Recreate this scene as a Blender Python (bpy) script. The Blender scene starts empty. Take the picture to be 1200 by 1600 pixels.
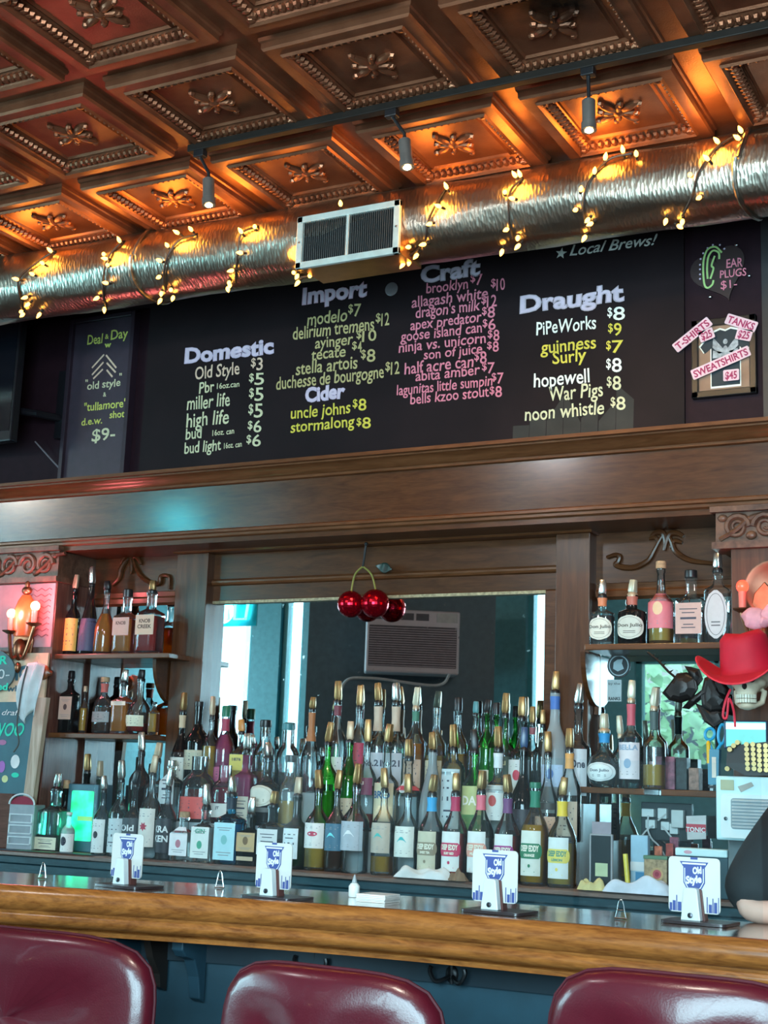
import bpy, bmesh, math, random
from mathutils import Vector, Matrix
random.seed(7)
S = bpy.context.scene
COL = S.collection
PI = math.pi
# ------------------------------------------------------------------ camera, world, light, exposure
R3 = ((0.88559028, 0.46302165, 0.03661694), (0.05705697, -0.18669008, 0.98076058), (-0.46094941, 0.86646279, 0.19174953))
FPX = 2204.149
CZ = 1.35
cam_d = bpy.data.cameras.new('camera')
cam_d.sensor_fit = 'VERTICAL'; cam_d.sensor_height = 24; cam_d.lens = FPX / 1600 * 24
cam_d.clip_start = 0.05
cam = bpy.data.objects.new('camera', cam_d); COL.objects.link(cam)
r_, u_, f_ = (Vector(v) for v in R3)
mw = Matrix(((r_.x, u_.x, -f_.x, 0), (r_.y, u_.y, -f_.y, 0), (r_.z, u_.z, -f_.z, CZ), (0, 0, 0, 1)))
cam.matrix_world = mw
S.camera = cam
S.view_settings.view_transform = 'Standard'; S.view_settings.look = 'None'
S.view_settings.gamma = 1; S.view_settings.use_curve_mapping = False
S.view_settings.exposure = 0.45
S.cycles.max_bounces = 10; S.cycles.diffuse_bounces = 3; S.cycles.glossy_bounces = 6
S.cycles.transmission_bounces = 8; S.cycles.transparent_max_bounces = 40
S.cycles.caustics_reflective = False; S.cycles.caustics_refractive = False
S.cycles.sample_clamp_indirect = 6
W = bpy.data.worlds.new('sky'); S.world = W; W.use_nodes = True
nt = W.node_tree; bg = nt.nodes['Background']
bg.inputs[0].default_value = (0.70, 0.92, 1.0, 1); bg.inputs[1].default_value = 3.0

def area(name, loc, rot, sx, sy, power, col):
    l = bpy.data.lights.new(name, 'AREA'); l.shape = 'RECTANGLE'; l.size = sx; l.size_y = sy
    l.energy = power; l.color = col
    o = bpy.data.objects.new(name, l); o.location = loc; o.rotation_euler = rot; COL.objects.link(o); return o
def lamp(name, kind, loc, power, col, radius=.02, aim=None, ang=60, blend=.5):
    l = bpy.data.lights.new(name, kind); l.energy = power; l.color = col; l.shadow_soft_size = radius
    o = bpy.data.objects.new(name, l); o.location = loc; COL.objects.link(o)
    if kind == 'SPOT':
        l.spot_size = math.radians(ang); l.spot_blend = blend
        o.rotation_euler = (Vector(aim) - Vector(loc)).to_track_quat('-Z', 'Y').to_euler()
    return o
WINDOWS = [(-8.06, -7.48, .9, 3.2), (-7.16, -6.9, .9, 3.2), (-4.64, -4.36, .9, 3.2), (-3.66, -2.95, 1.58, 2.5), (-1.6, 1.4, .8, 2.95)]  # the widest one is unseen, added for frontal daylight fill
FILLWIN = (-.9, 2.2, .9, 3.05)          # unseen window added in the left wall to light the front wall: y0, y1, z0, z1
YFRONT = -1.2
# daylight through the front windows (behind the camera)
for (x0, x1, z0, z1), lum, tint in zip(WINDOWS, (2, 7, 5, 0, 20), ((.30, .95, 1), (.7, .95, 1), (.6, .9, 1), 0, (.66, .92, 1))):
    if lum:
        area('window_daylight', ((x0 + x1) / 2, YFRONT - .3, (z0 + z1) / 2), (PI / 2, 0, 0), x1 - x0 + .1, z1 - z0, lum * (x1 - x0) * (z1 - z0) * PI, tint)
area('window_daylight', (-9.55, (FILLWIN[0] + FILLWIN[1]) / 2, (FILLWIN[2] + FILLWIN[3]) / 2), (PI / 2, 0, -PI / 2), FILLWIN[1] - FILLWIN[0], FILLWIN[3] - FILLWIN[2], 10 * 3.1 * 2.15 * PI, (.55, .92, 1))  # fill light through the added side window

# ------------------------------------------------------------------ pixel helpers (photo frame 1200 x 1600)
def ray(px, py):
    return r_ * ((px - 600) / FPX) + u_ * (-(py - 800) / FPX) + f_
def at(px, py, Y):
    d = ray(px, py); return Vector((0, 0, CZ)) + d * (Y / d.y)
def atz(px, py, Z):
    d = ray(px, py); return Vector((0, 0, CZ)) + d * ((Z - CZ) / d.z)
def xat(px, Y, Z):
    k = (px - 600) / FPX; a = r_ - f_ * k
    return -(a.y * Y + a.z * (Z - CZ)) / a.x
def zat(py, X, Y):
    k = -(py - 800) / FPX; a = u_ - f_ * k
    return CZ - (a.x * X + a.y * Y) / a.z
def depth(p): return f_.dot(Vector(p) - Vector((0, 0, CZ)))

# ------------------------------------------------------------------ materials
MATS = {}
def nmat(name):
    m = bpy.data.materials.new(name); m.use_nodes = True
    n = m.node_tree.nodes; return m, n, m.node_tree.links, n['Principled BSDF']
def mat(name, col, rough=.5, metal=0, spec=.5, coat=0, em=None, es=0, var=.12, scale=20, bump=0, bscale=80, alpha=None, trans=0, sheen=0):
    if name in MATS: return MATS[name]
    m, n, l, b = nmat(name)
    b.inputs['Roughness'].default_value = rough; b.inputs['Metallic'].default_value = metal
    b.inputs['Specular IOR Level'].default_value = spec; b.inputs['Coat Weight'].default_value = coat
    b.inputs['Coat Roughness'].default_value = .08
    b.inputs['Base Color'].default_value = (*col, 1)
    if trans: b.inputs['Transmission Weight'].default_value = trans
    if var or bump:
        tc = n.new('ShaderNodeTexCoord')
    if var:
        nz = n.new('ShaderNodeTexNoise'); nz.inputs['Scale'].default_value = scale; nz.inputs['Detail'].default_value = 5
        l.new(tc.outputs['Object'], nz.inputs['Vector'])
        rp = n.new('ShaderNodeValToRGB')
        rp.color_ramp.elements[0].position = .3; rp.color_ramp.elements[1].position = .7
        rp.color_ramp.elements[0].color = (*[c * (1 - var) for c in col], 1)
        rp.color_ramp.elements[1].color = (*[min(1, c * (1 + var)) for c in col], 1)
        l.new(nz.outputs[0], rp.inputs[0]); l.new(rp.outputs[0], b.inputs['Base Color'])
    if bump:
        nb = n.new('ShaderNodeTexNoise'); nb.inputs['Scale'].default_value = bscale; nb.inputs['Detail'].default_value = 4
        l.new(tc.outputs['Object'], nb.inputs['Vector'])
        bp = n.new('ShaderNodeBump'); bp.inputs['Strength'].default_value = bump; bp.inputs['Distance'].default_value = .004
        l.new(nb.outputs[0], bp.inputs['Height']); l.new(bp.outputs[0], b.inputs['Normal'])
    if em:
        b.inputs['Emission Color'].default_value = (*em, 1); b.inputs['Emission Strength'].default_value = es
    MATS[name] = m; return m
def wood(name, c1, c2, rough=.35, coat=.3, grain=(2.2, 16, 16), bump=.08):
    if name in MATS: return MATS[name]
    m, n, l, b = nmat(name)
    tc = n.new('ShaderNodeTexCoord'); mp = n.new('ShaderNodeMapping'); mp.inputs['Scale'].default_value = grain
    l.new(tc.outputs['Object'], mp.inputs[0])
    nz = n.new('ShaderNodeTexNoise'); nz.inputs['Scale'].default_value = 2.2; nz.inputs['Detail'].default_value = 8; nz.inputs['Distortion'].default_value = 1.4
    l.new(mp.outputs[0], nz.inputs['Vector'])
    n2 = n.new('ShaderNodeTexNoise'); n2.inputs['Scale'].default_value = 12; n2.inputs['Detail'].default_value = 4
    l.new(mp.outputs[0], n2.inputs['Vector'])
    mx = n.new('ShaderNodeMath'); mx.operation = 'MULTIPLY_ADD'; mx.inputs[1].default_value = .45
    l.new(n2.outputs[0], mx.inputs[0]); l.new(nz.outputs[0], mx.inputs[2])
    rp = n.new('ShaderNodeValToRGB')
    rp.color_ramp.elements[0].position = .45; rp.color_ramp.elements[1].position = 1.0
    rp.color_ramp.elements[0].color = (*c1, 1); rp.color_ramp.elements[1].color = (*c2, 1)
    l.new(mx.outputs[0], rp.inputs[0]); l.new(rp.outputs[0], b.inputs['Base Color'])
    b.inputs['Roughness'].default_value = rough; b.inputs['Coat Weight'].default_value = coat if coat > .5 else coat * .35; b.inputs['Coat Roughness'].default_value = .15; b.inputs['Specular IOR Level'].default_value = .35
    bp = n.new('ShaderNodeBump'); bp.inputs['Strength'].default_value = bump; bp.inputs['Distance'].default_value = .002
    l.new(mx.outputs[0], bp.inputs['Height']); l.new(bp.outputs[0], b.inputs['Normal'])
    MATS[name] = m; return m
def glass(name, col, frost=0, refr=.10, gloss=1.0, haze=.012):
    """bottle glass: part thin tinted pane, part refracting body, with a fresnel gloss"""
    if name in MATS: return MATS[name]
    m, n, l, b = nmat(name); n.remove(b); out = n['Material Output']
    tr = n.new('ShaderNodeBsdfTransparent'); tr.inputs[0].default_value = (*col, 1)
    last = tr.outputs[0]
    if refr:
        gl = n.new('ShaderNodeBsdfRefraction'); gl.inputs['Color'].default_value = (*col, 1); gl.inputs['IOR'].default_value = 1.25; gl.inputs['Roughness'].default_value = frost
        mx = n.new('ShaderNodeMixShader'); mx.inputs[0].default_value = refr
        l.new(last, mx.inputs[1]); l.new(gl.outputs[0], mx.inputs[2]); last = mx.outputs[0]
    if haze:
        df = n.new('ShaderNodeBsdfDiffuse'); df.inputs[0].default_value = (.75, .82, .85, 1)
        mx = n.new('ShaderNodeMixShader'); mx.inputs[0].default_value = haze
        l.new(last, mx.inputs[1]); l.new(df.outputs[0], mx.inputs[2]); last = mx.outputs[0]
    gs = n.new('ShaderNodeBsdfGlossy'); gs.inputs['Roughness'].default_value = .04 + frost
    fr = n.new('ShaderNodeFresnel'); fr.inputs[0].default_value = 1.5
    ml = n.new('ShaderNodeMath'); ml.operation = 'MULTIPLY'; ml.inputs[1].default_value = gloss
    l.new(fr.outputs[0], ml.inputs[0])
    mx = n.new('ShaderNodeMixShader'); l.new(ml.outputs[0], mx.inputs[0])
    l.new(last, mx.inputs[1]); l.new(gs.outputs[0], mx.inputs[2]); l.new(mx.outputs[0], out.inputs[0])
    MATS[name] = m; return m
def liquid(name, col):
    if name in MATS: return MATS[name]
    m, n, l, b = nmat(name); n.remove(b); out = n['Material Output']
    tr = n.new('ShaderNodeBsdfTransparent'); tr.inputs[0].default_value = (*col, 1)
    df = n.new('ShaderNodeBsdfTranslucent'); df.inputs[0].default_value = (*col, 1)
    d2 = n.new('ShaderNodeBsdfDiffuse'); d2.inputs[0].default_value = (*col, 1)
    a = n.new('ShaderNodeMixShader'); a.inputs[0].default_value = .5; l.new(df.outputs[0], a.inputs[1]); l.new(d2.outputs[0], a.inputs[2])
    mx = n.new('ShaderNodeMixShader'); mx.inputs[0].default_value = .72; l.new(tr.outputs[0], mx.inputs[1]); l.new(a.outputs[0], mx.inputs[2])
    gs = n.new('ShaderNodeBsdfGlossy'); gs.inputs['Roughness'].default_value = .05
    fr = n.new('ShaderNodeFresnel'); fr.inputs[0].default_value = 1.2
    m3 = n.new('ShaderNodeMixShader'); l.new(fr.outputs[0], m3.inputs[0]); l.new(mx.outputs[0], m3.inputs[1]); l.new(gs.outputs[0], m3.inputs[2])
    l.new(m3.outputs[0], out.inputs[0]); MATS[name] = m; return m
def mirror_mat(name, tint, dirt=.06):
    m, n, l, b = nmat(name)
    b.inputs['Base Color'].default_value = (*tint, 1); b.inputs['Metallic'].default_value = 1; b.inputs['Roughness'].default_value = .015
    tc = n.new('ShaderNodeTexCoord'); nz = n.new('ShaderNodeTexNoise'); nz.inputs['Scale'].default_value = 45; nz.inputs['Detail'].default_value = 3
    l.new(tc.outputs['Object'], nz.inputs['Vector'])
    rp = n.new('ShaderNodeValToRGB'); rp.color_ramp.elements[0].position = .68; rp.color_ramp.elements[1].position = .80
    rp.color_ramp.elements[0].color = (.012,) * 3 + (1,); rp.color_ramp.elements[1].color = (.12,) * 3 + (1,)
    l.new(nz.outputs[0], rp.inputs[0]); l.new(rp.outputs[0], b.inputs['Roughness'])
    return m

# ------------------------------------------------------------------ mesh builder and scene bookkeeping
WLOC = {}          # world location of every empty / object, so parts can be given in world coordinates
def tag(o, label=None, cat=None, group=None, kind=None):
    if label: o['label'] = label
    if cat: o['category'] = cat
    if group: o['group'] = group
    if kind: o['kind'] = kind
    return o
def thing(name, loc, label, cat, group=None, rz=0):
    o = bpy.data.objects.new(name, None); COL.objects.link(o); o.empty_display_size = .05
    o.location = loc; o.rotation_euler = (0, 0, rz); WLOC[o.name] = Vector(loc)
    return tag(o, label, cat, group)
class MB:
    def __init__(s): s.v = []; s.f = []; s.m = []
    def add(s, vs, fs, m=0):
        b = len(s.v); s.v += [tuple(v) for v in vs]; s.f += [tuple(i + b for i in f) for f in fs]; s.m += [m] * len(fs); return s
    def box(s, c, d, m=0, rot=None):
        x, y, z = d[0] / 2, d[1] / 2, d[2] / 2
        vs = [Vector((i * x, j * y, k * z)) for i in (-1, 1) for j in (-1, 1) for k in (-1, 1)]
        if rot: 
            M = rot if isinstance(rot, Matrix) else Matrix.Rotation(rot, 3, 'Z')
            vs = [M @ v for v in vs]
        c = Vector(c)
        return s.add([v + c for v in vs], [(0, 1, 3, 2), (4, 6, 7, 5), (0, 4, 5, 1), (2, 3, 7, 6), (0, 2, 6, 4), (1, 5, 7, 3)], m)
    def bb(s, lo, hi, m=0):
        lo, hi = Vector(lo), Vector(hi)
        return s.box((lo + hi) / 2, hi - lo, m)
    def tube(s, pts, r, n=8, m=0, cap=True):
        pts = [Vector(p) for p in pts]; k = len(pts); rs = r if isinstance(r, (list, tuple)) else [r] * k
        vs = []; prev = None
        for i, p in enumerate(pts):
            t = (pts[min(i + 1, k - 1)] - pts[max(i - 1, 0)]).normalized()
            if prev is None:
                a = Vector((0, 0, 1)) if abs(t.z) < .9 else Vector((1, 0, 0)); prev = t.cross(a).normalized()
            prev = (prev - t * prev.dot(t)).normalized(); q = t.cross(prev)
            for j in range(n):
                an = 2 * PI * j / n; vs.append(p + (prev * math.cos(an) + q * math.sin(an)) * rs[i])
        fs = [(i * n + j, i * n + (j + 1) % n, (i + 1) * n + (j + 1) % n, (i + 1) * n + j) for i in range(k - 1) for j in range(n)]
        if cap: fs += [tuple(range(n))[::-1], tuple((k - 1) * n + j for j in range(n))]
        return s.add(vs, fs, m)
    def lathe(s, prof, n=24, c=(0, 0, 0), e=2, dy=1, m=0, rot=0, cap=True):
        """prof = [(r, z)...]; e = superellipse exponent of the cross-section, dy = depth ratio"""
        vs = []
        for r, z in prof:
            for j in range(n):
                a = 2 * PI * (j + .5) / n; ca, sa = math.cos(a), math.sin(a)
                q = (abs(ca) ** e + abs(sa) ** e) ** (-1 / e)
                x, y = r * q * ca, r * q * sa * dy
                vs.append((c[0] + x * math.cos(rot) - y * math.sin(rot), c[1] + x * math.sin(rot) + y * math.cos(rot), c[2] + z))
        k = len(prof)
        fs = [(i * n + j, i * n + (j + 1) % n, (i + 1) * n + (j + 1) % n, (i + 1) * n + j) for i in range(k - 1) for j in range(n)]
        if cap: fs += [tuple(range(n))[::-1], tuple((k - 1) * n + j for j in range(n))]
        return s.add(vs, fs, m)
    def ell(s, c, r, n=12, k=8, m=0, rot=None):
        vs = []; c = Vector(c)
        for i in range(k + 1):
            th = PI * i / k
            for j in range(n):
                a = 2 * PI * j / n; v = Vector((math.sin(th) * math.cos(a) * r[0], math.sin(th) * math.sin(a) * r[1], -math.cos(th) * r[2]))
                vs.append(c + (rot @ v if rot else v))
        return s.add(vs, [(i * n + j, i * n + (j + 1) % n, (i + 1) * n + (j + 1) % n, (i + 1) * n + j) for i in range(k) for j in range(n)], m)
    def prism(s, poly, fn, d0, d1, m=0):
        """poly = 2-D outline, fn(u, v, d) -> point; extruded from d0 to d1"""
        n = len(poly); vs = [fn(u, v, d0) for u, v in poly] + [fn(u, v, d1) for u, v in poly]
        return s.add(vs, [tuple(range(n)), tuple(range(2 * n - 1, n - 1, -1))] + [(i, i + n, (i + 1) % n + n, (i + 1) % n) for i in range(n)], m)
    def sweep(s, prof, path, m=0, cap=True):
        """prof = [(out, z)...] swept along path = [(x, y, nx, ny)...] (n = outward direction)"""
        k = len(prof); vs = [(x + nx * o, y + ny * o, z) for x, y, nx, ny in path for o, z in prof]
        fs = [(i * k + j, (i + 1) * k + j, (i + 1) * k + (j + 1) % k, i * k + (j + 1) % k) for i in range(len(path) - 1) for j in range(k)]
        if cap: fs += [tuple(range(k)), tuple((len(path) - 1) * k + j for j in range(k))[::-1]]
        return s.add(vs, fs, m)
    def grid(s, fn, nu, nv, m=0, close=False):
        vs = [fn(i / nu, j / nv) for i in range(nu + 1) for j in range(nv + 1)]
        return s.add(vs, [(i * (nv + 1) + j, (i + 1) * (nv + 1) + j, (i + 1) * (nv + 1) + j + 1, i * (nv + 1) + j + 1) for i in range(nu) for j in range(nv)], m)
    def build(s, name, mats, parent=None, local=False, smooth=35, bevel=0, recalc=True, solid=0, subsurf=0):
        mats = mats if isinstance(mats, (list, tuple)) else [mats]
        vs = [Vector(v) for v in s.v]
        if parent is not None and not local:
            off = WLOC[parent.name]
        elif parent is None and not local:
            off = Vector(((min(v.x for v in vs) + max(v.x for v in vs)) / 2, (min(v.y for v in vs) + max(v.y for v in vs)) / 2, min(v.z for v in vs)))
        else: off = Vector((0, 0, 0))
        me = bpy.data.meshes.new(name); me.from_pydata([v - off for v in vs], [], s.f); me.update()
        for x in mats: me.materials.append(x)
        if len(mats) > 1: me.polygons.foreach_set('material_index', s.m)
        if recalc:
            b = bmesh.new(); b.from_mesh(me); bmesh.ops.recalc_face_normals(b, faces=b.faces); b.to_mesh(me); b.free()
        if smooth:
            me.shade_smooth()
            if smooth < 180: me.set_sharp_from_angle(angle=math.radians(smooth))
        o = bpy.data.objects.new(name, me); COL.objects.link(o)
        if parent is not None:
            o.parent = parent; WLOC[o.name] = WLOC[parent.name]
        else:
            o.location = off; WLOC[o.name] = off
        if solid:
            md = o.modifiers.new('solid', 'SOLIDIFY'); md.thickness = solid; md.offset = 0
        if bevel:
            md = o.modifiers.new('bevel', 'BEVEL'); md.width = bevel; md.segments = 2; md.limit_method = 'ANGLE'; md.angle_limit = .6
        if subsurf:
            md = o.modifiers.new('sub', 'SUBSURF'); md.levels = md.render_levels = subsurf
        return o
def struct(name, mb, m, **k):
    return tag(mb.build(name, m, **k), kind='structure')
def plane_xz(x, y, z):            # maps (u, v, d) on a wall facing -Y, origin x, z; d = distance out of the wall
    return lambda u, v, d=0: Vector((x + u, y - d, z + v))

# lettering: glyph outlines of the built-in font, bent on to the surface
TXT = {}
def glyphs(s, bold=0, shear=0):
    key = (s, bold, shear)
    if key not in TXT:
        c = bpy.data.curves.new('lettering', 'FONT'); c.body = s; c.size = 1; c.offset = bold; c.resolution_u = 3; c.shear = shear
        o = bpy.data.objects.new('lettering', c); COL.objects.link(o)
        dg = bpy.context.evaluated_depsgraph_get(); dg.update()
        me = bpy.data.meshes.new_from_object(o.evaluated_get(dg))
        TXT[key] = ([v.co.to_2d() for v in me.vertices], [tuple(p.vertices) for p in me.polygons])
        bpy.data.objects.remove(o); bpy.data.curves.remove(c); bpy.data.meshes.remove(me)
    return TXT[key]
def text(mb, s, fn, u0, v0, w, h, d=.0015, m=0, bold=.012, shear=0, wob=0.02, ang=0, center=False):
    """lettering s, cap height h, fitted to width w (0 = natural)"""
    vs, fs = glyphs(s, bold, shear)
    x0 = min(v.x for v in vs); x1 = max(v.x for v in vs); sy = h / .72
    sx = (w / (x1 - x0)) if w else sy
    if center: u0 -= (x1 - x0) * sx / 2
    ph = len(s) * 1.7; out = []
    for v in vs:
        uu = (v.x - x0) * sx; vv = v.y * sy + wob * h * (math.sin(v.x * 3.1 + ph) + .6 * math.sin(v.x * 7.3 + ph))
        uu += wob * 1.5 * h * math.sin(v.y * 4 + v.x * 2.3)
        if ang: uu, vv = uu * math.cos(ang) - vv * math.sin(ang), uu * math.sin(ang) + vv * math.cos(ang)
        out.append(fn(u0 + uu, v0 + vv, d))
    mb.add(out, fs, m)
    return (x1 - x0) * sx
def ellipse(cx, cy, a, b, n=20): return [(cx + a * math.cos(2 * PI * i / n), cy + b * math.sin(2 * PI * i / n)) for i in range(n)]
def rrect(x0, y0, x1, y1, r, n=4):
    out = []
    for cx, cy, a0 in ((x1 - r, y1 - r, 0), (x0 + r, y1 - r, 90), (x0 + r, y0 + r, 180), (x1 - r, y0 + r, 270)):
        out += [(cx + r * math.cos(math.radians(a0 + 90 * i / n)), cy + r * math.sin(math.radians(a0 + 90 * i / n))) for i in range(n + 1)]
    return out
def flat(mb, poly, fn, d, m=0):
    mb.add([fn(u, v, d) for u, v in poly], [tuple(range(len(poly)))], m)
def stroke(mb, pts, fn, w, d, m=0):
    """a painted line of width w along 2-D points"""
    vs = []; k = len(pts)
    for i, p in enumerate(pts):
        a, b = pts[max(i - 1, 0)], pts[min(i + 1, k - 1)]; t = Vector((b[0] - a[0], b[1] - a[1])); t = t.normalized() if t.length else Vector((1, 0))
        vs += [fn(p[0] - t.y * w / 2, p[1] + t.x * w / 2, d), fn(p[0] + t.y * w / 2, p[1] - t.x * w / 2, d)]
    mb.add(vs, [(2 * i, 2 * i + 1, 2 * i + 3, 2 * i + 2) for i in range(k - 1)], m)
def spline(pts, n=6):
    pts = [Vector(p) for p in pts]; out = []
    for i in range(len(pts) - 1):
        p0, p1, p2, p3 = pts[max(i - 1, 0)], pts[i], pts[i + 1], pts[min(i + 2, len(pts) - 1)]
        for j in range(n):
            t = j / n; out.append(.5 * (2 * p1 + (p2 - p0) * t + (2 * p0 - 5 * p1 + 4 * p2 - p3) * t * t + (3 * p1 - p0 - 3 * p2 + p3) * t ** 3))
    return out + [pts[-1]]

# ------------------------------------------------------------------ main levels
YW, YBRD, YM, YFR, YCOL, YENT, YCOR, YSH, YSB, YBAY = 5.2, 5.185, 5.12, 5.10, 5.045, 4.87, 4.77, 4.89, 4.955, 5.13
YCNT, ZCNT, ZCEIL = 4.69, 1.034, 3.624
ZBAR = 1.09
oak = wood('dark_oak', (.046, .014, .0045), (.105, .037, .0135), .30, .35)
oak_v = wood('dark_oak_upright', (.050, .016, .006), (.110, .041, .018), .34, .3, (14, 14, 1.2))
oak_l = wood('worn_oak', (.078, .026, .009), (.165, .062, .025), .3, .4)
plum = mat('plum_black_paint', (.020, .0075, .012), .6, spec=.15, bump=.05)
black = mat('black_plastic', (.012, .012, .014), .35, var=0)
steel = mat('brushed_steel', (.55, .55, .55), .3, 1, var=.05)
gold = mat('brass', (.55, .36, .13), .3, 1)

# ------------------------------------------------------------------ room shell
struct('floor', MB().bb((-9.2, -1.4, -.1), (2, 5.4, 0)), wood('floor_boards', (.03, .018, .012), (.08, .05, .035)))
struct('wall_back', MB().bb((-9.2, YW, 0), (2, YW + .2, 3.75)), plum)
lw = MB(); y0, y1, z0, z1 = FILLWIN
lw.bb((-9.4, -1.4, 0), (-9.2, y0, 3.75)); lw.bb((-9.4, y1, 0), (-9.2, YW + .2, 3.75)); lw.bb((-9.4, y0, 0), (-9.2, y1, z0)); lw.bb((-9.4, y0, z1), (-9.2, y1, 3.75))
struct('wall_left', lw, mat('wine_paint', (.10, .03, .04), .6), smooth=0)
struct('wall_right', MB().bb((2, -1.4, 0), (2.2, YW + .2, 3.75)), mat('wine_paint', (.10, .03, .04), .6))
fw = MB(); slate = mat('slate_teal_paint', (.11, .30, .33), .35)
xs = -9.2
for x0, x1, z0, z1 in WINDOWS:
    fw.bb((xs, YFRONT - .2, 0), (x0, YFRONT, 3.75)); fw.bb((x0, YFRONT - .2, 0), (x1, YFRONT, z0)); fw.bb((x0, YFRONT - .2, z1), (x1, YFRONT, 3.75)); xs = x1
fw.bb((xs, YFRONT - .2, 0), (2, YFRONT, 3.75))
struct('wall_front', fw, slate, smooth=0)
teal = mat('teal_window_frame', (.06, .32, .36), .35)
pane = glass('window_pane', (.9, .97, 1), 0, 0, .5)
for i, (x0, x1, z0, z1) in enumerate(WINDOWS):
    t = thing('window_%d' % (i + 1), ((x0 + x1) / 2, YFRONT - .1, z0), None, None); t['kind'] = 'structure'
    b = MB()
    for a, c in (((x0, z0), (x1, z0 + .05)), ((x0, z1 - .05), (x1, z1)), ((x0, z0), (x0 + .05, z1)), ((x1 - .05, z0), (x1, z1))):
        b.bb((a[0], YFRONT - .14, a[1]), (c[0], YFRONT - .05, c[1]))
    if x1 - x0 > 1:
        for k in (1, 2): xm = x0 + (x1 - x0) * k / 3; b.bb((xm - .03, YFRONT - .14, z0), (xm + .03, YFRONT - .05, z1))
    b.build('window_frame', teal, t)
    MB().bb((x0 + .04, YFRONT - .1, z0 + .04), (x1 - .04, YFRONT - .094, z1 - .04)).build('pane', pane, t)
t = thing('window_6', (-9.3, .65, FILLWIN[2]), None, None); t['kind'] = 'structure'; b = MB()  # side window out of view, added as a light source
for k in range(4): yk = FILLWIN[0] + (FILLWIN[1] - FILLWIN[0]) * k / 3; b.bb((-9.34, yk - .03, FILLWIN[2]), (-9.25, yk + .03, FILLWIN[3]))
for zk in FILLWIN[2:]: b.bb((-9.34, FILLWIN[0], zk - .03), (-9.25, FILLWIN[1], zk + .03))
b.build('window_frame', teal, t, smooth=0); MB().bb((-9.31, FILLWIN[0], FILLWIN[2]), (-9.304, FILLWIN[1], FILLWIN[3])).build('pane', pane, t, smooth=0)
struct('ground_outside', MB().bb((-30, -30, -.12), (20, -1.4, -.02)), mat('pavement', (.3, .3, .29), .8))

# tin ceiling: pressed panels hung from a flat plate, egg-and-dart borders and a leaf sprig in each panel
T = .61; XL, YL = -3.584, 3.957
def tile(detail):
    b = MB(); w = T - .075; z = -.042
    def ring(i0, z0, i1, z1):
        p = [(-i0, i0, z0), (-w + i0, i0, z0), (-w + i0, w - i0, z0), (-i0, w - i0, z0), (-i1, i1, z1), (-w + i1, i1, z1), (-w + i1, w - i1, z1), (-i1, w - i1, z1)]
        b.add(p, [(0, 1, 5, 4), (1, 2, 6, 5), (2, 3, 7, 6), (3, 0, 4, 7)])
    ring(0, .003, .003, -.012); ring(.003, -.012, .009, -.016); ring(.009, -.016, .009, -.034); ring(.009, -.034, .015, z)
    ring(.015, z, .052, z); ring(.052, z, .058, z - .008); ring(.058, z - .008, .066, z)
    ring(.066, z, .07, z + .006); ring(.07, z + .006, .1, z + .03); ring(.1, z + .03, .108, z + .03); ring(.108, z + .03, .114, z + .022); ring(.114, z + .022, .12, z + .03)
    i = .12; zz = z + .03
    b.add([(-i, i, zz), (-w + i, i, zz), (-w + i, w - i, zz), (-i, w - i, zz)], [(0, 1, 2, 3)])
    if detail:
        n = 15
        for k in range(n):
            q = .08 + (w - .16) * (k + .5) / n
            for (x, y, ax) in ((-q, w - .085, 0), (-q, .062, 2), (-w + .085, q, 1), (-.062, q, 3)):
                sm = ax in (2, 3); rr = .006 if sm else .012
                b.ell((x, y, z + (-.004 if sm else .012)), (rr, rr * (1.0 if sm else 1.7), rr * 1.1) if ax in (0, 2) else (rr * (1 if sm else 1.7), rr, rr * 1.1), 6, 4)
        for x, y in ((-.075, .075), (-w + .075, .075), (-.075, w - .075), (-w + .075, w - .075)):
            b.ell((x, y, z + .01), (.02, .02, .016), 8, 4)
        cx, cy = -w / 2, w / 2
        for k in range(8):
            a = k * PI / 4 + .3; L = (.085 if k % 2 else .055)
            M = Matrix.Rotation(a, 3, 'Z')
            b.ell(Vector((cx, cy, zz - .004)) + M @ Vector((L * .6, 0, 0)), (L * .55, .016 if k % 2 else .012, .014), 8, 5, rot=M)
            b.ell(Vector((cx, cy, zz - .006)) + M @ Vector((L * 1.05, .008, 0)), (.014, .011, .012), 6, 4, rot=M)
        b.ell((cx, cy, zz), (.026, .026, .02), 10, 6)
    return b
tD, t0 = tile(True), tile(False)
cb = MB(); cb.bb((-9.2, -1.4, ZCEIL), (2, 5.4, ZCEIL + .1))
for i in range(-9, 10):
    for j in range(-9, 3):
        X, Y = XL + T * i, YL + T * j
        if X - T < -9.2 or X > 2 or Y < YFRONT or Y + T > YW + .1: continue
        tt = tD if j >= -3 else t0
        cb.add([(x + X, y + Y, z + ZCEIL) for x, y, z in tt.v], tt.f)
m, n, l, b = nmat('bronzed_tin')
tc = n.new('ShaderNodeTexCoord'); nz = n.new('ShaderNodeTexNoise'); nz.inputs['Scale'].default_value = 9; nz.inputs['Detail'].default_value = 6
geo = n.new('ShaderNodeNewGeometry'); l.new(geo.outputs['Position'], nz.inputs['Vector'])
rp = n.new('ShaderNodeValToRGB'); rp.color_ramp.elements[0].position = .3; rp.color_ramp.elements[1].position = .75
rp.color_ramp.elements[0].color = (.20, .072, .036, 1); rp.color_ramp.elements[1].color = (.36, .145, .075, 1)
l.new(nz.outputs[0], rp.inputs[0])
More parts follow.
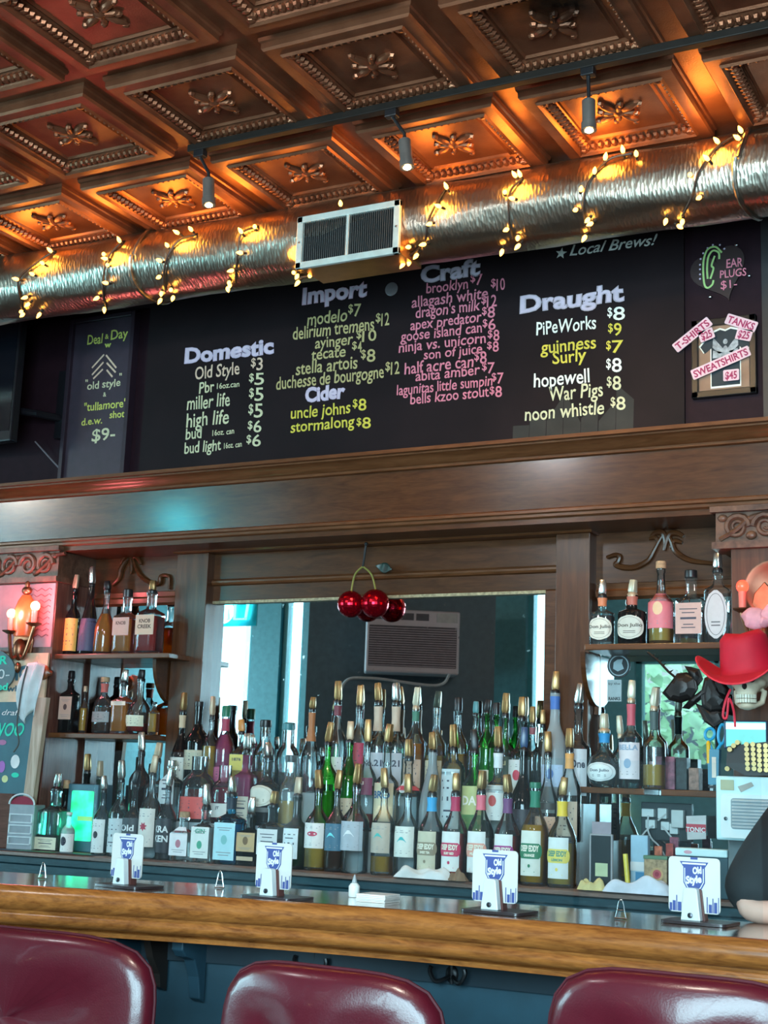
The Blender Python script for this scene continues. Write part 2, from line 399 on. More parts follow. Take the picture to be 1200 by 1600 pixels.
# soot stain round an old lamp hole
sp = at(882, 5, 3.6); sp = atz(882, 2, ZCEIL - .02)
dv = n.new('ShaderNodeVectorMath'); dv.operation = 'DISTANCE'; dv.inputs[1].default_value = sp; l.new(geo.outputs['Position'], dv.inputs[0])
n2 = n.new('ShaderNodeTexNoise'); n2.inputs['Scale'].default_value = 14; l.new(geo.outputs['Position'], n2.inputs['Vector'])
ad = n.new('ShaderNodeMath'); ad.operation = 'MULTIPLY_ADD'; ad.inputs[1].default_value = -.2; l.new(n2.outputs[0], ad.inputs[0]); l.new(dv.outputs['Value'], ad.inputs[2])
mr = n.new('ShaderNodeMapRange'); mr.inputs['From Min'].default_value = -.06; mr.inputs['From Max'].default_value = .1; l.new(ad.outputs[0], mr.inputs[0])
mx = n.new('ShaderNodeMix'); mx.data_type = 'RGBA'; mx.inputs['A'].default_value = (.006, .005, .004, 1); l.new(mr.outputs[0], mx.inputs['Factor']); l.new(rp.outputs[0], mx.inputs['B'])
l.new(mx.outputs['Result'], b.inputs['Base Color'])
b.inputs['Metallic'].default_value = .72; b.inputs['Roughness'].default_value = .38
n3 = n.new('ShaderNodeTexNoise'); n3.inputs['Scale'].default_value = 160; l.new(geo.outputs['Position'], n3.inputs['Vector'])
bp = n.new('ShaderNodeBump'); bp.inputs['Strength'].default_value = .2; bp.inputs['Distance'].default_value = .003; l.new(n3.outputs[0], bp.inputs['Height']); l.new(bp.outputs[0], b.inputs['Normal'])
struct('ceiling', cb, m, smooth=30)

# ------------------------------------------------------------------ the back bar (one big piece of oak furniture)
XP0, XP1 = xat(93, YENT, 2.3), xat(1142, YENT, 2.2)       # inner edges of the two pilasters
XC0, XC1, XC2, XC3 = xat(272, YCOL, 2.1), xat(321, YCOL, 2.1), xat(868, YCOL, 2.1), xat(921, YCOL, 2.1)
BX0, BX1 = -5.7, .9
bar_back = thing('back_bar', (-2.6, 4.95, 0), 'dark oak back bar with wide moulded cornice, carved pilasters, mirror and bottle shelves', 'back bar')
ze0 = zat(811, xat(600, YENT, 2.4), YENT); ze1 = zat(740, xat(600, YENT, 2.6), YENT); ztop = zat(703, xat(600, YCOR, 2.65), YCOR)
path = [(BX0, YENT, 0, -1), (BX1, YENT, 0, -1)]
# frieze leans out a little towards the top
MB().sweep([(0, ze0), (.016, ze1), (-.26, ze1), (-.26, ze0)], path).build('frieze', wood('polished_oak', (.046, .014, .0045), (.105, .037, .0135), .24, .6, (2.2, 16, 16), .05), bar_back, smooth=0)
h = ztop - ze1
MB().sweep([(-.26, ztop), (-.26, ze1), (.016, ze1), (.02, ze1), (.03, ze1 + .004), (.03, ze1 + .014), (.042, ze1 + .018), (.05, ze1 + .03), (.066, ze1 + .045), (.082, ztop - .022), (.082, ztop - .016), (.1, ztop - .014), (.1, ztop)], path).build('cornice', oak_l, bar_back, smooth=50)
MB().sweep([(-.25, ze0), (.014, ze0), (.022, ze0 - .006), (.022, ze0 - .016), (.012, ze0 - .02), (.012, ze0 - .03), (.004, ze0 - .036), (-.25, ze0 - .036)], path).build('architrave_moulding', oak_l, bar_back, smooth=50)
zs = ze0 - .036
MB().bb((BX0, YENT, zs - .02), (BX1, YW - .02, zs)).build('soffit', oak, bar_back, smooth=0)
# back panels and the big mirror
xm0, xm1 = xat(331, YM, 2.1), xat(854, YM, 2.1); zm1 = zat(931, (xm0 + xm1) / 2, YM) - .004
MB().bb((BX0, YW - .05, ZCNT - .1), (BX1, YW - .02, zs)).build('back_panel', oak_v, bar_back, smooth=0)
mirror_m = mirror_mat('mirror_silver', (.66, .74, .76))
MB().bb((xm0 - .02, YM, 1.0), (xm1 + .02, YM + .008, zm1 + .02)).build('mirror', mirror_m, bar_back, smooth=0)
zc = zat(866, XC0, YCOL)                                     # underside of the column caps
fr = MB()
fr.bb((XC1 - .01, YFR, 1.0), (xm0, YM + .03, zm1)); fr.bb((xm1, YFR, 1.0), (XC2 + .01, YM + .03, zm1))
fr.bb((XC1 - .01, YFR, zm1), (XC2 + .01, YM + .03, zm1 + .075)); fr.bb((XC1 - .01, YFR - .004, zm1 + .075), (XC2 + .01, YM + .03, zc))
fr.build('mirror_frame', oak, bar_back, smooth=0, bevel=.003)
ed = MB(); p = .012
ed.bb((xm0 - .004, YFR - .002, zm1 - p), (xm1 + .004, YFR + .02, zm1)); 
ed.build('mirror_edge_strip', mat('worn_gilt', (.35, .29, .18), .5, .3, var=.4, scale=90), bar_back, smooth=0)
MB().sweep([(0, zm1 + .066), (.014, zm1 + .07), (.02, zm1 + .078), (.02, zm1 + .086), (.01, zm1 + .092), (0, zm1 + .1)], [(XC1, YFR, 0, -1), (XC2, YFR, 0, -1)]).build('panel_moulding', oak_l, bar_back)
for x0, x1 in ((XC0, XC1), (XC2, XC3)):
    MB().bb((x0, YCOL, 1.0), (x1, YM + .04, zc)).build('column', oak_v, bar_back, smooth=0, bevel=.003)
MB().sweep([(-.1, zc), (.012, zc), (.018, zc + .006), (.018, zc + .02), (.028, zc + .026), (.028, zc + .042), (-.1, zc + .042)], [(XC0 - .012, YCOL, 0, -1), (XC3 + .012, YCOL, 0, -1)]).build('column_cap', oak_l, bar_back)
# side bays: mirror with a framed ledge, shelves on brackets, applied scroll work
def bay(x0, x1, px, ztop_, sh, xa, xb):
    z1 = ztop_
    MB().bb((x0 + .02, YBAY - .012, 1.0), (x1 - .02, YBAY - .004, z1)).build('bay_mirror', mirror_m, bar_back, smooth=0)
    f2 = MB()
    f2.sweep([(0, z1 - .01), (.02, z1), (.024, z1 + .02), (.012, z1 + .03), (.016, z1 + .05), (0, z1 + .055)], [(xa, YBAY - .012, 0, -1), (xb, YBAY - .012, 0, -1)])
    f2.build('bay_mirror_moulding', oak_l, bar_back)
    MB().bb((x0, YBAY - .01, z1), (x1, YW - .03, zs)).build('bay_panel', oak, bar_back, smooth=0)
zl1 = zat(944, xat(220, YBAY, 2), YBAY); zr1 = zat(932, xat(1020, YBAY, 2), YBAY)
bay(XP0, XC0, 0, zl1, None, xat(150, YBAY, 2), XC0); bay(XC3, XP1, 0, zr1, None, xat(935, YBAY, 2), XP1)
def shelf(x0, x1, ztop_, yf, side):
    o = MB().bb((x0, yf, ztop_ - .022), (x1, YBAY - .013, ztop_)).build('shelf', oak_l, bar_back, smooth=0, bevel=.003)
ZS1, ZS2 = zat(1021, xat(170, YSH, 1.9), YSH), zat(1146, xat(160, YSH, 1.5), YSH)
shelf(xat(84, YSH, 1.9), xat(264, YSH, 1.9), ZS1, YSH, 0); shelf(xat(70, YSH, 1.5), xat(222, YSH, 1.5), ZS2, YSH, 0)
ZR1, ZR2 = zat(1005, xat(1010, YSH, 1.9), YSH), zat(1232, xat(1000, YSH, 1.4), YSH)
shelf(xat(913, YSH, 1.9), xat(1140, YSH, 1.9), ZR1, YSH, 0)
shelf(XC3 + .003, xat(1000, YSH, 1.4), ZR2, YSH + .05, 0); shelf(xat(1026, YSH, 1.4), XP1, ZR2, YSH + .05, 0)
for x, z, s in ((XC0 - .004, ZS1 - .022, 1), (XC3 + .02, ZR1 - .022, -1)):
    # curved shelf bracket
    poly = [(0, 0)] + [(-.17 + .16 * (1 - math.cos(a)), -.0 - .19 * math.sin(a)) for a in [i * PI / 16 for i in range(9)]] + [(-.012, -.22), (0, -.22)]
    b = MB(); fn = lambda u, v, d, x=x, z=z: Vector((x + d, YBAY - .014 + u, z + v)); b.prism(poly, fn, -.018, .0); b.build('shelf_bracket', oak, bar_back, smooth=30)
def scroll(curves, name='scroll_ornament'):
    b = MB()
    for pts, r in curves:
        q = spline([at(x, y, YBAY - .02) for x, y in pts], 6); k = len(q)
        b.tube(q, [r * (.35 + .65 * math.sin(PI * (.12 + .8 * i / (k - 1)))) for i in range(k)], 8)
    return b
b = scroll([([(948, 871), (960, 867), (968, 869), (966, 877), (962, 882), (972, 886), (992, 886), (1012, 876), (1022, 860), (1030, 845), (1038, 833)], .011),
            ([(1044, 835), (1050, 848), (1056, 862), (1072, 873), (1092, 878), (1128, 881)], .011), ([(1017, 838), (1026, 832), (1036, 833), (1040, 845), (1038, 858)], .012),
            ([(1068, 838), (1058, 833), (1047, 834), (1041, 846), (1038, 860)], .012), ([(1014, 842), (1024, 840), (1030, 850)], .009), ([(1066, 848), (1054, 845), (1048, 856)], .009)])
b.build('scroll_ornament', oak, bar_back)
b = scroll([([(176, 914), (186, 903), (189, 890), (196, 878), (203, 872)], .013), ([(207, 872), (212, 886), (220, 900), (236, 911), (249, 911), (251, 902), (256, 899), (264, 902), (264, 921)], .011),
            ([(189, 880), (196, 870), (204, 872), (206, 888), (204, 897)], .011), ([(221, 882), (214, 871), (207, 873)], .011)])
b.build('scroll_ornament', oak, bar_back)
# rose wall panel on the left pilaster behind the sconce
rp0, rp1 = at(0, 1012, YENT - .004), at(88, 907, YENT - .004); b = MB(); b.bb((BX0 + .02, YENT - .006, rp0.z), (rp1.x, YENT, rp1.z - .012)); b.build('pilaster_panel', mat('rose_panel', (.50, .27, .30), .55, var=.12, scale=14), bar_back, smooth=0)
b = MB()
for k in range(9):
    z_ = rp1.z - .04 - k * .026; b.tube([Vector((rp1.x - .02 - i * .012, YENT - .008, z_ + .006 * math.sin(i * 1.6))) for i in range(12)], .0022, 5)
b.build('wave_pattern', mat('rose_wave', (.38, .15, .18), .55), bar_back)
# pilasters with carved capitals
def spiral(fn, cx, cz, r, turns, s, d):
    k = 26; return [fn(cx + s * r * (1 - .85 * i / k) * math.cos(2 * PI * turns * i / k), cz + r * (1 - .85 * i / k) * math.sin(2 * PI * turns * i / k), d) for i in range(k + 1)]
capm = wood('carved_oak', (.05, .02, .013), (.19, .09, .055), .4, .2, (6, 6, 6), .3)
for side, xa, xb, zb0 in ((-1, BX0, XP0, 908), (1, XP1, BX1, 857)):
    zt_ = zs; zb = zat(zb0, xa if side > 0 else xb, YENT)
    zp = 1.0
    MB().bb((xa, YENT, zp), (xb, YW - .03, zb)).build('pilaster', oak_v if side > 0 else wood('pink_lit_oak', (.06, .02, .017), (.20, .085, .06), .35, .3, (14, 14, 1.2)), bar_back, smooth=0, bevel=.003)  # left pilaster oak carries the pink sconce light in its colour
    c = MB(); xc0, xc1 = (xa, xb + .004) if side < 0 else (xa - .05, xb)
    c.bb((xc0, YENT - .01, zb), (xc1, YW - .03, zt_ - .0)); c.bb((xc0 - .01, YENT - .03, zb - .004), (xc1 + .01, YENT + .1, zb + .02)); c.bb((xc0 - .015, YENT - .035, zt_ - .02), (xc1 + .015, YENT + .1, zt_))
    c.build('capital_block', capm, bar_back, smooth=0)
    b = MB(); hh = zt_ - zb - .04; z0 = zb + .02
    xs_ = xc1 - .075 if side < 0 else xc0 + .075
    for k in range(3):
        fn = plane_xz(xs_ - side * -1 * k * .21 if side > 0 else xs_ - k * .21, YENT - .012, z0 + hh / 2)
        for cx, sg in ((0, 1), (-side * -.1, -1)):
            b.tube(spiral(fn, cx, 0, hh * .42, 1.9, sg, 0), [.013 - .008 * i / 26 for i in range(27)], 7)
        b.tube(spline([fn(-.06, -hh * .4, 0), fn(0, -hh * .1, .006), fn(.05, hh * .3, 0), fn(.11, hh * .4, 0)], 5), .009, 6)
        b.ell(fn(.05 * side, -hh * .3, 0), (.02, .012, .016)); b.ell(fn(-.05 * side, hh * .32, 0), (.018, .012, .014))
    b.build('carving', capm, bar_back)
# counter of the back bar
tealwood = wood('teal_wood', (.010, .035, .048), (.03, .085, .105), .4, .2)  # wood grain in a dark teal base colour
MB().sweep([(-.6, ZCNT), (0, ZCNT), (.012, ZCNT - .006), (.014, ZCNT - .018), (.0, ZCNT - .024), (-.6, ZCNT - .024)], [(BX0, YCNT + .012, 0, -1), (BX1, YCNT + .012, 0, -1)]).build('counter_top', wood('worn_counter', (.09, .05, .04), (.24, .16, .13), .4, .2), bar_back)
MB().sweep([(-.4, ZCNT - .024), (0, ZCNT - .024), (.0, ZCNT - .05), (-.012, ZCNT - .058), (-.012, ZCNT - .09), (0.0, ZCNT - .098), (0.0, ZCNT - .112), (-.02, ZCNT - .12), (-.4, ZCNT - .12)], [(BX0, YCNT + .02, 0, -1), (BX1, YCNT + .02, 0, -1)]).build('counter_moulding', tealwood, bar_back)
MB().bb((BX0, YCNT + .06, 0), (BX1, YW - .05, ZCNT - .12)).build('base_cabinet', tealwood, bar_back, smooth=0)
RY = (4.75, 4.835, 4.962, 5.085); RZ = (ZCNT, ZCNT + .15, ZCNT + .285)
rx0, rx1 = xat(190, 4.9, 1.2), xat(902, 4.9, 1.2)
ris = MB(); ris.bb((rx0, RY[1], ZCNT), (rx1, RY[3] + .01, RZ[1])); ris.bb((rx0, RY[2], RZ[1]), (rx1, RY[3] + .01, RZ[2]))
ris.build('bottle_riser', mat('grey_riser', (.42, .50, .53), .3), bar_back, smooth=0)

# ------------------------------------------------------------------ foil duct with grille, hung under the ceiling
YD = 4.54
def ydx(x): return YD + .026 * (x + 1.0)
dt, db = zat(306, xat(600, YD, 3.4), YD), zat(425, xat(600, YD, 3.3), YD)
ZD = (dt + db) / 2 - .008; RD = (dt - db) / 2 * .93
duct = thing('air_duct', (-3, YD, ZD - RD), 'round silver foil-wrapped air duct hung along the wall under the tin ceiling', 'air duct')
m, n, l, b = nmat('foil_wrap')
b.inputs['Base Color'].default_value = (.46, .41, .34, 1); b.inputs['Metallic'].default_value = 1; b.inputs['Roughness'].default_value = .30
tc = n.new('ShaderNodeTexCoord'); mp = n.new('ShaderNodeMapping'); mp.inputs['Scale'].default_value = (60, 22, 22); l.new(tc.outputs['Object'], mp.inputs[0])
vz = n.new('ShaderNodeTexVoronoi'); vz.inputs['Scale'].default_value = 1.6; l.new(mp.outputs[0], vz.inputs['Vector'])
nz = n.new('ShaderNodeTexNoise'); nz.inputs['Scale'].default_value = 7; nz.inputs['Detail'].default_value = 5; l.new(tc.outputs['Object'], nz.inputs['Vector'])
a2 = n.new('ShaderNodeMath'); a2.operation = 'MULTIPLY_ADD'; a2.inputs[1].default_value = 2.2; l.new(nz.outputs[0], a2.inputs[0]); l.new(vz.outputs['Distance'], a2.inputs[2])
bp = n.new('ShaderNodeBump'); bp.inputs['Strength'].default_value = .35; bp.inputs['Distance'].default_value = .004; l.new(a2.outputs[0], bp.inputs['Height']); l.new(bp.outputs[0], b.inputs['Normal'])
foil = m
def dpt(x, a, r=None):   # point on the duct, a = 0 faces the room, 90 = top
    r = RD if r is None else r
    return Vector((x, ydx(x) - r * math.cos(math.radians(a)), ZD + r * math.sin(math.radians(a))))
db_ = MB(); nx = 120
xs = [-9.0 + 10.6 * i / nx for i in range(nx + 1)]
db_.add([dpt(x, 360 * j / 40, RD + .003 * math.sin(x * 7 + j) + .002 * math.sin(x * 19 + j * 2)) for x in xs for j in range(40)], [(i * 40 + j, (i + 1) * 40 + j, (i + 1) * 40 + (j + 1) % 40, i * 40 + (j + 1) % 40) for i in range(nx) for j in range(40)] + [tuple(range(40)), tuple(nx * 40 + j for j in range(40))[::-1]])
db_.build('foil_pipe', foil, duct, smooth=60)
for px, py in ((222, 440), (1155, 270)):
    x = at(px, py, YD - RD).x; s = MB()
    s.tube([dpt(x + .02 * math.sin(j * .4), a, RD + .006) for j, a in enumerate(range(0, 361, 12))], .008, 6); s.build('foil_seam', foil, duct)
# register: a box collar off the duct with a louvred grille
gp = [at(461, 348, YD - RD - .05), at(625, 308, YD - RD - .05), at(625, 392, YD - RD - .05), at(466, 424, YD - RD - .05)]
gx0, gx1 = (gp[0].x + gp[3].x) / 2, (gp[1].x + gp[2].x) / 2; gz1 = (gp[0].z + gp[1].z) / 2 + .004; gz0 = (gp[3].z + gp[2].z) / 2
gy = YD - RD - .05
wmet = mat('white_enamel_metal', (.62, .70, .66), .35, .2)
MB().bb((gx0 + .01, gy + .012, gz0 + .01), (gx1 - .005, YD, gz1 - .01)).build('grille_collar', mat('copper_sheet', (.5, .24, .10), .35, .8), duct, smooth=0)
g = MB(); t_ = .026
for lo, hi in (((gx0, gz0), (gx1, gz0 + t_)), ((gx0, gz1 - t_), (gx1, gz1)), ((gx0, gz0), (gx0 + t_, gz1)), ((gx1 - t_, gz0), (gx1, gz1))):
    g.bb((lo[0], gy - .006, lo[1]), (hi[0], gy + .012, hi[1]))
xm = (gx0 + gx1) / 2; g.bb((xm - .006, gy - .004, gz0), (xm + .006, gy + .01, gz1))
gr = g.build('grille_frame', wmet, duct, smooth=0, bevel=.003)
MB().bb((gx0 + .02, gy + .0105, gz0 + .02), (gx1 - .02, gy + .0115, gz1 - .02)).build('grille_back', mat('duct_dark', (.01, .01, .01), .8), duct, smooth=0)
lv = MB(); nlv = 44
for i in range(nlv):
    x = gx0 + t_ + (gx1 - gx0 - 2 * t_) * (i + .5) / nlv
    lv.box((x, gy + .004, (gz0 + gz1) / 2), (.0022, .009, gz1 - gz0 - 2 * t_), rot=.5)
lv.build('louvre', mat('grey_louvre', (.10, .11, .11), .4, .5), duct, smooth=0)
sc_ = MB()
for x, z in ((gx0 + .013, (gz0 + gz1) / 2), (gx1 - .013, (gz0 + gz1) / 2)): sc_.ell((x, gy - .006, z), (.005, .003, .005), 8, 4)
sc_.build('screw', steel, duct)
# strap hangers
for px, py in ((828, 240), (18, 380)):
    p = at(px, py, YD - .02); s = MB()
    s.bb((p.x - .014, YD - .03, ZD + RD - .01), (p.x + .014, YD - .026, ZCEIL - .02)); s.bb((p.x - .016, YD - .036, ZCEIL - .06), (p.x + .016, YD - .02, ZCEIL - .04))
    s.build('hanger_strap', mat('dark_strap', (.06, .045, .04), .4, .6), duct, smooth=0)

# ------------------------------------------------------------------ string lights wrapped round the duct
sl = thing('string_lights', (-3, YD, ZD - RD - .01), 'string of small amber bulbs on dark wire wound around the foil duct', 'string lights')
def hit(px, py, r):
    d = ray(px, py).normalized(); oy, oz = -ydx(at(px, py, YD - RD).x), CZ - ZD
    A = d.y ** 2 + d.z ** 2; B = 2 * (oy * d.y + oz * d.z); C = oy * oy + oz * oz - r * r
    q = max(0, B * B - 4 * A * C); t = (-B - math.sqrt(q)) / (2 * A); return Vector((0, 0, CZ)) + d * t
WR = [  # (wire pixels, bulb pixels)
 ([(84, 393), (62, 407), (30, 435), (32, 470), (36, 490)], [(78, 391), (66, 411), (50, 428), (25, 436), (39, 465), (43, 476), (35, 492), (61, 492), (33, 487)]),
 ([(190, 378), (170, 400), (162, 430), (162, 465), (167, 484)], [(186, 375), (162, 397), (168, 414), (164, 404), (165, 442), (151, 466), (163, 484)]),
 ([(304, 367), (280, 375), (262, 400), (256, 430), (259, 456)], [(298, 358), (276, 363), (261, 383), (249, 407), (248, 433), (267, 453), (250, 470), (270, 466), (252, 459)]),
 ([(400, 355), (377, 365), (371, 400), (368, 442)], [(398, 354), (376, 361), (375, 395), (361, 423), (358, 442), (356, 452), (359, 446)]),
 ([(470, 400), (464, 420), (464, 436), (484, 431)], [(465, 410), (459, 426), (464, 432), (465, 442), (484, 431), (532, 318)]),
 ([(698, 292), (678, 325), (668, 350), (662, 380), (640, 400)], [(697, 291), (685, 322), (671, 350), (661, 382), (650, 400), (638, 386), (629, 414), (639, 411), (632, 399)]),
 ([(815, 280), (797, 300), (795, 340), (800, 372)], [(804, 273), (812, 272), (789, 300), (800, 310), (791, 359), (809, 372), (809, 385), (784, 394)]),
 ([(985, 240), (950, 250), (920, 285), (912, 320), (914, 352)], [(946, 245), (973, 234), (994, 240), (929, 267), (908, 295), (899, 328), (922, 350), (913, 372), (918, 344)]),
 ([(1152, 210), (1120, 230), (1092, 270), (1082, 305), (1066, 338)], [(1157, 203), (1152, 215), (1120, 220), (1104, 247), (1078, 273), (1092, 309), (1040, 346), (1062, 354), (1066, 347)])]
wire_m = mat('dark_green_wire', (.02, .015, .012), .5, var=0)
for wp, bl in WR:
    wb = MB()
    q = spline([hit(x, y, RD + .008) for x, y in wp], 6); q.sort(key=lambda v: -v.z)
    back = [dpt(q[0].x + .03 * i, 100 + 22 * i, RD + .008) for i in range(6)]
    wb.tube(back[::-1] + q, .0045, 6); wb.build('wire', wire_m, sl)
    mq = q[len(q) // 3]; lamp('string_glow', 'POINT', mq + Vector((0, -.05, .03)), 1.7, (1, .38, .045), .06)
bulb_m = mat('amber_bulb', (1, .6, .2), .2, var=0, em=(1, .42, .06), es=7)
socket_m = wire_m
proto = None; clear = None
for wp, bl in WR:
    for x, y in bl:
        p = hit(x, y, RD + .022)
        if proto is None:
            b = MB(); b.lathe([(.001, .018), (.0045, .012), (.0075, .004), (.0082, -.002), (.006, -.01), (.004, -.012)], 10); o = b.build('bulb', bulb_m, sl, local=True)
            s = MB(); s.lathe([(.005, -.011), (.0055, -.024), (.003, -.03)], 8); s2 = s.build('bulb_socket', socket_m, o, local=True); proto, clear = o, s2
        else:
            o = proto.copy(); COL.objects.link(o); s2 = clear.copy(); COL.objects.link(s2); s2.parent = o
        o.location = p - WLOC[sl.name]
        n_ = Vector((0, p.y - ydx(p.x), p.z - ZD)).normalized(); o.rotation_euler = (n_ + Vector((random.uniform(-.6, .6), 0, random.uniform(-.2, .6)))).to_track_quat('Z', 'Y').to_euler()

# ------------------------------------------------------------------ track lighting
ZT = ZCEIL - .046
ta, tb = atz(298, 236, ZT - .012), atz(1200, 41, ZT - .012); YT = (ta.y + tb.y) / 2
trk = thing('track_light', (-1.5, YT, ZT - .2), 'black ceiling track with three small grey cylinder spotlights above the duct', 'track light')
MB().bb((ta.x, YT - .017, ZT - .024), (1.6, YT + .017, ZT + .003)).build('track', mat('bronze_track', (.018, .015, .013), .5, .2, spec=.2), trk, smooth=0, bevel=.003)
can = mat('grey_can', (.28, .25, .23), .35, .7)
for (sx, sy), (cx, cy), lit, tl in (((322, 245), (326, 300), .6, .12), ((628, 190), (634, 240), 1, .16), ((920, 112), (920, 180), .8, .04)):
    X = atz(sx, sy, ZT - .03).x; top = Vector((X, YT, ZT - .024))
    hd = MB(); hd.box(top + Vector((0, 0, -.012)), (.042, .03, .026)); 
    hub = hd.build('track_adapter', black, trk, smooth=0, bevel=.003)
    c = at(cx, cy, YT); ax = Vector((tl, -.05, -1)).normalized(); L = .105
    c0 = c - ax * (L / 2); c1 = c + ax * (L / 2)
    MB().tube([top + Vector((0, 0, -.02)), c0 + Vector((0, 0, .02)), c0], .006, 8).build('stem', black, hub)
    sp_ = MB(); q = ax.to_track_quat('Z', 'Y').to_matrix()
    sp_.tube([c0, c0 + ax * .004, c1 - ax * .028, c1 - ax * .026, c1], [.016, .021, .021, .024, .024], 18); can_o = sp_.build('spot_can', can, trk)
    bl = MB(); bl.ell(c1 - ax * .004, (.015, .015, .011), 12, 6); bl.build('spot_lamp', mat('warm_lamp_%d' % int(lit * 10), (1, .8, .5), .3, var=0, em=(1, .66, .28), es=60 * lit), can_o)
    if lit == 1 or lit == .8:
        lamp('track_spot', 'SPOT', c1 + ax * .03, 22 * lit, (1, .62, .25), .015, c1 + Vector((.1, .8, -1.0)), 120, .9)

# ------------------------------------------------------------------ chalk menu board and signs on the wall
paints = {k: mat('chalk_' + k, c, .7, var=.1, scale=60) for k, c in dict(cream=(.72, .66, .42), peach=(.80, .55, .40), lav=(.62, .48, .64), lavp=(.68, .44, .56), olive=(.54, .43, .19), yel=(.74, .60, .07), pink=(.78, .22, .30), grey=(.54, .43, .50), white=(.93, .90, .82), ygreen=(.70, .68, .14), dust=(.10, .095, .06), green=(.42, .62, .22), dark=(.05, .03, .05)).items()}
bd0, bd1 = at(226, 610, YBRD), at(1069, 515, YBRD)
zb1 = ZCEIL - .03; zbb = zat(703, xat(600, YCOR, 2.65), YCOR) - .06
board = thing('menu_board', ((bd0.x + bd1.x) / 2, YBRD, zbb), 'long blackboard beer menu with hand-lettered chalk columns and prices under the duct', 'menu board')
m, n, l, b = nmat('blackboard')
tc = n.new('ShaderNodeTexCoord'); nz = n.new('ShaderNodeTexNoise'); nz.inputs['Scale'].default_value = 3.0; nz.inputs['Detail'].default_value = 6; l.new(tc.outputs['Object'], nz.inputs['Vector'])
rp = n.new('ShaderNodeValToRGB'); rp.color_ramp.elements[0].position = .35; rp.color_ramp.elements[1].position = .8
rp.color_ramp.elements[0].color = (.0085, .0035, .005, 1); rp.color_ramp.elements[1].color = (.018, .0085, .0105, 1); l.new(nz.outputs[0], rp.inputs[0]); l.new(rp.outputs[0], b.inputs['Base Color'])
b.inputs['Roughness'].default_value = .6; b.inputs['Specular IOR Level'].default_value = .2
bbm = m
MB().bb((bd0.x, YBRD, zbb), (bd1.x, YW - .0005, zb1)).build('panel', bbm, board, smooth=0)
def P2(px, py): v = at(px, py, YBRD); return v.x, v.z
bfn = lambda u, v, d=0: Vector((u, YBRD - d, v))
def letter(b, s, x0, y0, x1, y1, h, m=0, bold=.012, shear=0):
    (ua, va), (ub, vb) = P2(x0, y0), P2(x1, y1); k = (ub - ua) / max(1, (x1 - x0))
    text(b, s, bfn, ua, va, ub - ua, h * abs(at(x0, y0, YBRD).z - at(x0, y0 - 1, YBRD).z), .0016, m, bold, shear, ang=math.atan2(vb - va, ub - ua) * .35)
def price(b, s, x0, x1, y, h, m=0):
    letter(b, '$', x0, y - h * .3, x0 + 7.5, y - h * .3 - .7, h * .72, m, .014); letter(b, s, x0 + 8.5, y, x1, y - .9, h * 1.05, m, .01)
LINES = [  # text, left, baseline, right, cap height, colour | price
 ('Old Style', 304, 593, 374, 17, 'peach', ('3', 392, 410, 579)), ('miller life', 292, 641, 359, 18, 'cream', ('5', 389, 411, 627)), ('high life', 291, 668, 357, 19, 'cream', ('5', 388, 410, 653)),
 ('modelo', 480, 509, 542, 17, 'olive', ('7', 544, 564, 495)), ('delirium tremens', 457, 531, 585, 17, 'olive', ('12', 587, 608, 509)), ('ayinger', 492, 545, 551, 15, 'olive', ('10', 557, 588, 534)),
 ('tecate', 486, 563, 540, 15, 'olive', ('4', 550, 565, 551)), ('stella artois', 462, 586, 559, 17, 'olive', ('8', 564, 586, 566)), ('duchesse de bourgogne', 431, 609, 600, 17, 'olive', ('12', 602, 624, 585)),
 ('uncle johns', 454, 655, 548, 16, 'yel', ('8', 551, 572, 642)), ('stormalong', 454, 676, 554, 15, 'yel', ('8', 557, 579, 670)),
 ('brooklyn', 666, 459, 731, 15, 'pink', ('7', 735, 754, 446)), ('allagash white', 643, 481, 762, 16, 'pink', ('10', 767, 789, 454)), ("dragon's milk", 649, 497, 750, 16, 'pink', ('12', 752, 776, 480)),
 ('apex predator', 641, 516, 752, 15, 'pink', ('8', 753, 773, 497)), ('goose island can', 626, 534, 753, 15, 'pink', ('6', 754, 774, 516)), ('ninja vs. unicorn', 623, 551, 759, 15, 'pink', ('8', 762, 780, 533)),
 ('son of juice', 662, 562, 754, 14, 'pink', ('8', 761, 779, 550)), ('half acre can', 632, 585, 740, 17, 'pink', ('8', 741, 760, 569)), ('abita amber', 649, 596, 750, 15, 'pink', ('7', 753, 773, 584)),
 ('lagunitas little sumpin', 620, 618, 769, 15, 'pink', ('7', 768, 787, 600)), ('bells kzoo stout', 641, 632, 764, 15, 'pink', ('8', 765, 784, 621)),
 ('PiPeWorks', 838, 524, 932, 18, 'white', ('8', 949, 976, 501)), ('guinness', 845, 553, 931, 17, 'yel', ('9', 950, 971, 525)), ('Surly', 863, 569, 916, 17, 'yel', ('7', 947, 974, 552)),
 ('hopewell', 834, 606, 921, 19, 'white', ('8', 947, 971, 582)), ('War Pigs', 857, 627, 942, 19, 'cream', ('8', 948, 970, 610)), ('noon whistle', 820, 658, 944, 18, 'cream', ('8', 954, 977, 641))]
for s, x0, y0, x1, h, col, (pv, p0, p1, py) in LINES:
    b = MB(); sl_ = .115 if x0 < 420 else .105 if x0 < 620 else .1
    letter(b, s, x0, y0, x1, y0 - (x1 - x0) * sl_, h * (1.1 if col == 'pink' else 1.18)); b.build('chalk_line', paints[col], board, smooth=0)
    b = MB(); price(b, pv, p0, p1, py, h * 1.12); b.build('chalk_price', paints[col], board, smooth=0)
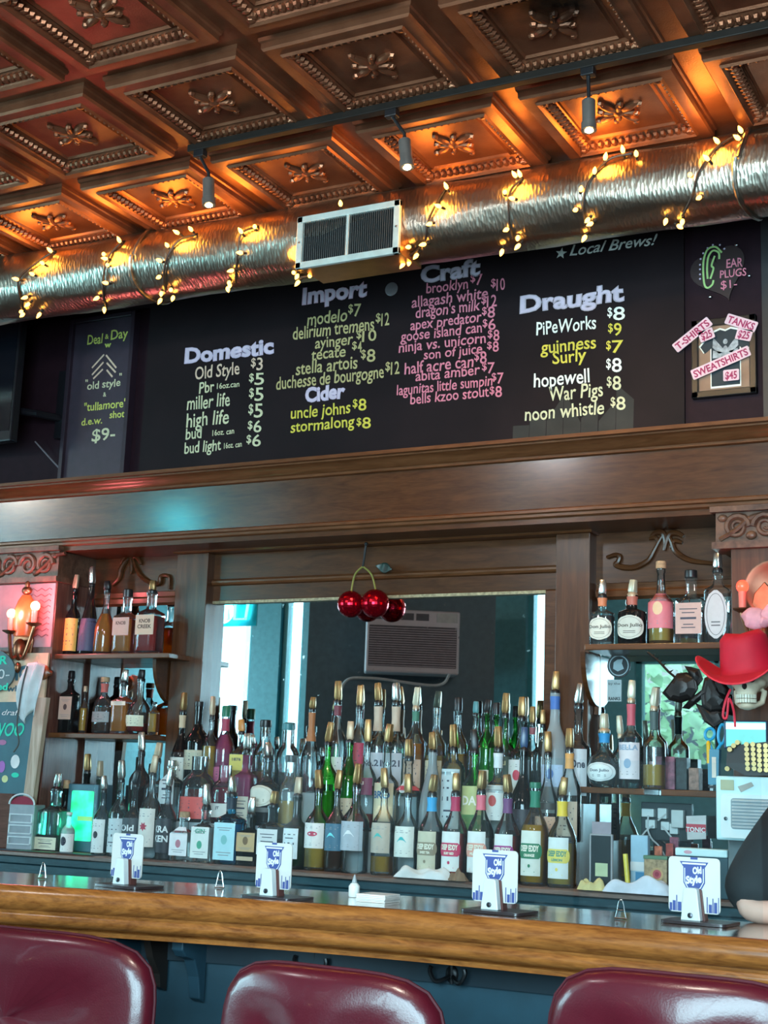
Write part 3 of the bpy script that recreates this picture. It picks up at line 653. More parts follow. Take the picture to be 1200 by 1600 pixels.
for s, x0, y0, x1, sub, s0, sy, s1, (pv, p0, p1, py) in (('Pbr', 311, 615, 335, '16oz.can', 339, 608, 374, ('5', 389, 412, 602)), ('bud', 290, 687, 315, '16oz. can', 332, 681, 366, ('6', 387, 408, 676)), ('bud light', 288, 709, 345, '16oz. can', 350, 701, 378, ('6', 385, 407, 698))):
    b = MB(); letter(b, s, x0, y0, x1, y0 - (x1 - x0) * .115, 18); letter(b, sub, s0, sy, s1, sy - 4, 9); b.build('chalk_line', paints['cream'], board, smooth=0)
    b = MB(); price(b, pv, p0, p1, py, 18); b.build('chalk_price', paints['cream'], board, smooth=0)
for s, x0, y0, x1, h, col in (('Domestic', 288, 568, 428, 23, 'lav'), ('Import', 472, 475, 573, 25, 'lavp'), ('Cider', 476, 628, 539, 22, 'lav'), ('Craft', 656, 442, 751, 25, 'grey'), ('Draught', 812, 489, 975, 26, 'grey')):
    b = MB(); letter(b, s, x0, y0, x1, y0 - (x1 - x0) * .105, h, 0, .05)
    b.build('chalk_heading', paints[col], board, smooth=0)
    b = MB(); letter(b, s, x0 + 1.5, y0 - .5, x1 - 1.5, y0 - .5 - (x1 - x0 - 3) * .105, h, 0, .012)
    o = b.build('heading_highlight', mat('chalk_pale_lilac', (.72, .58, .70), .7), board, smooth=0); o.location.y -= .0006
b = MB(); letter(b, 'Local Brews!', 890, 400, 1027, 386, 17, 0, .012, .35)
cx, cz_ = P2(877, 396); r0 = .026
star = [(cx + (r0 if i % 2 == 0 else r0 * .42) * math.sin(i * PI / 5 + .2), cz_ + (r0 if i % 2 == 0 else r0 * .42) * math.cos(i * PI / 5 + .2)) for i in range(10)]
for i in range(10): flat(b, [(cx, cz_), star[i], star[(i + 1) % 10]], bfn, .0016)
b.build('chalk_line', paints['white'], board, smooth=0)
# rubbed chalk dust under the draught column
b = MB(); d0, d1 = P2(800, 690), P2(990, 600)
for k in range(7):
    x = d0[0] + (d1[0] - d0[0]) * k / 7; b.add([bfn(x, d0[1] - .1, .0006), bfn(x + .07, d0[1] - .1, .0006), bfn(x + .075, d0[1] + random.uniform(.05, .2), .0006), bfn(x + .004, d0[1] + random.uniform(.05, .2), .0006)], [(0, 1, 2, 3)])
b.build('chalk_smudge', mat('chalk_smudge', (.026, .022, .019), .7, var=.4, scale=8), board, smooth=0)
b = MB(); c = at(612, 452, YBRD); b.lathe([(.031, 0), (.031, .003), (.026, .005), (0, .005)], 24); 
b.v = [(c.x + x, YBRD - z, c.z + y) for x, y, z in b.v]
btn = tag(b.build('round_badge', mat('grey_badge', (.22, .19, .20), .4, .3)), 'round grey badge stuck on the menu board between two columns', 'badge')

# deal of the day sign
q = [at(115, 512, YBRD), at(207, 497, YBRD), at(193, 728, YBRD), at(104, 735, YBRD)]
sx0, sx1, sz0 = at(112, 620, YBRD).x, at(203, 612, YBRD).x, zbb
deal = thing('deal_board', ((sx0 + sx1) / 2, YBRD, sz0), 'tall narrow framed blackboard with yellow chalk deal, left of the long menu board', 'chalkboard')
sz1 = at(160, 503, YBRD).z
b = MB(); fwid = .022; yb = YBRD - .012
for lo, hi in (((sx0 - fwid, sz0), (sx0, sz1 + fwid)), ((sx1, sz0), (sx1 + fwid, sz1 + fwid)), ((sx0, sz1), (sx1, sz1 + fwid)), ((sx0, sz0), (sx1, sz0 + .085))): b.bb((lo[0], yb - .02, lo[1]), (hi[0], YW - .001, hi[1]))
b.build('frame', mat('plum_frame', (.03, .016, .026), .4), deal, smooth=0, bevel=.002)
MB().bb((sx0, yb, sz0 + .08), (sx1, YW - .002, sz1)).build('panel', mat('plum_slate', (.052, .034, .05), .4), deal, smooth=0)
dfn = lambda u, v, d=0: Vector((u, yb - d, v))
def dl(b, s, x0, y0, x1, h, bold=.014, m=0, slope=.11):
    A, B = at(x0, y0, yb), at(x1, y0 - (x1 - x0) * slope, yb); text(b, s, dfn, A.x, A.z, B.x - A.x, h * .0028, .0016, m, bold, ang=(B.z - A.z) / (B.x - A.x) * .4)
b = MB(); dl(b, 'Deal', 136.5, 539, 160, 18); dl(b, '&', 164, 530, 170, 9); dl(b, 'Day', 173, 531, 200, 18); dl(b, 'w', 163, 543, 174, 9, .05); b.build('chalk_line', paints['ygreen'], deal, smooth=0)
b = MB()
for a, c in (((144, 575), (163, 554)), ((144, 586), (162, 566)), ((146, 592), (161, 577)), ((166, 555), (182, 575)), ((167, 567), (181, 582)), ((167, 578), (176, 589))):
    A, B = at(*a, yb), at(*c, yb); stroke(b, [(A.x, A.z), (B.x, B.z)], dfn, .009, .0016)
b.build('chalk_chevron', paints['peach'], deal, smooth=0)
b = MB(); dl(b, 'old style', 136, 609, 188, 14); dl(b, '$9-', 143, 690, 180, 22); dl(b, '"', 133, 604, 137, 12); dl(b, '"', 186, 594, 190, 12); dl(b, '&', 161, 620, 166, 8); b.build('chalk_line', paints['cream'], deal, smooth=0)
b = MB(); dl(b, '"tullamore"', 131, 643, 198, 15); dl(b, 'd.e.w.', 127, 665, 160, 13); dl(b, 'shot', 171, 654, 195, 13); b.build('chalk_line', paints['ygreen'], deal, smooth=0)

# ear plugs heart
hc = at(1124, 425, YW - .012); hfn = lambda u, v, d=0: Vector((hc.x + u * math.cos(.3) - v * math.sin(.3), YW - .012 - d, hc.z + u * math.sin(.3) + v * math.cos(.3)))
heart = []
for i in range(40):
    t = 2 * PI * i / 40; heart.append((.0068 * 16 * math.sin(t) ** 3, .0075 * (13 * math.cos(t) - 5 * math.cos(2 * t) - 2 * math.cos(3 * t) - math.cos(4 * t))))
ht = thing('heart_sign', (hc.x, YW - .012, hc.z - .1), 'dark heart-shaped wall sign with a drawn green ear and pink chalk price', 'sign')
MB().prism(heart, hfn, -.011, 0).build('heart_panel', mat('heart_brown', (.035, .016, .016), .5), ht, smooth=0)
wfn = lambda u, v, d=0: Vector((u, YW - .0125 - d, v))
def wl(b, s, x0, y0, x1, h, bold=.012, slope=.08, fn=wfn):
    A, B = at(x0, y0, YW - .012), at(x1, y0 - (x1 - x0) * slope, YW - .012); text(b, s, fn, A.x, A.z, B.x - A.x, h * .0023, .0016, 0, bold, ang=(B.z - A.z) / (B.x - A.x) * .4)
b = MB(); wl(b, 'EAR', 1135, 419, 1161, 16); wl(b, 'PLUGS', 1125, 435, 1166, 14); wl(b, '$1-', 1126, 452, 1152, 15, .004); b.build('chalk_line', paints['pink'], ht, smooth=0)
def wp(pts): return [(lambda v: (v.x, v.z))(at(x, y, YW - .012)) for x, y in pts]
b = MB()
for pts in ([(1128, 395), (1118, 386), (1106, 390), (1100, 405), (1099, 425), (1101, 445), (1106, 450), (1113, 445), (1115, 438)], [(1124, 405), (1123, 395), (1114, 392), (1107, 402), (1105, 420), (1106, 436)], [(1117, 400), (1112, 415), (1115, 420), (1110, 436)]):
    stroke(b, [tuple(v) for v in spline([Vector((*p, 0)).to_2d() for p in wp(pts)], 5)], wfn, .0075, .0016)
b.build('ear_drawing', paints['green'], ht, smooth=0)
b = MB()
for x, y in ((1094, 436), (1094, 429), (1094, 421), (1094, 414), (1095, 405), (1099, 396), (1106, 388), (1114, 383), (1125, 383), (1132, 389)): A = at(x, y, YW - .012); flat(b, ellipse(A.x, A.z, .004, .004, 8), wfn, .0016)
b.build('chalk_dot', paints['lav'], ht, smooth=0)
for x, y in ((1151, 383), (1171, 431), (1110, 464)):
    A = at(x, y, YW - .014); MB().ell((A.x, YW - .016, A.z), (.007, .006, .007), 10, 6).build('pin', steel, ht)

# framed t-shirt price poster
fx0, fx1 = at(1081, 560, YW - .02).x, at(1182, 550, YW - .02).x; fz0, fz1 = at(1130, 619, YW - .02).z, at(1130, 497, YW - .02).z
ps = thing('framed_poster', ((fx0 + fx1) / 2, YW - .02, fz0), 'black framed tan poster of a dark winged t-shirt with pink price strips', 'poster')
b = MB(); k = .026
for lo, hi in (((fx0, fz0), (fx1, fz0 + k)), ((fx0, fz1 - k), (fx1, fz1)), ((fx0, fz0), (fx0 + k, fz1)), ((fx1 - k, fz0), (fx1, fz1))): b.bb((lo[0], YW - .03, lo[1]), (hi[0], YW - .001, hi[1]))
b.build('frame', mat('black_frame', (.012, .01, .01), .35), ps, smooth=0, bevel=.003)
MB().bb((fx0 + .01, YW - .012, fz0 + .01), (fx1 - .01, YW - .002, fz1 - .01)).build('backing', mat('tan_card', (.36, .20, .13), .7), ps, smooth=0)
pfn = lambda u, v, d=0: Vector((fx0 + (fx1 - fx0) * u, YW - .0125 - d, fz0 + (fz1 - fz0) * v))
shirt = [(.3, .14), (.74, .14), (.74, .62), (.84, .55), (.93, .66), (.76, .82), (.6, .86), (.52, .835), (.44, .86), (.3, .82), (.13, .66), (.2, .57), (.3, .63)]
c0 = Vector((.52, .5)); big = [tuple(c0 + (Vector(p) - c0) * 1.07) for p in shirt]
def fan(b, poly, fn, d):      # concave outline filled by triangulation
    from mathutils.geometry import tessellate_polygon
    tri = tessellate_polygon([[Vector((u, v, 0)) for u, v in poly]]); b.add([fn(u, v, d) for u, v in poly], tri)
b = MB(); fan(b, big, pfn, .0008); b.build('shirt_outline', paints['white'], ps, smooth=0)
b = MB(); fan(b, shirt, pfn, .0016); b.build('shirt_print', mat('shirt_navy', (.012, .022, .032), .6), ps, smooth=0)
b = MB()
for s in (-1, 1):
    for wpoly in ([(0, .58), (.19, .77), (.2, .64), (.1, .55)], [(0, .56), (.19, .6), (.2, .5), (.08, .5)]): fan(b, [(.52 + s * u, v) for u, v in wpoly], pfn, .0024)
flat(b, ellipse(.52, .55, .05, .1), pfn, .0025); flat(b, ellipse(.52, .7, .035, .035), pfn, .0025)
b.build('winged_print', mat('print_grey', (.36, .36, .38), .6, var=.5, scale=60), ps, smooth=0)
pk = mat('strip_pink', (.85, .55, .62), .6); mg = mat('magenta_ink', (.42, .02, .10), .6)
for s, u, v, w, h, a in (('T-SHIRTS', -.2, .64, .62, .045, .62), ('TANKS', .56, .93, .44, .045, -.42), ('SWEATSHIRTS', .06, .26, .88, .045, .33), ('$25', .18, .73, .17, .04, .3), ('$25', .72, .72, .18, .04, -.3), ('$45', .53, .2, .18, .04, -.0)):
    fwd = fx1 - fx0; b = MB(); rot = lambda x, z, d=0, u=u, v=v, a=a: Vector((fx0 + fwd * u + x * math.cos(a) - z * math.sin(a), YW - .031 - d, fz0 + (fz1 - fz0) * v + x * math.sin(a) + z * math.cos(a)))
    ww = w * fwd; hh = .028 if len(s) > 3 else .03
    b.prism(rrect(-.008, -.007, ww + .008, hh + .007, .005), rot, -.004, 0); st = b.build('price_strip', pk, ps, smooth=0)
    b = MB(); text(b, s, rot, 0, 0, ww, hh, .0008, 0, .03, wob=0); b.build('strip_lettering', mg, ps, smooth=0)
# strip of wall trim at the far right
struct('trim_1', MB().bb((at(1190, 500, YW - .02).x, YW - .012, 2.5), (at(1190, 500, YW).x + .4, YW, 3.6)), mat('slate_trim', (.03, .026, .028), .5), smooth=0)

# television on a wall bracket at the far left
YTV = 4.93
tv = thing('television', (-4.8, YTV, 3.0), 'black flat television on a wall arm above the cornice at the left edge', 'television')
tx1 = at(28, 560, YTV).x; tz0, tz1 = at(0, 690, YTV).z, at(0, 490, YTV).z
b = MB(); b.bb((tx1 - .75, YTV, tz0), (tx1, YTV + .05, tz1 + .03)); b.build('housing', mat('tv_black', (.01, .009, .012), .3, var=0), tv, smooth=0, bevel=.008)
MB().bb((tx1 - .735, YTV - .002, tz0 + .05), (tx1 - .015, YTV, tz1 + .015)).build('screen', mat('dark_screen', (.008, .008, .012), .12, var=0), tv, smooth=0)
b = MB(); b.tube([Vector((tx1 - .2, YTV + .05, tz0 + .2)), Vector((tx1 + .04, YTV + .12, tz0 + .16)), Vector((tx1 + .09, YW - .02, tz0 + .16))], .018, 8); b.bb((tx1 + .06, YW - .04, tz0 + .06), (tx1 + .12, YW - .002, tz0 + .4)); b.build('wall_arm', mat('tv_black', (.01, .009, .012), .3), tv)
b = MB(); b.tube([at(55, 690, YW - .03), at(100, 740, YW - .02), at(108, 742, YW - .01)], .004, 6); b.build('cable', mat('grey_cable', (.2, .16, .18), .5), tv)
b = MB(); b.bb((at(20, 700, YW).x, YW - .05, zbb + .0), (at(50, 700, YW).x, YW - .001, zbb + .15)); b.build('media_box', mat('plum_box', (.07, .045, .07), .5), tv, smooth=0)

# ------------------------------------------------------------------ bottles
G = dict(clear=glass('clear_glass', (.965, .99, .99), refr=.08, gloss=1.3, haze=.02), green=glass('green_glass', (.18, .82, .24), gloss=1.3), dgreen=glass('deep_green_glass', (.03, .28, .10)), blue=glass('blue_glass', (.10, .62, .85)), ltblue=glass('pale_blue_glass', (.62, .90, .95), gloss=1.5, haze=.04),
         brown=glass('brown_glass', (.22, .07, .03)), dark=glass('black_glass', (.03, .025, .03), refr=.1), frost=glass('frosted_glass', (.72, .80, .86), .25, .7, .6, .35), frostg=glass('frosted_grey_glass', (.30, .36, .42), .2, .6, .6, .3), smoke=glass('smoky_glass', (.55, .60, .63), gloss=1.4, haze=.03))
LQ = dict(clear=None, amber=liquid('amber_whiskey', (.88, .30, .03)), red=liquid('red_liqueur', (.62, .03, .02)), dark=liquid('dark_liqueur', (.05, .015, .015)), gold=liquid('golden_liquor', (.95, .50, .05)), straw=liquid('straw_liquor', (1.0, .64, .13)),
          pink=liquid('pink_liqueur', (.75, .10, .28)), orange=liquid('orange_juice_liquor', (.95, .46, .03)), green=liquid('green_liqueur', (.10, .55, .10)), wine=liquid('wine_liquor', (.35, .02, .06)), brown=liquid('brown_rum', (.35, .10, .03)))
def lm(c): return mat('label_%d_%d_%d' % tuple(int(x * 255) for x in c), c, .55, var=.05, scale=40)
CAPC = dict(gold=mat('bronze_pourer', (.36, .22, .09), .32, .6, var=.3), silver=mat('silver_pourer', (.62, .62, .58), .25, .9), black=mat('black_cap', (.012, .012, .014), .35, var=0), blue=mat('blue_pourer', (.03, .07, .16), .3, var=0), cork=mat('cork', (.45, .28, .16), .8, var=.25, scale=90),
            pale=mat('pale_pourer', (.55, .52, .40), .35, .3), tan=mat('tan_pourer', (.50, .36, .24), .4, .3), green=mat('green_cap', (.02, .16, .09), .4, var=0), orange=mat('orange_cap', (.62, .25, .06), .4, var=0), glass=G['clear'], white=mat('white_cap', (.75, .73, .68), .5, var=0), teal=mat('teal_cap', (.06, .22, .25), .4, var=0))
SH = dict(
    round=[(.90, 0), (1, .02), (1, .56), (.97, .61), (.80, .67), (.48, .74), (.34, .79), (.30, .84), (.29, .95), (.34, .955), (.34, 1)],
    stout=[(.92, 0), (1, .03), (1, .52), (.96, .57), (.7, .62), (.42, .66), (.33, .72), (.30, .94), (.36, .95), (.36, 1)],
    cone=[(.92, 0), (1, .02), (1, .52), (.97, .57), (.78, .65), (.52, .73), (.36, .80), (.31, .86), (.31, .95), (.36, .955), (.36, 1)],
    wine=[(.9, 0), (1, .02), (1, .55), (.93, .61), (.66, .68), (.42, .73), (.36, .79), (.34, .95), (.38, .955), (.38, 1)],
    square=[(.95, 0), (1, .02), (1, .62), (.96, .66), (.6, .70), (.36, .73), (.33, .78), (.33, .95), (.38, .955), (.38, 1)],
    tallsq=[(.95, 0), (1, .02), (1, .70), (.93, .74), (.5, .79), (.36, .82), (.34, .95), (.4, .955), (.4, 1)],
    flask=[(.85, 0), (.98, .04), (1, .3), (.98, .5), (.86, .62), (.55, .7), (.34, .75), (.28, .8), (.28, .95), (.34, .955), (.34, 1)],
    round2=[(.6, 0), (.85, .06), (1, .24), (1, .36), (.84, .52), (.5, .62), (.34, .67), (.3, .72), (.3, .95), (.36, .955), (.36, 1)],
    capsule=[(.8, 0), (1, .03), (1, .74), (.93, .8), (.7, .86), (.42, .89), (.36, .92), (.36, 1)],
    pyr=[(.95, 0), (1, .02), (.98, .3), (.86, .48), (.62, .64), (.42, .78), (.34, .86), (.34, 1)],
    bell=[(.95, 0), (1, .02), (.97, .36), (.9, .46), (.66, .56), (.4, .66), (.3, .74), (.28, .95), (.34, .955), (.34, 1)],
    goose=[(.92, 0), (1, .02), (1, .46), (.94, .54), (.72, .62), (.5, .68), (.40, .73), (.37, .8), (.34, .95), (.38, .955), (.38, 1)],
    jug=[(.9, 0), (1, .04), (1, .5), (.92, .62), (.7, .70), (.5, .74), (.46, .80), (.46, 1)])
def prof_r(p, t):
    for (r0, z0), (r1, z1) in zip(p, p[1:]):
        if z0 <= t <= z1: return r0 + (r1 - r0) * (t - z0) / max(1e-6, z1 - z0)
    return p[-1][0]
NB = [0]
def bottle(desc, x, y, z, wd, H, shape='round', gl='clear', lq=None, lv=.45, label=None, l0=.14, l1=.46, la=62, txt=None, tc=(.05, .05, .08), art=None, ac=(.1, .4, .5), neck=None, cap='gold', ch=.2, tilt=0, dy=1, e=None, rot=0, group=None, cat='bottle', name='liquor_bottle', label2=None):
    """H = full height with pourer; ch = share of H taken by pourer or cap"""
    t = thing(name, (x, y, z), desc, cat, group, rot)
    R = wd / 2; Hb = H * (1 - ch) if cap else H; P = SH[shape]
    if e is None: e = {'square': 7, 'tallsq': 7, 'flask': 2.4}.get(shape, 2)
    if shape == 'flask' and dy == 1: dy = .62
    if shape in ('square', 'tallsq') and dy == 1: dy = .72
    N = 28
    if shape == 'jug' and wd > .1: dy = .78
    pr = [(r * R, q * Hb) for r, q in P]
    MB().lathe([(R * .3, R * .12)] + pr, N, e=e, dy=dy).build('glass_body', G[gl], t, local=True, smooth=50)
    k = .95
    if lq and LQ.get(lq):
        top = lv; lp = [(r * R * k, max(.012, q * Hb)) for r, q in P if q < top] + [(prof_r(P, top) * R * k, top * Hb)]
        MB().lathe(lp, N, e=e, dy=dy).build('liquor', LQ[lq], t, local=True, smooth=50)
    def sfn(off):            # u = arc length around the front, v = height
        def fn(u, v, d=0):
            rr = prof_r(P, min(1, max(0, v / Hb))) * R + off + d
            if e > 3:
                return Vector((max(-rr, min(rr, u)), -rr * dy, v))
            a = u / rr; ca, sa = math.sin(a), math.cos(a); qq = (abs(ca) ** e + abs(sa) ** e) ** (-1 / e)
            return Vector((rr * qq * ca, -rr * qq * sa * dy, v))
        return fn
    hw = R * math.radians(la) if e <= 3 else R * .88
    def patch(c, z0, z1, hw_, nm, off=.0012, ov=False):
        fn = sfn(off); b = MB(); nu = 14
        if ov:
            b.grid(lambda i, j: fn((i - .5) * 2 * hw_ * math.sqrt(max(0, 1 - (2 * j - 1) ** 2 * .98)), z0 * Hb + (z1 - z0) * Hb * j), nu, 12)
        else: b.grid(lambda i, j: fn((i - .5) * 2 * hw_, z0 * Hb + (z1 - z0) * Hb * j), nu, 4)
        return b.build(nm, lm(c), t, local=True, smooth=60)
    if label:
        lo = patch(label, l0, l1, hw, 'label', ov=(art == 'oval'))
        b = MB(); fn = sfn(.002); c = (l0 + l1) / 2 * Hb; lh = (l1 - l0) * Hb
        used = False
        if art == 'deep':
            fo = sfn(.0026); q = MB()
            q.grid(lambda i, j: fo((i - .5) * 2.3 * hw * (1 - .25 * abs(2 * j - 1) ** 3), c - lh * .02 + lh * .34 * (j - .3)), 14, 8); q.build('label_badge', lm(ac), t, local=True, smooth=60)
            fn2 = sfn(.0036); tb_ = MB(); text(tb_, txt[0], fn2, 0, c + lh * .045, hw * 1.75, lh * .13, 0, 0, .05, wob=0, center=True); text(tb_, txt[1], fn2, 0, c - lh * .075, hw * 1.0, lh * .06, 0, 0, .05, wob=0, center=True)
            tb_.build('label_lettering', lm((.85, .80, .66) if sum(ac) < 1.6 else (.12, .3, .2)), t, local=True, smooth=0)
            flat(b, ellipse(0, l0 * Hb + lh * .22, .005, .006, 10), fn, 0); flat(b, [(-hw * .5, l0 * Hb + lh * .08), (hw * .5, l0 * Hb + lh * .08), (hw * .5, l0 * Hb + lh * .1), (-hw * .5, l0 * Hb + lh * .1)], fn, 0); used = True
        elif art in ('house', 'emblem', 'leaf', 'lips'):
            s_ = hw * .42
            shp = {'house': [(-s_, 0), (s_, 0), (s_ * .6, s_ * .5), (s_ * .2, s_ * .95), (-s_ * .2, s_ * .95), (-s_ * .6, s_ * .5)], 'emblem': ellipse(0, s_ * .4, s_ * .7, s_ * .9, 14), 'lips': ellipse(s_ * .2, s_ * .4, s_ * 1.0, s_ * .42, 14),
                   'leaf': [(s_ * .95 * (1 if i % 2 else .55) * math.sin(i * PI / 7), s_ * .3 + s_ * .95 * (1 if i % 2 else .55) * math.cos(i * PI / 7)) for i in range(14)]}[art]
            ctr = (sum(p[0] for p in shp) / len(shp), sum(p[1] for p in shp) / len(shp))
            for i in range(len(shp)): b.add([fn(u, c - s_ * (.1 if not txt else .9) + v, 0) for u, v in (ctr, shp[i], shp[(i + 1) % len(shp)])], [(0, 1, 2)])
            ink = MB()
            for i, f_ in enumerate((.86, .8, .2, .13)): stroke(ink, [(-hw * (.5 if i % 2 else .7), l0 * Hb + lh * f_), (0, l0 * Hb + lh * f_), (hw * (.5 if i % 2 else .7), l0 * Hb + lh * f_)], fn, lh * .02, 0)
            ink.build('label_lines', lm((.30, .30, .32)), t, local=True, smooth=0); used = True
        elif art == 'oval':
            for f_ in (.34, .27): stroke(b, [(-hw * .4, l0 * Hb + lh * f_), (0, l0 * Hb + lh * f_), (hw * .4, l0 * Hb + lh * f_)], fn, lh * .025, 0)
            stroke(b, [(hw * .8 * math.sin(2 * PI * i / 20), c + lh * .43 * math.cos(2 * PI * i / 20)) for i in range(21)], fn, lh * .012, 0); used = True
        if txt and art != 'deep':
            tx = txt if isinstance(txt, (list, tuple)) else [txt]
            for i, s in enumerate(tx):
                h_ = min(lh * (.14 if art else .19), hw * 2.2 / max(2, len(s)) * 1.5); text(b, s, fn, 0, c + lh * ((.02 if art == 'oval' else .30 if art else .10) - .28 * i), min(hw * 1.7, h_ * len(s) * .9), h_, 0, 0, .03, wob=0, center=True)
            used = True
        if not art and not txt:
            for i, f_ in enumerate((.8, .68, .5, .3, .2)): w_ = hw * (.7, .5, .62, .4, .55)[i]; stroke(b, [(-w_, l0 * Hb + lh * f_), (0, l0 * Hb + lh * f_), (w_, l0 * Hb + lh * f_)], fn, lh * (.07 if i == 2 else .03), 0)
            used = True
        if used: b.build('label_print', lm(ac if art else tc), t, local=True, smooth=0)
    if label2: patch(label2[0], label2[1], label2[2], hw * label2[3], 'lower_label')
    nr = P[-1][0] * R
    if neck:
        z0, z1 = (.80, .97) if shape not in ('capsule', 'pyr') else (.9, 1.0)
        z0 = neck[1] if len(neck) > 1 else z0
        MB().lathe([(prof_r(P, q) * R + .0015, q * Hb) for q in (z0, (z0 + z1) / 2, z1)], 18).build('neck_band', lm(neck[0]), t, local=True)
    if cap:
        c0 = ch * H
        if ch > .13:           # pourer: black collar, stem and tapered flip cover
            b = MB(); b.lathe([(nr * .95, -.006), (nr * 1.0, .004), (nr * .92, c0 * .12), (nr * .62, c0 * .2), (nr * .6, c0 * .4)], 14, c=(0, 0, Hb)); ps_ = b.build('pour_spout', CAPC['black' if cap != 'pale' else 'tan'], t, local=True)
            w1 = max(.0105, min(.0145, nr * .95)); b = MB(); M = Matrix.Rotation(tilt or random.uniform(-.14, .14), 3, 'Y') @ Matrix.Rotation(random.uniform(-.5, .5), 3, 'Z')
            sect = [(-.05, .8, .7), (0.12, 1.0, .9), (.6, .92, .8), (.95, .84, .7), (1, .74, .6)]
            vs = []; L = c0 * .82
            for q, a_, d_ in sect:
                for (u, v) in rrect(-w1 * a_, -w1 * d_, w1 * a_, w1 * d_, w1 * .3, 2): vs.append(M @ Vector((u, v, q * L)) + Vector((0, 0, Hb + c0 * .18)))
            kk = len(rrect(0, 0, 1, 1, .1, 2))
            b.add(vs, [(i * kk + j, i * kk + (j + 1) % kk, (i + 1) * kk + (j + 1) % kk, (i + 1) * kk + j) for i in range(4) for j in range(kk)] + [tuple(range(kk)), tuple(4 * kk + j for j in range(kk))])
            b.build('spout_cover', CAPC[cap], ps_, local=True, smooth=50)
        else:
            MB().lathe([(nr * 1.12, 0), (nr * 1.15, c0 * .15), (nr * 1.12, c0 * .9), (nr * .95, c0)], 16, c=(0, 0, Hb)).build('stopper', CAPC[cap], t, local=True)
    NB[0] += 1
    return t
ROWS = dict(F=(4.765, ZCNT), M=(4.898, RZ[1]), B=(5.024, RZ[2]), C=(4.84, ZCNT), D=(4.935, ZCNT), L1=(YSB, ZS1), L2=(YSB, ZS2), R1=(YSB, ZR1), R2=(YSB + .01, ZR2))
def B(desc, row, px, top, wpx, **k):
    Y, Z = ROWS[row]
    if row == 'B' and (px < 335 or px > 855): Y = 4.994
    X = xat(px, Y, Z + .1); Z += .001
    zt_ = zat(top, X, Y); s = depth((X, Y, Z + .1)) / FPX
    return bottle(desc, X, Y, Z, wpx * s, zt_ - Z, **k)
CREAM, WHITE, TANL = (.72, .66, .50), (.80, .80, .78), (.62, .50, .36)
# left upper shelf
B('slim bottle with yellow wrap label, first on the upper left shelf', 'L1', 112, 898, 23, shape='wine', gl='dark', label=(.80, .50, .12), l0=.06, l1=.56, la=85, cap='tan', ch=.2)
B('dark tapering bottle with navy label beside the yellow-wrapped bottle', 'L1', 138, 886, 30, shape='pyr', gl='brown', lq='dark', label=(.05, .06, .13), l0=.05, l1=.52, la=80, cap='silver', ch=.22)
B('round-shouldered amber bottle glowing orange in the middle of the upper left shelf', 'L1', 163, 908, 33, shape='bell', gl='clear', lq='amber', lv=.64, cap='black', ch=.14)
B('square whiskey bottle with grey label in front of the scroll carving', 'L1', 196, 921, 36, shape='square', gl='clear', lq='amber', lv=.6, label=(.42, .34, .28), l0=.32, l1=.63, txt='KNOB', tc=(.08, .05, .04), cap='black', ch=.12)
B('square whiskey bottle with tan label, last on the upper left shelf', 'L1', 234, 907, 40, shape='square', gl='clear', lq='red', lv=.6, label=(.55, .44, .32), l0=.30, l1=.62, txt=['KNOB', 'CREEK'], tc=(.06, .04, .03), cap='gold', ch=.16)
# left lower shelf
B('bottle with buff card label at the dark end of the lower left shelf', 'L2', 108, 1048, 28, shape='tallsq', gl='dark', label=(.52, .40, .32), l0=.25, l1=.68, art='emblem', ac=(.08, .06, .06), cap='black', ch=.15)
B('thin amber bottle standing beside the buff-labelled bottle', 'L2', 131, 1072, 14, shape='wine', gl='clear', lq='gold', lv=.6, cap='tan', ch=.12)
B('oval dark whiskey bottle with cork stopper on the lower left shelf', 'L2', 161, 1058, 36, shape='flask', gl='smoke', lq='brown', lv=.5, label=(.30, .30, .30), l0=.22, l1=.42, cap='cork', ch=.09, neck=((.55, .12, .10),))
B('square amber bottle with white top band on the lower left shelf', 'L2', 191, 1046, 32, shape='square', gl='clear', lq='amber', lv=.6, label=(.80, .66, .52), l0=.56, l1=.64, cap='silver', ch=.22)
B('round clear bottle with black stopper and red liquor on the lower left shelf', 'L2', 217, 1046, 38, shape='round2', gl='clear', lq='red', lv=.2, label=(.70, .66, .50), l0=.14, l1=.34, cap='black', ch=.16)
B('tall narrow bright amber bottle at the right end of the lower left shelf', 'L2', 241, 1097, 16, shape='tallsq', gl='clear', lq='gold', lv=.68, cap='black', ch=.06, dy=1)
# counter, far left, beside the green chiller
B('square clear decanter with cream hexagon label left of the green chiller', 'C', 84, 1208, 48, shape='square', gl='ltblue', lq='dark', lv=.26, label=CREAM, l0=.02, l1=.22, cap='silver', ch=.22, e=6)
B('small white bottle with dark printed windows in front of the green chiller', 'F', 107, 1269, 21, shape='wine', gl='frost', label=(.85, .85, .82), l0=.03, l1=.5, la=100, art='emblem', ac=(.03, .03, .05), cap='white', ch=.06)
B('dark cork-stoppered bottle half hidden behind the square decanter', 'D', 99, 1219, 26, shape='stout', gl='brown', lq='dark', cap='cork', ch=.12)
B('dark bottle with ribbed silver pourer behind the green chiller', 'D', 130, 1178, 30, shape='wine', gl='dark', cap='gold', ch=.2)
B('dark green bottle with pale pourer just right of the green chiller', 'D', 150, 1189, 28, shape='wine', gl='dgreen', cap='tan', ch=.2)
B('slim bottle with white label and black crest behind the leftmost coaster stand', 'F', 158, 1212, 27, shape='wine', gl='clear', label=WHITE, l0=.04, l1=.56, art='emblem', ac=(.03, .03, .04), cap='silver', ch=.2)
B('tall clear bottle with frosted panel right behind the leftmost coaster stand', 'F', 184, 1188, 30, shape='wine', gl='clear', label=(.6, .66, .68), l0=.05, l1=.5, cap='silver', ch=.22)
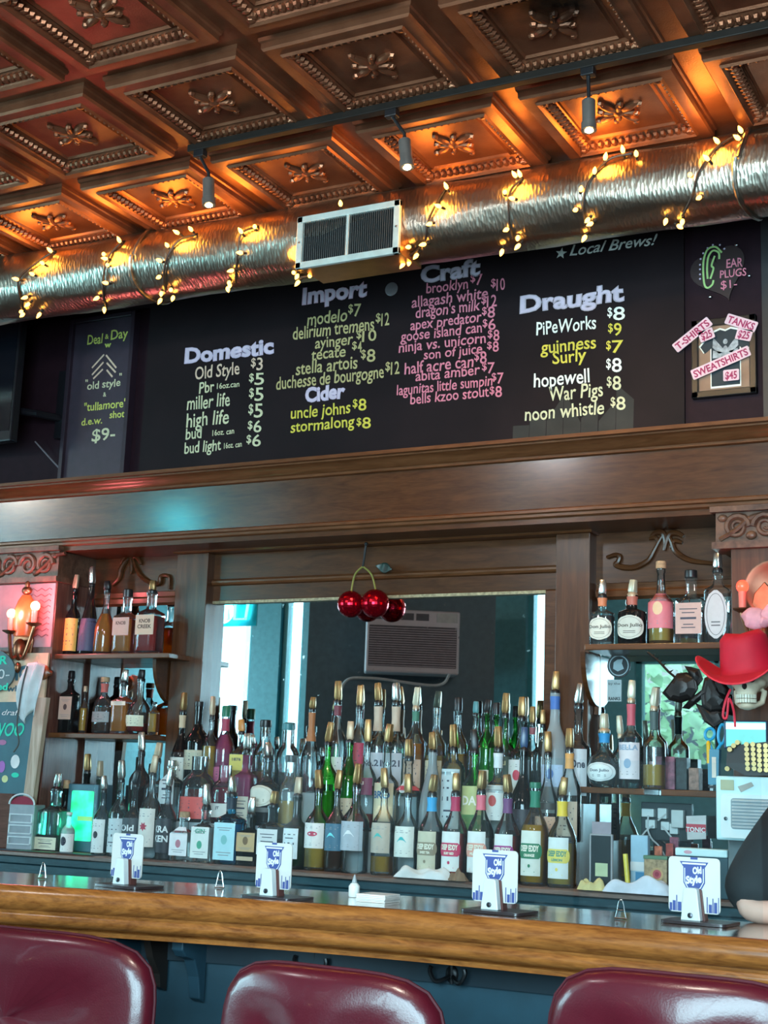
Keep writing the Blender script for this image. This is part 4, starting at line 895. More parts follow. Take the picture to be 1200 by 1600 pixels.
B('dark bottle with white script left of the maple-leaf bottle', 'F', 207, 1204, 33, shape='stout', gl='smoke', label=(.05, .06, .07), l0=.1, l1=.55, txt=['Old', 'oak'], tc=(.75, .75, .75), cap='black', ch=.18)
B('clear bottle with cream label and red leaf emblem behind the leftmost coaster stand', 'F', 233, 1180, 34, shape='round', gl='clear', label=(.76, .70, .64), l0=.14, l1=.60, art='leaf', ac=(.45, .04, .08), cap='tan', ch=.2)
B('clear bottle covered in black and white script left of the pink gin', 'F', 259, 1199, 30, shape='round', gl='smoke', label=(.03, .03, .04), l0=.1, l1=.58, txt=['KRA', 'KEN'], tc=(.8, .8, .8), cap='silver', ch=.24)
B('square gin bottle with white and pink label and cork', 'F', 287, 1268, 38, shape='square', gl='clear', label=(.84, .80, .82), l0=.12, l1=.78, txt='GIN', art='emblem', ac=(.55, .2, .26), cap='cork', ch=.12, e=8)
B('square gin bottle with white and green label', 'F', 320, 1225, 38, shape='square', gl='clear', label=(.82, .84, .80), l0=.08, l1=.66, txt='GIN', art='emblem', ac=(.08, .40, .26), cap='silver', ch=.32, e=8)
B('sapphire blue gin bottle with tall pale label', 'F', 359, 1213, 44, shape='square', gl='blue', label=(.50, .78, .85), l0=.06, l1=.60, art='emblem', ac=(.25, .55, .55), cap='silver', ch=.22, neck=((.02, .03, .05),), e=4)
B('black square bottle with gold hexagon label right of the blue gin', 'F', 391, 1245, 38, shape='square', gl='dark', label=(.62, .40, .20), l0=.28, l1=.66, art='emblem', ac=(.20, .11, .05), cap='silver', ch=.28, label2=((.6, .45, .3), .1, .18, .9))
B('dark bottle with white arrow label behind the second coaster stand', 'F', 425, 1236, 42, shape='square', gl='smoke', lq='dark', label=(.78, .76, .76), l0=.2, l1=.62, cap='gold', ch=.2)
B('deep green gin bottle with white label behind the second coaster stand', 'F', 462, 1214, 42, shape='stout', gl='dgreen', lq='green', lv=.5, label=(.72, .78, .80), l0=.14, l1=.56, la=40, cap='tan', ch=.22)
B('clear bottle with white label and red lips mark', 'F', 495, 1203, 39, shape='round', gl='clear', lq='straw', lv=.3, label=(.80, .77, .74), l0=.28, l1=.60, art='lips', ac=(.55, .06, .12), cap='gold', ch=.22)
B('dark slim bottle with blue label right of the lips bottle', 'F', 524, 1203, 34, shape='round', gl='smoke', lq='brown', lv=.35, label=(.06, .16, .24), l0=.26, l1=.60, art='house', ac=(.2, .75, .8), cap='gold', ch=.22)
B('clear tequila bottle with grey label and white emblem', 'F', 554, 1193, 44, shape='round', gl='clear', label=(.42, .48, .54), l0=.26, l1=.60, art='house', ac=(.8, .82, .84), cap='gold', ch=.22)
B('tequila bottle with beige label and teal emblem', 'F', 598, 1200, 37, shape='round', gl='clear', lq='gold', lv=.22, label=(.52, .44, .36), l0=.26, l1=.62, art='house', ac=(.10, .50, .46), cap='gold', ch=.22)
B('tequila bottle with white label and teal emblem above the folded towel', 'F', 635, 1209, 38, shape='round', gl='clear', label=(.76, .76, .70), l0=.24, l1=.62, art='house', ac=(.06, .48, .50), cap='gold', ch=.22)
DE = dict(shape='cone', l0=.1, l1=.56, la=46, art='deep', ch=.2)
B('vodka bottle with blue neck band, dark drink and cream badge', 'F', 673, 1210, 43, lq='dark', lv=.56, label=(.62, .56, .42), txt=['DEEP EDDY', 'SWEET TEA'], ac=(.30, .24, .16), neck=((.05, .38, .72),), cap='gold', **DE)
B('vodka bottle with crimson neck band and red badge', 'F', 710, 1208, 42, lq='red', lv=.54, label=WHITE, txt=['DEEP EDDY', 'RUBY RED'], ac=(.62, .04, .12), neck=((.50, .03, .10),), cap='gold', **DE)
B('vodka bottle with coral pink neck band left of the third coaster stand', 'F', 750, 1204, 42, lq='clear', lv=.5, label=WHITE, txt=['DEEP EDDY', 'PEACH'], ac=(.78, .36, .28), neck=((.80, .16, .22),), cap='gold', **DE)
B('vodka bottle with purple neck band behind the third coaster stand', 'F', 792, 1210, 42, lq='red', lv=.54, label=WHITE, txt=['DEEP EDDY', 'CRANBERRY'], ac=(.40, .05, .25), neck=((.18, .06, .18),), cap='gold', **DE)
B('vodka bottle with green neck band, orange drink and green badge', 'F', 835, 1222, 45, lq='orange', lv=.62, label=(.74, .74, .66), txt=['DEEP EDDY', 'ORANGE'], ac=(.03, .20, .10), neck=((.02, .20, .12),), cap='green', **{**DE, 'ch': .06})
B('vodka bottle with yellow neck band, lemon drink and yellow badge, last of its row', 'F', 878, 1214, 46, lq='straw', lv=.50, label=(.72, .76, .74), txt=['DEEP EDDY', 'LEMON'], ac=(.82, .66, .14), neck=((.85, .58, .05),), cap='gold', **DE)
# middle tier
B('amber bottle with silver pourer at the left end of the middle tier', 'M', 217, 1144, 34, shape='round', gl='brown', lq='amber', cap='silver', ch=.25)
B('dark bottle with bronze pourer, second from the left end of the middle tier', 'M', 242, 1160, 36, shape='stout', gl='smoke', lq='brown', cap='tan', ch=.24)
B('tall bottle with white paper label behind the scripted black bottle', 'M', 266, 1188, 32, shape='tallsq', gl='clear', label=(.70, .76, .78), l0=.3, l1=.85, cap='silver', ch=.1)
B('bulbous etched decanter with red label in the middle tier', 'M', 309, 1182, 58, shape='jug', gl='smoke', lq='red', lv=.5, label=(.70, .10, .09), l0=.05, l1=.38, cap=None)
B('round flask of dark red liquor with small white label', 'M', 350, 1196, 46, shape='jug', gl='clear', lq='wine', lv=.62, label=(.68, .64, .60), l0=.1, l1=.34, txt='JT', cap=None)
B('clear bottle with cream square label and pink pourer', 'M', 382, 1146, 34, shape='square', gl='clear', lq='pink', lv=.95, label=(.62, .52, .42), l0=.06, l1=.38, cap='silver', ch=.2)
B('black bottle with large white arched label and dark base', 'M', 416, 1160, 50, shape='stout', gl='smoke', lq='dark', lv=.4, label=(.78, .74, .64), l0=.28, l1=.60, art='oval', ac=(.2, .18, .1), cap='silver', ch=.2, label2=((.1, .1, .1), .2, .27, .8))
B('clear jar with black lid in the middle tier left of the green gin', 'M', 452, 1180, 36, shape='jug', gl='clear', lq='straw', lv=.4, cap='black', ch=.1)
B('olive-tinted bottle with bronze pourer behind the lips bottle', 'M', 509, 1128, 36, shape='round', gl='green', lq='straw', lv=.45, cap='gold', ch=.22)
B('bright green liqueur bottle in the middle tier', 'M', 543, 1127, 34, shape='cone', gl='green', lq='green', lv=.62, label=(.50, .42, .3), l0=.08, l1=.36, cap='tan', ch=.2)
B('clear bottle with maroon label right of the bright green liqueur', 'M', 571, 1124, 34, shape='round', gl='clear', lq='red', lv=.2, label=(.20, .04, .09), l0=.42, l1=.62, txt='RI', tc=(.8, .75, .7), cap='gold', ch=.24)
B('clear bottle with cream tongue-shaped label and blue print', 'M', 603, 1131, 38, shape='stout', gl='clear', label=(.70, .62, .42), l0=.12, l1=.56, txt=['BRO'], tc=(.04, .14, .30), cap='gold', ch=.2)
B('etched clear bottle with red band left of the grey frosted bottle', 'M', 637, 1155, 42, shape='stout', gl='clear', label=(.66, .08, .12), l0=.58, l1=.64, la=85, art='emblem', ac=(.8, .8, .8), cap='gold', ch=.22)
B('grey frosted bottle with sloping shoulders in the middle tier', 'M', 674, 1144, 40, shape='pyr', gl='frostg', cap='gold', ch=.2)
B('rounded clear bottle with frosted vertical lettering', 'M', 707, 1132, 38, shape='capsule', gl='clear', label=(.52, .60, .62), l0=.08, l1=.78, la=55, cap='gold', ch=.24)
B('green bottle with blue, yellow and green picture label', 'M', 740, 1140, 38, shape='round', gl='green', label=(.50, .52, .22), l0=.04, l1=.60, txt=['DA'], tc=(.85, .8, .7), cap='black', ch=.22, label2=((.10, .42, .14), .04, .26, 1.0))
B('clear rum bottle with round red emblem on white label', 'M', 777, 1135, 42, shape='stout', gl='clear', label=(.66, .68, .66), l0=.2, l1=.6, art='emblem', ac=(.5, .08, .08), cap='gold', ch=.22, neck=((.70, .74, .76),))
B('nearly black bottle with blue-black pourer in the middle tier', 'M', 817, 1136, 44, shape='bell', gl='dark', lq='dark', label=(.035, .03, .04), l0=.1, l1=.34, cap='blue', ch=.22)
B('clear bottle with black band and orange label behind the yellow-banded vodka', 'M', 855, 1143, 38, shape='bell', gl='clear', lq='dark', lv=.32, label=(.66, .42, .30), l0=.1, l1=.28, cap='gold', ch=.22, label2=((.05, .05, .05), .36, .44, 1.0))
B('clear bottle with orange neck and cream label, right end of the middle tier', 'M', 889, 1138, 38, shape='cone', gl='clear', label=(.66, .56, .44), l0=.06, l1=.44, cap='gold', ch=.2, neck=((.72, .34, .10),))
# back tier, in front of the mirror
B('amber bourbon with white label, left end of the back tier', 'B', 281, 1082, 32, shape='bell', gl='brown', lq='amber', lv=.5, label=(.70, .66, .60), l0=.06, l1=.40, cap='gold', ch=.22, neck=((.6, .45, .3),))
B('black wine-shaped cream liqueur bottle in the back tier', 'B', 306, 1096, 38, shape='wine', gl='dark', lq='dark', label=(.50, .46, .34), l0=.22, l1=.46, cap='black', ch=.06)
B('amber bottle with gold pourer behind the black wine-shaped bottle', 'B', 327, 1088, 26, shape='round', gl='clear', lq='gold', lv=.6, cap='tan', ch=.24)
B('magenta liqueur bottle with green-black cap in the back tier', 'B', 349, 1103, 34, shape='cone', gl='clear', lq='pink', lv=.75, label=(.5, .1, .2), l0=.1, l1=.3, cap='green', ch=.13, neck=((.4, .05, .1),))
B('slender bottle with orange cap and yellow tilted label', 'B', 375, 1124, 30, shape='square', gl='clear', lq='straw', lv=.5, label=(.72, .58, .14), l0=.34, l1=.62, txt=['1876'], cap='orange', ch=.2)
B('dark pink bottle with silver pourer in the back tier', 'B', 393, 1148, 20, shape='wine', gl='clear', lq='pink', lv=.75, cap='silver', ch=.2)
B('clear bottle with domed shoulders and black stopper', 'B', 412, 1125, 36, shape='jug', gl='clear', lq='brown', lv=.3, cap='black', ch=.1)
B('crystal decanter with glass stopper in the back tier', 'B', 447, 1130, 34, shape='jug', gl='clear', cap='teal', ch=.1)
B('clear tall bottle with brown neck sleeve and bronze pourer', 'B', 484, 1089, 30, shape='bell', gl='clear', cap='gold', ch=.14, neck=((.42, .16, .06), .62))
B('clear bottle with burgundy neck ring and gold pourer', 'B', 524, 1064, 34, shape='cone', gl='clear', label=(.7, .7, .68), l0=.1, l1=.4, cap='gold', ch=.2, neck=((.18, .04, .06), .86))
B('clear rum with red diagonal label in the back tier', 'B', 558, 1071, 32, shape='round', gl='clear', lq='amber', lv=.45, label=(.42, .05, .10), l0=.3, l1=.6, cap='gold', ch=.22)
B('clear vodka with tan neck sleeve and pale label, left of a matching bottle', 'B', 588, 1067, 38, shape='stout', gl='clear', label=(.50, .50, .56), l0=.1, l1=.46, txt='No.21', cap='gold', ch=.19, neck=((.56, .44, .34), .7))
B('clear vodka with tan neck sleeve and pale label, right of a matching bottle', 'B', 616, 1067, 38, shape='stout', gl='clear', label=(.50, .50, .56), l0=.1, l1=.46, txt='No.21', cap='silver', ch=.19, neck=((.56, .44, .34), .7))
B('spiced rum bottle with amber drink and pale pourer', 'B', 647, 1074, 34, shape='round', gl='clear', lq='amber', lv=.6, label=(.62, .42, .32), l0=.1, l1=.42, cap='pale', ch=.2, neck=((.06, .2, .14), .86))
B('short round bottle with beige cap and pale amber drink', 'B', 680, 1105, 32, shape='round', gl='clear', lq='gold', lv=.5, label=(.62, .52, .36), l0=.08, l1=.44, cap='glass', ch=.08)
B('clear bottle with black screw cap and amber drink', 'B', 714, 1090, 32, shape='round', gl='clear', lq='orange', lv=.5, label=(.5, .3, .2), l0=.05, l1=.2, cap='black', ch=.13)
B('clear bottle with grey cap left of the two bright green whiskeys', 'B', 741, 1096, 26, shape='cone', gl='clear', cap='teal', ch=.14)
B('bright green whiskey bottle with black cap, left of two', 'B', 759, 1093, 30, shape='round', gl='green', lq='green', lv=.6, label=(.60, .55, .4), l0=.1, l1=.34, cap='black', ch=.14)
B('bright green whiskey bottle with dark cap, right of two', 'B', 774, 1098, 28, shape='round', gl='green', lq='green', lv=.6, cap='black', ch=.12)
B('clear bottle with black and gold label and gold pourer', 'B', 788, 1083, 34, shape='stout', gl='clear', lq='straw', lv=.5, label=(.04, .06, .04), l0=.26, l1=.52, txt=['ORI'], tc=(.6, .5, .25), cap='gold', ch=.22)
B('clear bottle with white label and slanting red stripe', 'B', 814, 1089, 40, shape='stout', gl='clear', label=(.72, .68, .68), l0=.08, l1=.5, art='emblem', ac=(.6, .06, .1), cap='gold', ch=.22)
B('clear bottle with dark neck ring behind the striped-label bottle', 'B', 831, 1104, 28, shape='round', gl='clear', cap='gold', ch=.2, neck=((.3, .1, .12), .88))
B('short clear bottle with gold pourer beside the frosted vodka', 'B', 847, 1109, 26, shape='round', gl='clear', cap='gold', ch=.18)
B('tall frosted vodka bottle with blue neck sleeve and blue label', 'B', 866, 1049, 40, shape='goose', gl='frost', label=(.46, .55, .72), l0=.14, l1=.34, art='emblem', ac=(.10, .2, .5), cap='gold', ch=.17, neck=((.06, .16, .48), .85))
B('clear vodka with pale label and black lettering, right end of the back tier', 'B', 903, 1068, 40, shape='stout', gl='clear', label=(.60, .62, .66), l0=.08, l1=.56, txt=['el One'], tc=(.05, .05, .08), cap='silver', ch=.2)
# right upper shelf
B('squat amber-black tequila bottle with oval label, left on the upper right shelf', 'R1', 941, 906, 38, shape='square', gl='ltblue', lq='dark', lv=.6, label=(.70, .66, .58), l0=.1, l1=.56, txt='Don Julio', art='oval', ac=(.12, .1, .08), cap='silver', ch=.26, neck=((.70, .22, .10),), e=3)
B('squat black tequila bottle with oval label and clear pourer', 'R1', 988, 906, 44, shape='square', gl='dark', label=(.58, .58, .52), l0=.1, l1=.58, txt='Don Julio', art='oval', ac=(.12, .1, .08), cap='pale', ch=.24, neck=((.5, .14, .10),), e=3)
B('tall round bottle with pink wrap label on the upper right shelf', 'R1', 1033, 877, 40, shape='stout', gl='clear', lq='straw', lv=.2, label=(.72, .20, .24), l0=.2, l1=.66, la=80, art='emblem', ac=(.75, .5, .3), cap='cork', ch=.09)
B('square clear bottle with dusty pink label on the upper right shelf', 'R1', 1080, 891, 46, shape='square', gl='clear', label=(.56, .36, .32), l0=.14, l1=.6, la=50, cap='black', ch=.1, e=8)
B('crystal bottle with skull-topped stopper and grey tall label', 'R1', 1122, 864, 40, shape='tallsq', gl='clear', label=(.52, .52, .54), l0=.06, l1=.72, art='oval', ac=(.12, .12, .13), cap='silver', ch=.2, tilt=.001)
# right lower shelf
B('round pale blue tequila bottle with white circular label on the lower right shelf', 'R2', 944, 1115, 52, shape='round2', gl='ltblue', label=(.72, .76, .76), l0=.1, l1=.44, txt='Don Julio', art='oval', ac=(.1, .12, .15), cap='pale', ch=.25, neck=((.04, .30, .62),))
B('clear bottle with bronze pourer behind the round pale blue bottle', 'R2', 969, 1118, 26, shape='round', gl='clear', cap='pale', ch=.3)
B('tall clear tequila bottle with picture label and red neck', 'R2', 986, 1063, 37, shape='stout', gl='clear', label=(.66, .62, .66), l0=.1, l1=.52, txt=['BELLA'], art='emblem', ac=(.25, .36, .5), cap='pale', ch=.2, neck=((.55, .10, .14), .72))
B('clear bottle with dark neck beside the picture-label tequila', 'R2', 1022, 1074, 36, shape='stout', gl='clear', lq='straw', lv=.3, cap='pale', ch=.22, neck=((.06, .10, .10), .74))

# ------------------------------------------------------------------ the bar in front
cpts = [atz(0, 1385, ZBAR), atz(300, 1401, ZBAR), atz(600, 1421, ZBAR), atz(1200, 1473, ZBAR)]
# gently bowed front edge fitted through the photographed rim
bx = [p.x for p in cpts]; by = [p.y for p in cpts]
def ybar(x):
    if x < bx[0]: return by[0] + (x - bx[0]) * .12
    if x > bx[3]: return by[3]
    for i in range(3):
        if bx[i] <= x <= bx[i + 1]:
            t = (x - bx[i]) / (bx[i + 1] - bx[i]); return by[i] + (by[i + 1] - by[i]) * t
bxs = [-4.4 + 5.6 * i / 60 for i in range(61)]
bys = [ybar(x) for x in bxs]
for _ in range(14): bys = [bys[0]] + [(bys[i - 1] + 2 * bys[i] + bys[i + 1]) / 4 for i in range(1, 60)] + [bys[-1]]
def yb_(x):
    t = (x + 4.4) / 5.6 * 60; i = max(0, min(59, int(t))); return bys[i] + (bys[i + 1] - bys[i]) * (t - i)
bpath = []
for i, x in enumerate(bxs):
    d = (bys[min(i + 1, 60)] - bys[max(i - 1, 0)]) / (bxs[min(i + 1, 60)] - bxs[max(i - 1, 0)]); l_ = math.hypot(1, d); bpath.append((x, bys[i], d / l_, -1 / l_))
barc = thing('bar_counter', (-1.6, 2.9, 0), 'long lacquered wooden bar with thick rounded honey-coloured rim and dark blue front', 'bar')
lac = wood('lacquered_bar_top', (.10, .04, .018), (.26, .12, .05), .08, 1.0, (1.5, 10, 10), .03)
rim = wood('honey_bar_rim', (.14, .040, .010), (.39, .135, .030), .26, .5, (3.5, 22, 22), .15)
MB().sweep([(-.43, ZBAR), (-.035, ZBAR), (-.035, ZBAR - .03), (-.43, ZBAR - .03)], bpath).build('bar_top', lac, barc, smooth=30)
prof = [(-.04, ZBAR + .001)] + [(-.012 + .030 * math.sin(a), ZBAR - .026 + .030 * math.cos(a)) for a in [i * PI / 10 for i in range(0, 9)]] + [(.0, ZBAR - .052), (.002, ZBAR - .056)] + [(-.010 + .016 * math.sin(a), ZBAR - .070 + .016 * math.cos(a)) for a in [PI * .25 + i * PI / 10 for i in range(0, 7)]] + [(-.02, ZBAR - .09), (-.012, ZBAR - .092), (-.012, ZBAR - .102), (-.06, ZBAR - .104), (-.06, ZBAR)]
MB().sweep(prof, bpath).build('bar_rim', rim, barc, smooth=40)
navy = mat('navy_panel', (.012, .046, .068), .45, var=.3, scale=6, bump=.05)  # dark navy base colour with soft noise
MB().sweep([(-.17, 0), (-.17, ZBAR - .03), (-.37, ZBAR - .03), (-.37, 0)], bpath).build('front_panel', navy, barc, smooth=30)
MB().sweep([(-.155, ZBAR - .16), (-.155, ZBAR - .104), (-.18, ZBAR - .104), (-.18, ZBAR - .16)], bpath).build('front_rail', mat('navy_rail', (.008, .02, .03), .4), barc, smooth=30)
def on_bar_front(px, py, out=.16):
    for Y in [2 + .01 * i for i in range(160)]:
        p = at(px, py, Y)
        if Y >= yb_(p.x) + out: return p
for px0, px1 in ((205, 222), (310, 322)):
    p = on_bar_front((px0 + px1) / 2, 1470); b = MB()
    pol = [(0, -.10), (-.10, -.10), (-.10, -.125), (-.085, -.14), (-.05, -.15), (-.03, -.19), (-.02, -.24), (0, -.25)]
    b.prism(pol, lambda u, v, d, p=p: Vector((p.x + d, p.y + u + .0, ZBAR + v)), -.016, .016); b.build('corbel', mat('navy_corbel', (.02, .055, .08), .4), barc, smooth=0, bevel=.003)
p = on_bar_front(258, 1490); b = MB(); b.prism([(0, -.1), (-.08, -.1), (-.06, -.15), (-.03, -.19), (-.025, -.22), (0, -.23)], lambda u, v, d: Vector((p.x + d, p.y + u, ZBAR + v)), -.01, .01); b.build('corbel', mat('dark_corbel', (.02, .014, .012), .4), barc, smooth=0)
for px, py in ((495, 1505), (708, 1522)):
    c = on_bar_front(px, py); b = MB(); b.ell(c + Vector((0, -.006, 0)), (.016, .006, .02), 10, 6)
    for s in (-1, 1): b.tube(spline([c, c + Vector((s * .012, -.02, -.01)), c + Vector((s * .03, -.03, -.014)), c + Vector((s * .042, -.03, .004)), c + Vector((s * .04, -.03, .016))], 5), .005, 7)
    b.tube([c + Vector((0, -.01, .03)), c + Vector((0, -.008, -.02))], .004, 6)
    b.build('coat_hook', mat('black_iron', (.012, .012, .014), .35, .6), barc)

# ------------------------------------------------------------------ bar stools
vinyl = mat('oxblood_vinyl', (.070, .004, .010), .30, coat=.2, var=.06, bump=.08, bscale=300)
chrome = mat('chrome', (.7, .7, .72), .12, 1, var=0)
def stool(desc, xL, xR, ytop, zt, rz, Y):
    A, Bp = at(xL, ytop, Y), at(xR, ytop, Y); wd = (Bp - A).length; cx = (A.x + Bp.x) / 2; cz = zat(ytop, cx, Y)
    t = thing('bar_stool', (cx, Y, 0), desc, 'bar stool', 'oxblood bar stools', rz)
    hw = wd / 2; H = .33; z0 = cz - H
    b = MB(); n = 40; rings = []
    ol = []
    for i in range(n):
        a = 2 * PI * i / n; e = 4.2; ca, sa = math.cos(a), math.sin(a); q = (abs(ca) ** e + abs(sa) ** e) ** (-1 / e); ol.append((hw * q * ca, H / 2 * q * sa))
    secs = [(.0, -.038), (.6, -.037), (.88, -.032), (.97, -.02), (1, 0), (.97, .02), (.88, .032), (.6, .037), (0, .038)]
    for k, d in secs:
        rings.append([(x * k, d - .03 * (x / hw) ** 2 * -1 + .02 * (y / H), z0 + H / 2 + y * k) for x, y in ol])
    vs = [v for r in rings for v in r]
    b.add(vs, [(i * n + j, i * n + (j + 1) % n, (i + 1) * n + (j + 1) % n, (i + 1) * n + j) for i in range(len(secs) - 1) for j in range(n)])
    b.build('backrest', vinyl, t, local=True, smooth=180)
    b = MB(); pts = [(x * 1.004, y_, z) for (x, y_, z) in rings[4]]
    b.tube(pts + [pts[0]], .0035, 6); b.build('piping', mat('oxblood_piping', (.055, .004, .009), .6, spec=.2), t, local=True)
    b = MB(); b.lathe([(.02, .70), (.19, .70), (.205, .72), (.205, .75), (.19, .775), (.1, .785), (.001, .787)], 32, c=(0, .22, 0), e=2.6); b.build('seat', vinyl, t, local=True, smooth=180)
    b = MB()
    for s in (-1, 1): b.tube([(s * .12, .2, .70), (s * .13, .03, .71), (s * .13, .035, z0 + .1)], .011, 8)
    b.build('back_support', chrome, t, local=True)
    for sx in (-1, 1):
        for sy in (-1, 1): MB().tube([(sx * .12, .22 + sy * .12, .70), (sx * .2, .22 + sy * .2, .001)], .012, 8).build('leg', chrome, t, local=True)
    b = MB(); b.tube([(.175 * math.cos(i * PI / 16), .22 + .175 * math.sin(i * PI / 16), .28) for i in range(33)], .009, 8); b.build('foot_ring', chrome, t, local=True)
    return t
stool('oxblood vinyl bar stool at the left edge, its rounded back the highest of three', -150, 232, 1452, 1.05, .0, 2.28)
stool('oxblood vinyl bar stool in the middle with its back below the coat hooks', 330, 690, 1512, 1.05, -.07, 2.14)
stool('oxblood vinyl bar stool at the right in front of the rightmost coaster stand', 846, 1290, 1524, 1.05, -.02, 2.2)

# ------------------------------------------------------------------ coaster stands on the bar
cream_card = mat('coaster_card', (.52, .51, .48), .6, var=.03); navyink = mat('coaster_blue_ink', (.035, .06, .22), .6, var=.05); paleink = mat('coaster_pale_ink', (.62, .64, .72), .6, var=.05)
def coaster(desc, px, pybase, pw, ph, rz, lit):
    X = 0
    p = atz(px, pybase, ZBAR); Y = p.y; s = depth(p) / FPX
    t = thing('coaster_stand', (p.x, p.y, ZBAR), desc, 'coaster stand', 'coaster stands along the bar', rz)
    w = ph * s * .96; hw = w / 2; z0 = .022
    MB().prism(rrect(-.07, -.05, .075, .055, .012), lambda u, v, d: Vector((u + .01, v, d)), .0008, .007).build('base_plate', mat('dark_base', (.03, .02, .022), .3), t, local=True, smooth=30)
    fn = lambda u, v, d=0: Vector((u, -d, z0 + v))
    MB().prism(rrect(-hw, 0, hw, w, .009), fn, -.0025, 0).build('coaster', cream_card, t, local=True, smooth=30)
    cx, cy = 0, w * .66; k = w / .1
    sh = [(-.028, .026), (-.021, .016), (-.021, -.012), (-.014, -.024), (0, -.032), (.014, -.024), (.021, -.012), (.021, .016), (.028, .026)]
    b = MB(); fan(b, [(u * k, cy + v * k) for u, v in sh], fn, .0006); flat(b, [(-.007 * k, cy + .030 * k), (.007 * k, cy + .030 * k), (.007 * k, cy + .034 * k), (-.007 * k, cy + .034 * k)], fn, .0006)
    for (u0, u1, h) in ((-.048, -.043, .016), (-.042, -.036, .02), (-.035, -.033, .03), (-.032, -.025, .018), (.024, .026, .03), (.028, .034, .017), (.035, .037, .028), (.038, .044, .021), (.046, .0475, .03)): flat(b, [(u0 * k, .002), (u1 * k, .002), (u1 * k, h * k), (u0 * k, h * k)], fn, .0006)
    b.build('coaster_print', navyink, t, local=True, smooth=0)
    b = MB()
    inner = [(u * .86, v * .88) for u, v in sh]; 
    stroke(b, [(u * k, cy + v * k) for u, v in inner[1:8]], fn, .0016 * k, .0012); stroke(b, [(-.023 * k, cy + .0225 * k), (.023 * k, cy + .0225 * k)], fn, .003 * k, .0012)
    text(b, 'Old', fn, -.002 * k, cy + .004 * k, .018 * k, .012 * k, .0012, 0, .05, .1, 0, ang=.12); text(b, 'Style', fn, -.0155 * k, cy - .014 * k, .031 * k, .013 * k, .0012, 0, .05, .1, 0, ang=.12)
    b.build('coaster_lettering', paleink, t, local=True, smooth=0)
    h2 = w * .56; b = MB()
    pol = [(-.019 * k, 0), (.019 * k, 0), (.0125 * k, h2), (.009 * k, h2 + .003), (-.009 * k, h2 + .003), (-.0125 * k, h2)]
    b.prism(pol, lambda u, v, d: Vector((u, -d, v + .007)), .006, .024); b.build('holder_front', mat('white_holder', (.55, .58, .58), .3, var=.04), t, local=True, smooth=0, bevel=.002)
    b = MB(); b.prism([(u * .96 + .004, v * .97) for u, v in pol], lambda u, v, d: Vector((u, -d, v + .007)), -.016, .005); b.build('holder_back', mat('red_brown_holder', (.10, .035, .03), .35), t, local=True, smooth=0)
    b = MB(); b.lathe([(.0055, 0), (.0055, .003), (.002, .004)], 12); b.v = [(x, -.024 - z, .018 + y) for x, y, z in b.v]; b.build('screw', mat('dark_screw', (.06, .06, .07), .3, .8, var=0), t, local=True)
coaster('white coaster with blue shield in a stand, leftmost on the bar before the leaf-label bottle', 195, 1386, 56, 70, -.13, 1)
coaster('white coaster with blue shield in a stand before the deep green gin', 425, 1404, 58, 73, -.11, 1)
coaster('white coaster with blue shield in a stand before the purple-banded vodka', 772, 1426, 75, 83, -.08, 0)
coaster('white coaster with blue shield in a stand, rightmost on the bar beside the dark sleeve', 1085, 1443, 83, 88, -.09, 0)

# ------------------------------------------------------------------ clear acrylic screens standing along the bar
acr = glass('clear_acrylic', (.955, .985, .99), 0, 0, .15, .006)
def screen(desc, xl, xr, yt, ybm):
    A = atz(xl, ybm, ZBAR + .006); Bv = atz(xr, ybm + (xr - xl) * .075, ZBAR + .006)
    off = .32 if xl < 900 else .35; Ys = (yb_(A.x) + yb_(Bv.x)) / 2 + off; X0, X1 = xat(xl, Ys, 1.2), xat(xr, Ys, 1.2); z1 = zat(yt, (X0 + X1) / 2, Ys)
    t = thing('acrylic_screen', ((X0 + X1) / 2, Ys, ZBAR), desc, 'acrylic screen', 'acrylic screens along the bar')
    MB().bb((X0, Ys - .002, ZBAR + .004), (X1, Ys + .002, z1)).build('sheet', acr, t, smooth=0)
    b = MB()
    for x in (X0 + .08, X1 - .08):
        f_ = MB(); f_.bb((x - .012, Ys - .03, ZBAR + .0005), (x + .012, Ys + .03, ZBAR + .005)); f_.bb((x - .012, Ys - .006, ZBAR + .004), (x + .012, Ys - .0025, ZBAR + .02)); f_.bb((x - .012, Ys + .0025, ZBAR + .004), (x + .012, Ys + .006, ZBAR + .02))
        f_.build('foot_clip', acr, t, smooth=0)
screen('clear acrylic screen on the bar before the bottles on the left', 143, 486, 1176, 1385)
screen('clear acrylic screen on the bar before the bottles right of centre', 560, 896, 1181, 1400)
screen('clear acrylic screen on the bar at the right, before the dark sleeve', 905, 1191, 1190, 1420)
wire_s = mat('clip_wire', (.5, .55, .56), .25, 1, var=0)
for i, (px, py, d) in enumerate(((66, 1374, 'wire clip standing on the bar left of the leftmost coaster stand'), (343, 1388, 'wire clip standing on the bar between the two left coaster stands'), (970, 1437, 'wire clip standing on the bar between the two right coaster stands'))):
    p = atz(px, py, ZBAR); p.y = min(p.y, yb_(p.x) + .355); b = MB()
    q = [Vector((-.012, 0, .003)), Vector((-.008, 0, .02)), Vector((-.005, 0, .035)), Vector((0, 0, .042)), Vector((.005, 0, .035)), Vector((.008, 0, .02)), Vector((.012, 0, .003))]
    b.tube([p + v for v in spline(q, 4)], .0013, 6); b.tube([p + Vector((-.009, 0, .02)), p + Vector((.009, 0, .02))], .0013, 6); b.tube([p + Vector((-.014, 0, .003)), p + Vector((.014, 0, .003))], .002, 6)
    tag(b.build('wire_clip', wire_s), d, 'clip', 'wire clips on the bar')
